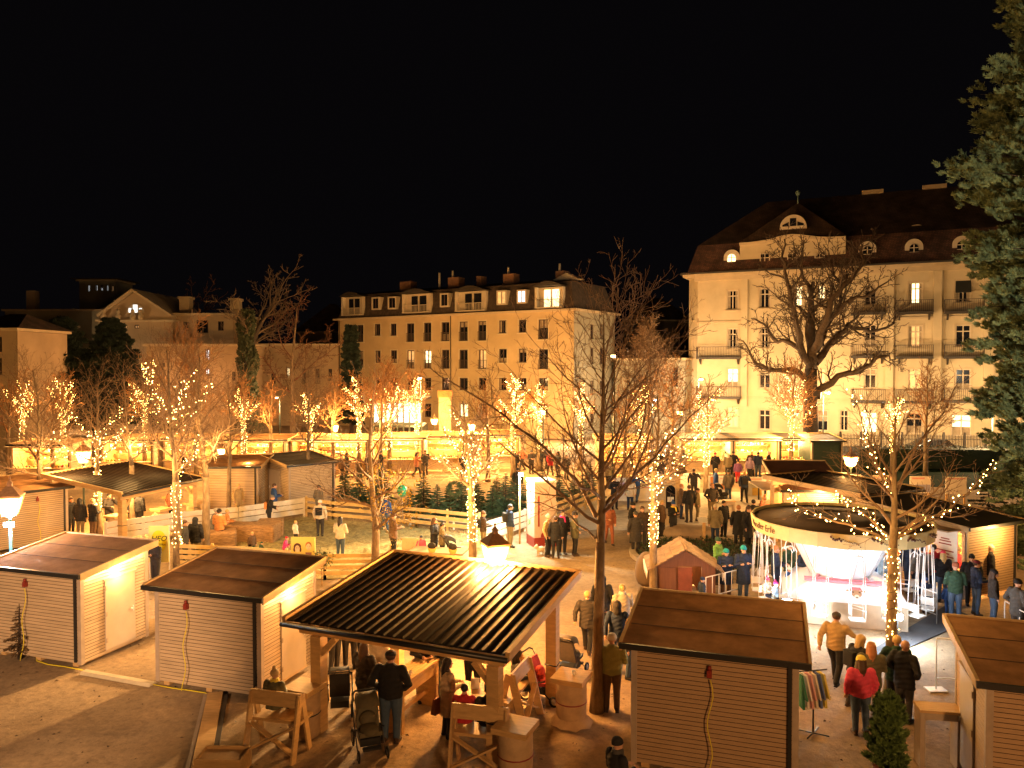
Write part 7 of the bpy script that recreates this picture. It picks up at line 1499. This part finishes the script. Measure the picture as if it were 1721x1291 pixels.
# --- lower right
pp(1404, 1150, 'walk', 140, 'tan', 'short', 'black', 'cap', 'dgrey', 'person in a tan jacket and black trousers walking right of the brown hut', 1.76)
pp(1446, 1234, 'stand', 176, 'pink', 'short', 'jeans', 'beanie', 'yellow', 'person in a bright pink quilted jacket with a yellow headband', 1.66, 'L')
pp(1463, 1208, 'hold', 165, 'olive', 'mid', 'black', 'long', 'ginger', 'person in a dark olive coat with ginger hair behind the pink jacket', 1.7)
pp(1436, 1192, 'lean', 110, 'black', 'short', 'dark', 'long', 'blond', 'person with blond hair and a dark backpack left of the ginger haired one', 1.68, 'P1')
pp(1519, 1212, 'pocket', 120, 'black', 'mid', 'dgrey', 'hair', 'bald', 'grey haired person in a black coat and grey trousers right of the lit trunk', 1.78)
pp(1506, 1198, 'drink', 160, 'dgreen', 'mid', 'black', 'hair', 'blond', 'person with short blond hair taking a picture behind the black coat', 1.74)
# --- at the snack stall
pp(1605, 1045, 'hold', 165, 'dgreen', 'short', 'jeans', 'beanie', 'rust', 'person in a green checked jacket and jeans with a rust cap at the stall counter', 1.8)
pp(1640, 1034, 'hold', 80, 'navy', 'short', 'jeans', 'cap', 'wine', 'person in a navy jacket with a wine red cap right of the checked jacket', 1.72)
pp(1632, 1018, 'stand', -20, 'black', 'short', 'black', 'beanie', 'black', 'person in a black hat behind the wine red cap', 1.66)
pp(1584, 1012, 'hold', 165, 'black', 'short', 'jeans', 'beanie', 'pink', 'person in a shiny black quilted jacket with a dusky pink hat at the counter', 1.68, 'L')
pp(1568, 1004, 'hold', 170, 'red', 'short', 'navy', 'hair', 'hairblack', 'person in a red jacket at the stall counter', 1.78)
pp(1549, 1006, 'stand', 165, 'grey', 'short', 'navy', 'hair', 'hairblack', 'person in a grey jacket left of the red jacket at the counter', 1.76)
pp(1530, 998, 'stand', 160, 'navy', 'mid', 'navy', 'hair', 'hairblack', 'person in dark blue behind the carousel chains left of the counter queue', 1.8)
pp(1594, 1036, 'stand', 150, 'blue', 'short', 'blue', 'hair', 'hairbrown', 'small child in blue holding on to the checked jacket', 1.0)
pp(1556, 1030, 'stand', 160, 'navy', 'short', 'jeans', 'beanie', 'blue', 'small child in navy at the white barrier by the counter', 1.1)
pp(1609, 1000, 'stand', 150, 'pink', 'short', 'dark', 'beanie', 'grey', 'person with a grey pointed hat in front of the menu board', 1.62)
pp(1663, 1003, 'out' if False else 'wide', 75, 'black', 'mid', 'black', 'beanie', 'cream', 'tall person in black with a cream hat reaching out at the stall side wall', 1.76)
pp(1669, 1050, 'stand', 70, 'dark', 'short', 'jeans', 'beanie', 'black', 'person in a dark jacket, blue jeans and boots with black beanie right of the queue', 1.66, 'L')
pp(1709, 1078, 'pocket', 100, 'dgrey', 'mid', 'dark', 'beanie', 'black', 'person in a charcoal coat cut by the right edge', 1.76)
# --- around the carousel
pp(1482, 1012, 'hold', 60, 'sky', 'short', 'dark', 'hair', 'hairgrey', 'person in a light blue sweater behind the lit trunk', 1.72)
pp(1466, 1002, 'stand', 150, 'navy', 'short', 'navy', 'hair', 'hairblack', 'person in dark blue right of the glowing drum', 1.74)
pp(1353, 1004, 'hold', 15, 'navy', 'short', 'jeans', 'long', 'blond', 'person with long blond hair and a white bag behind the carousel chains', 1.7)
pp(1326, 998, 'hold', 30, 'dgreen', 'mid', 'dark', 'hair', 'hairbrown', 'person in a dark green coat left of the blond one behind the chains', 1.74)
pp(1303, 1003, 'hold', 60, 'navy', 'mid', 'navy', 'hair', 'ginger', 'person in a navy coat clasping hands behind the leftmost chains', 1.72)
pp(1220, 1004, 'fold', -5, 'navy', 'long', 'brown', 'beanie', 'teal', 'person in a blue quilted coat with folded arms and teal hat, left of two', 1.62)
pp(1249, 1006, 'fold', 0, 'navy', 'long', 'jeans', 'beanie', 'teal', 'tall person in a long blue quilted coat and jeans with teal hat, right of two', 1.76)
pp(1206, 982, 'fold', 50, 'lime', 'mid', 'dark', 'beanie', 'dgreen', 'person in a green and white jacket behind the toy crib', 1.66)
for i, (px, py, c, hc, f, lb) in enumerate([(1288, 1028, 'cream', 'pink', 30, 'child in pale clothes riding the carousel seat at far left'), (1302, 1036, 'sky', 'magenta', 60, 'child in light blue jacket with pink hat at the left chains'), (1325, 1008, 'blue', 'white', 40, 'child in a blue and white snowsuit in front of the glowing base'), (1459, 1008, 'white', 'white', -40, 'child in white riding behind the glowing base')]):
    q = g(px, py); person(Vector((q.x, q.y, .2)), 'sit', f, c, 'short', 'navy', 'bobble', hc, lb, 1.15)
q = g(1172, 1030); pp(1180, 1032, 'stand', 100, 'navy', 'short', 'navy', 'beanie', 'navy', 'child in a navy hat peeping over the hut roof at the toy crib', 1.15)
# --- planted bed and kiosk
L_ = [
 (1241, 918, 'stand', 175, 'black', 'long', 'black', 'hair', 'ginger', 'person in a long black coat seen from behind above the carousel edge', 1.76, ''),
 (1257, 923, 'stand', 40, 'black', 'long', 'black', 'hair', 'hairbrown', 'person in a long black coat facing right beside the yellow rim', 1.82, ''),
 (1266, 905, 'stand', 150, 'dark', 'mid', 'dark', 'hair', 'hairblack', 'person in dark behind the two long black coats', 1.74, ''),
 (1202, 915, 'stand', 170, 'khaki', 'mid', 'navy', 'beanie', 'cream', 'person in a two tone khaki coat with cream hood behind the teal hats', 1.74, ''),
 (1216, 905, 'stand', 30, 'black', 'mid', 'black', 'hair', 'hairblack', 'person in black facing us right of the khaki coat', 1.7, ''),
 (1196, 872, 'pocket', 10, 'dark', 'short', 'khaki', 'cap', 'ginger', 'person in a dark jacket and khaki trousers by the tall narrow table', 1.8, ''),
 (1172, 875, 'stand', 70, 'khaki', 'mid', 'khaki', 'beanie', 'dbrown', 'person in khaki with a brown backpack left of the dark jacket', 1.62, 'P3'),
 (1158, 878, 'stand', 190, 'black', 'short', 'dark', 'hair', 'hairbrown', 'tall person in black beside the stone kiosk', 1.84, ''),
 (1145, 872, 'stand', 80, 'brown', 'mid', 'navy', 'hair', 'ginger', 'person in a brown coat right of the kiosk niche', 1.76, ''),
 (1166, 838, 'walk', 165, 'dark', 'short', 'dark', 'hair', 'hairbrown', 'person in dark walking away in front of the left white banner', 1.74, ''),
 (1251, 845, 'walk', 175, 'navy', 'short', 'black', 'hair', 'blond', 'person in navy with a dark backpack walking away on the path', 1.76, 'P1'),
 (1224, 842, 'stand', 185, 'grey', 'mid', 'jeans', 'beanie', 'dgrey', 'person in a grey jacket and jeans in front of the orange banner', 1.76, ''),
 (1203, 838, 'stand', 80, 'blue', 'mid', 'blue', 'hair', 'blond', 'person in a shiny blue coat behind the stroller at the orange banner', 1.74, ''),
 (1240, 812, 'stand', 180, 'purple', 'short', 'red', 'beanie', 'dark', 'child in a purple jacket and red trousers between two white banners', 1.5, ''),
 (1260, 806, 'stand', 180, 'lilac', 'short', 'dark', 'hood', 'lilac', 'person in lilac behind the white banner with the cheese shape', 1.5, ''),
 (1274, 803, 'stand', 175, 'navy', 'short', 'jeans', 'hair', 'hairblack', 'person in a dark blue jacket in the queue at the pale stall', 1.78, ''),
 (1263, 800, 'stand', 170, 'dbrown', 'short', 'dark', 'hair', 'blond', 'person in dark brown first in the queue at the pale stall', 1.72, ''),
 (1232, 802, 'point', 175, 'black', 'short', 'black', 'hair', 'hairblack', 'person in black raising an arm between the two stalls', 1.8, ''),
 (1223, 803, 'stand', 178, 'khaki', 'mid', 'dark', 'hood', 'cream', 'person in a khaki coat left of the raised arm', 1.7, ''),
 (1202, 802, 'stand', 178, 'black', 'short', 'black', 'beanie', 'red', 'person in black with a bright red hat at the striped stall', 1.7, ''),
 (1292, 800, 'stand', 60, 'black', 'short', 'navy', 'beanie', 'white', 'person in black and white right of the pale stall', 1.72, ''),
 (1131, 905, 'fold', 30, 'black', 'mid', 'black', 'bobble', 'blue', 'person with a blue hat and yellow bag in front of the kiosk', 1.66, 'Sy'),
 (1112, 903, 'stand', 110, 'brown', 'mid', 'dark', 'hair', 'blond', 'person in brown with a pale shoulder bag by the lit trunk', 1.68, ''),
 (1068, 930, 'stand', 190, 'dark', 'long', 'black', 'beanie', 'dgrey', 'person in a long dark hooded coat left of the lit trunk', 1.72, ''),
 (1079, 922, 'stand', 10, 'dbrown', 'mid', 'dark', 'hair', 'hairbrown', 'person in dark brown facing us beside the long dark coat', 1.8, ''),
 (1063, 912, 'stand', 60, 'black', 'mid', 'black', 'beanie', 'black', 'person in black behind the long dark coat left of the lit trunk', 1.76, ''),
 (1059, 857, 'stand', 170, 'cream', 'mid', 'navy', 'hair', 'blond', 'person in a cream coat before the lilac banner', 1.7, ''),
 (1070, 845, 'walk', 150, 'blue', 'short', 'jeans', 'hair', 'hairbrown', 'person in bright blue beside the cream coat before the banner', 1.7, ''),
 (1289, 868, 'hold', 60, 'black', 'short', 'dark', 'hair', 'hairblack', 'person in black drinking at the rusty roofed hut', 1.72, ''),
 (1298, 872, 'drink', 70, 'cream', 'short', 'dark', 'long', 'blond', 'blond person in cream at the rusty roofed hut counter', 1.68, ''),
 (1310, 882, 'stand', 110, 'dark', 'short', 'dark', 'hair', 'hairbrown', 'person seen in profile nearest the carousel at the rusty roofed hut', 1.74, ''),
 (1286, 892, 'stand', 20, 'rust', 'short', 'dark', 'hair', 'ginger', 'person with ginger hair just above the yellow carousel rim', 1.7, ''),
 # centre
 (921, 935, 'stand', 60, 'tan', 'short', 'black', 'beanie', 'cream', 'person in a tan jacket beside the small pale dog', 1.7, ''),
 (934, 938, 'stand', 175, 'black', 'mid', 'black', 'hair', 'hairbrown', 'person in a black coat seen from behind in the group by the booth', 1.7, ''),
 (945, 932, 'stand', 20, 'black', 'mid', 'black', 'hair', 'hairblack', 'person in black with a red scarf in the group by the booth', 1.82, 'Sr'),
 (966, 934, 'pocket', 100, 'olive', 'mid', 'black', 'beanie', 'dark', 'person in a grey green coat right of the group by the booth', 1.78, ''),
 (1023, 915, 'walk2', 10, 'rust', 'short', 'rust', 'hair', 'hairbrown', 'person in red brown jacket and trousers walking towards us', 1.76, ''),
 (1012, 905, 'stand', 40, 'tan', 'mid', 'dark', 'hair', 'hairbrown', 'person in tan just left of the red brown jacket behind the trunk', 1.7, ''),
 (1033, 856, 'fold', 10, 'black', 'mid', 'black', 'hair', 'hairbrown', 'person in a black coat standing on the pale path', 1.76, ''),
 (857, 920, 'stand', 110, 'navy', 'short', 'khaki', 'hair', 'hairblack', 'person in a dark vest with a navy backpack by the white gate fence', 1.84, 'P1'),
 (812, 926, 'hold', 110, 'dbrown', 'short', 'khaki', 'beanie', 'brown', 'person in a brown jacket with a backpack right of the sparkling trunk', 1.66, 'P1'),
 (730, 940, 'hold', 70, 'black', 'mid', 'black', 'long', 'hairbrown', 'person in black at the craft table with hair tied back', 1.66, ''),
 (743, 942, 'hold', 110, 'khaki', 'mid', 'dark', 'hair', 'hairblack', 'person in khaki at the craft table right of the black coat', 1.5, ''),
 (661, 935, 'hold', 120, 'brown', 'mid', 'black', 'hair', 'hairbrown', 'person in a brown coat reading the orange notice board', 1.78, ''),
 (708, 945, 'stand', 20, 'pink', 'short', 'dark', 'beanie', 'navy', 'child in pale pink with a navy hat at the craft table', 1.05, ''),
 (538, 902, 'stand', 178, 'cream', 'short', 'dark', 'beanie', 'white', 'person in a cream jacket with a black backpack in the straw yard', 1.66, 'P1'),
 (572, 940, 'fold', 165, 'cream', 'short', 'jeans', 'long', 'hairblack', 'person in a white jacket with very long black hair in the straw yard', 1.70, ''),
 (452, 890, 'lean', 100, 'black', 'short', 'black', 'beanie', 'grey', 'person in a black jacket with an orange bag standing on the straw', 1.62, 'P2'),
 (461, 872, 'hold', 120, 'blue', 'short', 'dark', 'hair', 'hairbrown', 'person in a blue jacket behind the white fence', 1.78, ''),
 (401, 868, 'stand', 60, 'tan', 'short', 'tan', 'hair', 'blond', 'person in a tan jacket in front of the grey hut wall', 1.66, ''),
 (369, 925, 'hold', 160, 'orange', 'short', 'black', 'hair', 'hairblack', 'person in an orange tan coat with white hood at the left end of the yard', 1.74, 'Sw'),
 (382, 912, 'hold', 110, 'orange', 'short', 'black', 'hair', 'blond', 'smaller person in tan beside the orange tan coat', 1.45, ''),
 (357, 922, 'lean', 120, 'grey', 'short', 'jeans', 'hair', 'hairgrey', 'person in grey leaning right behind the unlit twin trunk', 1.7, ''),
 (648, 893, 'stand', 160, 'blue', 'short', 'jeans', 'hair', 'hairblack', 'person in bright blue behind the forked trunk', 1.7, ''),
 (536, 872, 'stand', 150, 'grey', 'short', 'grey', 'beanie', 'dgrey', 'person in grey hat outside the back fence above the cream jacket', 1.7, ''),
 (478, 942, 'lean', 90, 'magenta', 'short', 'magenta', 'beanie', 'red', 'small child in a magenta suit and red hat left of the yellow face board', .95, ''),
 (497, 918, 'stand', 130, 'white', 'short', 'dark', 'hair', 'blond', 'small child in white with fair hair above the yellow face board', 1.1, ''),
 (424, 938, 'stand', 60, 'brown', 'short', 'dgreen', 'beanie', 'tan', 'small child in brown among the straw on the left', 1.05, ''),
 (437, 945, 'lean', 130, 'dgreen', 'short', 'dark', 'beanie', 'dgreen', 'small child in green crouching in the straw', .8, ''),
 # left
 (120, 897, 'stand', 70, 'black', 'mid', 'black', 'hair', 'hairbrown', 'person in black beside the white hut under the left shelter', 1.68, ''),
 (135, 903, 'stand', 175, 'black', 'mid', 'khaki', 'hood', 'black', 'person in a black hooded coat between the white hut and the lit trunk', 1.76, ''),
 (156, 903, 'drink', 150, 'black', 'mid', 'brown', 'hair', 'blond', 'person in a black coat with blond hair left of the lit trunk', 1.74, ''),
 (184, 890, 'drink', 60, 'dark', 'short', 'dark', 'hair', 'hairblack', 'person in dark with a white trimmed hood drinking right of the lit trunk', 1.72, ''),
 (221, 886, 'stand', 70, 'dark', 'short', 'dark', 'hair', 'hairbrown', 'person in dark left of the unlit trunk under the shelter', 1.7, ''),
 (234, 893, 'stand', 160, 'black', 'short', 'black', 'cap', 'black', 'tall person in black with a cap right of the unlit trunk', 1.88, ''),
 (311, 948, 'stand', 100, 'dgrey', 'short', 'dark', 'hair', 'hairbrown', 'person in a dark grey jacket beside the brightest lit trunk', 1.72, ''),
 (329, 942, 'stand', 175, 'black', 'mid', 'khaki', 'hood', 'black', 'person in a black hooded coat before the unlit twin trunk', 1.72, ''),
 (262, 990, 'fold', -30, 'dark', 'short', 'dark', 'hair', 'bald', 'person with short hair in a dark jacket looking out between the two left huts', 1.76, ''),
 (1, 905, 'stand', 100, 'black', 'mid', 'black', 'hair', 'hairblack', 'person in black cut by the left edge', 1.7, ''),
 (289, 880, 'stand', 160, 'rust', 'short', 'dark', 'hair', 'hairbrown', 'person in rust under the right end of the left shelter', 1.72, ''),
]
for a in L_:
    px, py, pose, f, c, ln, t, hd, hc, lb, h_, ex = a; pp(px, py, pose, f, c, ln, t, hd, hc, lb, h_, ex)
# people in the back of the market
BK = [(557, 806, 'wine', 'person in dark red before the glaring stall'), (574, 806, 'brown', 'person in brown before the glaring stall, left of a darker one'), (583, 803, 'black', 'person in black before the glaring stall'), (620, 806, 'dark', 'person in dark walking right of the glaring stall'), (640, 801, 'black', 'person in black in front of the golden stall left of the pillar'),
      (432, 795, 'wine', 'person in wine red at the long white fronted stall'), (448, 796, 'black', 'person in black at the long white fronted stall'), (408, 795, 'red', 'person in red left at the long white fronted stall'),
      (865, 800, 'black', 'person in black under the densely sparkling tree'), (878, 792, 'rust', 'person in rust near the second gate pillar'), (893, 796, 'dark', 'person in dark walking right of the second gate pillar'), (908, 792, 'black', 'person in black left of the small distant lantern'),
      (918, 788, 'navy', 'person in navy by the small distant lantern'), (925, 800, 'red', 'person in bright red behind the big branches'), (938, 802, 'black', 'person in black next to the bright red jacket'), (952, 806, 'dark', 'person in dark walking behind the tall bare tree'), (870, 835, 'dark', 'person in dark carrying a tree near the booth floodlight'),
      (700, 802, 'rust', 'person in rust before the golden stalls'), (715, 798, 'dark', 'person in dark before the golden stalls'), (790, 800, 'brown', 'person in brown walking behind the sparkling tree'), (778, 803, 'black', 'person in black walking behind the sparkling tree'), (1022, 822, 'khaki', 'person in khaki near the stall right of the tall bare tree'), (1112, 800, 'black', 'person in black at the high table before the striped stall'), (1148, 798, 'grey', 'person in grey at the striped stall'), (310, 800, 'dark', 'person in dark behind the left shelter')]
for i, (px, py, c, lb) in enumerate(BK): pp(px, py, ('stand', 'walk', 'hold', 'pocket')[i % 4], (20, 160, 90, 200, 300)[i % 5], c, 'mid' if i % 3 else 'short', 'dark', ('hair', 'beanie', 'long')[i % 3], ('hairbrown', 'dgrey', 'hairblack')[i % 3], lb, 1.66 + .03 * (i % 5))
# held things
def bag(label, P, col, sz=(.3, .14, .32), rz=0):
    rt = thing('handbag', label, 'bag', tuple(P), rz); x, y, z = sz; o = MB().hexa([(-x / 2, -y / 2, 0), (x / 2, -y / 2, 0), (x / 2, y / 2, 0), (-x / 2, y / 2, 0), (-x * .38, -y * .25, z), (x * .38, -y * .25, z), (x * .38, y * .25, z), (-x * .38, y * .25, z)]).build('bag_body', mat('bag_' + col, PC[col], .6, .1, 6), rt)
    md = o.modifiers.new('b', 'BEVEL'); md.width = .02; md.segments = 2
    MB().tube([(-x * .25, 0, z - .01), (-x * .12, 0, z + .28), (x * .12, 0, z + .28), (x * .25, 0, z - .01)], .01, 5).build('strap', mat('bag_' + col, PC[col]), rt)
q = g(737, 1235); bag('brown leather bag hanging from the arm of the person in the beige coat', (q.x - .02, q.y - .12, .52), 'rust', rz=R(60))
q = g(1353, 1004); bag('white bag held by the blond person behind the chains', (q.x, q.y - .3, .62), 'white', (.28, .1, .35))
q = g(1116, 903); bag('pale shoulder bag of the person in brown by the lit trunk', (q.x + .1, q.y - .25, .6), 'beige', (.24, .1, .42))
# dog
q = g(909, 932); dg = thing('dog', 'small fluffy pale dog by the booth', 'dog', tuple(q), R(-70)); mb = MB()
mb.ell((0, 0, .22), (.12, .2, .12), 12, 8).ell((0, -.2, .33), (.085, .09, .085), 10, 8).ell((0, -.29, .31), (.035, .06, .035), 8, 6); limb(mb, [Vector((0, -.12, .24)), Vector((0, -.19, .32))], [.09, .07]); limb(mb, [Vector((0, .18, .28)), Vector((0, .25, .38)), Vector((0, .2, .43))], [.035, .035, .03])
for x in (-.06, .06):
    limb(mb, [Vector((x, -.12, .18)), Vector((x, -.115, .09)), Vector((x, -.13, .02))], [.04, .027, .025]); limb(mb, [Vector((x, .1, .2)), Vector((x, .06, .12)), Vector((x, .13, .08)), Vector((x, .11, .02))], [.055, .035, .025, .025]); mb.ell((x * .9, -.17, .41), (.025, .02, .04), 6, 5)
me = remesh(mb, .012, 1, 'dog_body'); me.materials.append(mat('pale_fur', (.62, .48, .32), .9, .15, 20, .8, 60)); o = bpy.data.objects.new('body', me); COL.objects.link(o); o.parent = dg
bpy.context.view_layer.update()
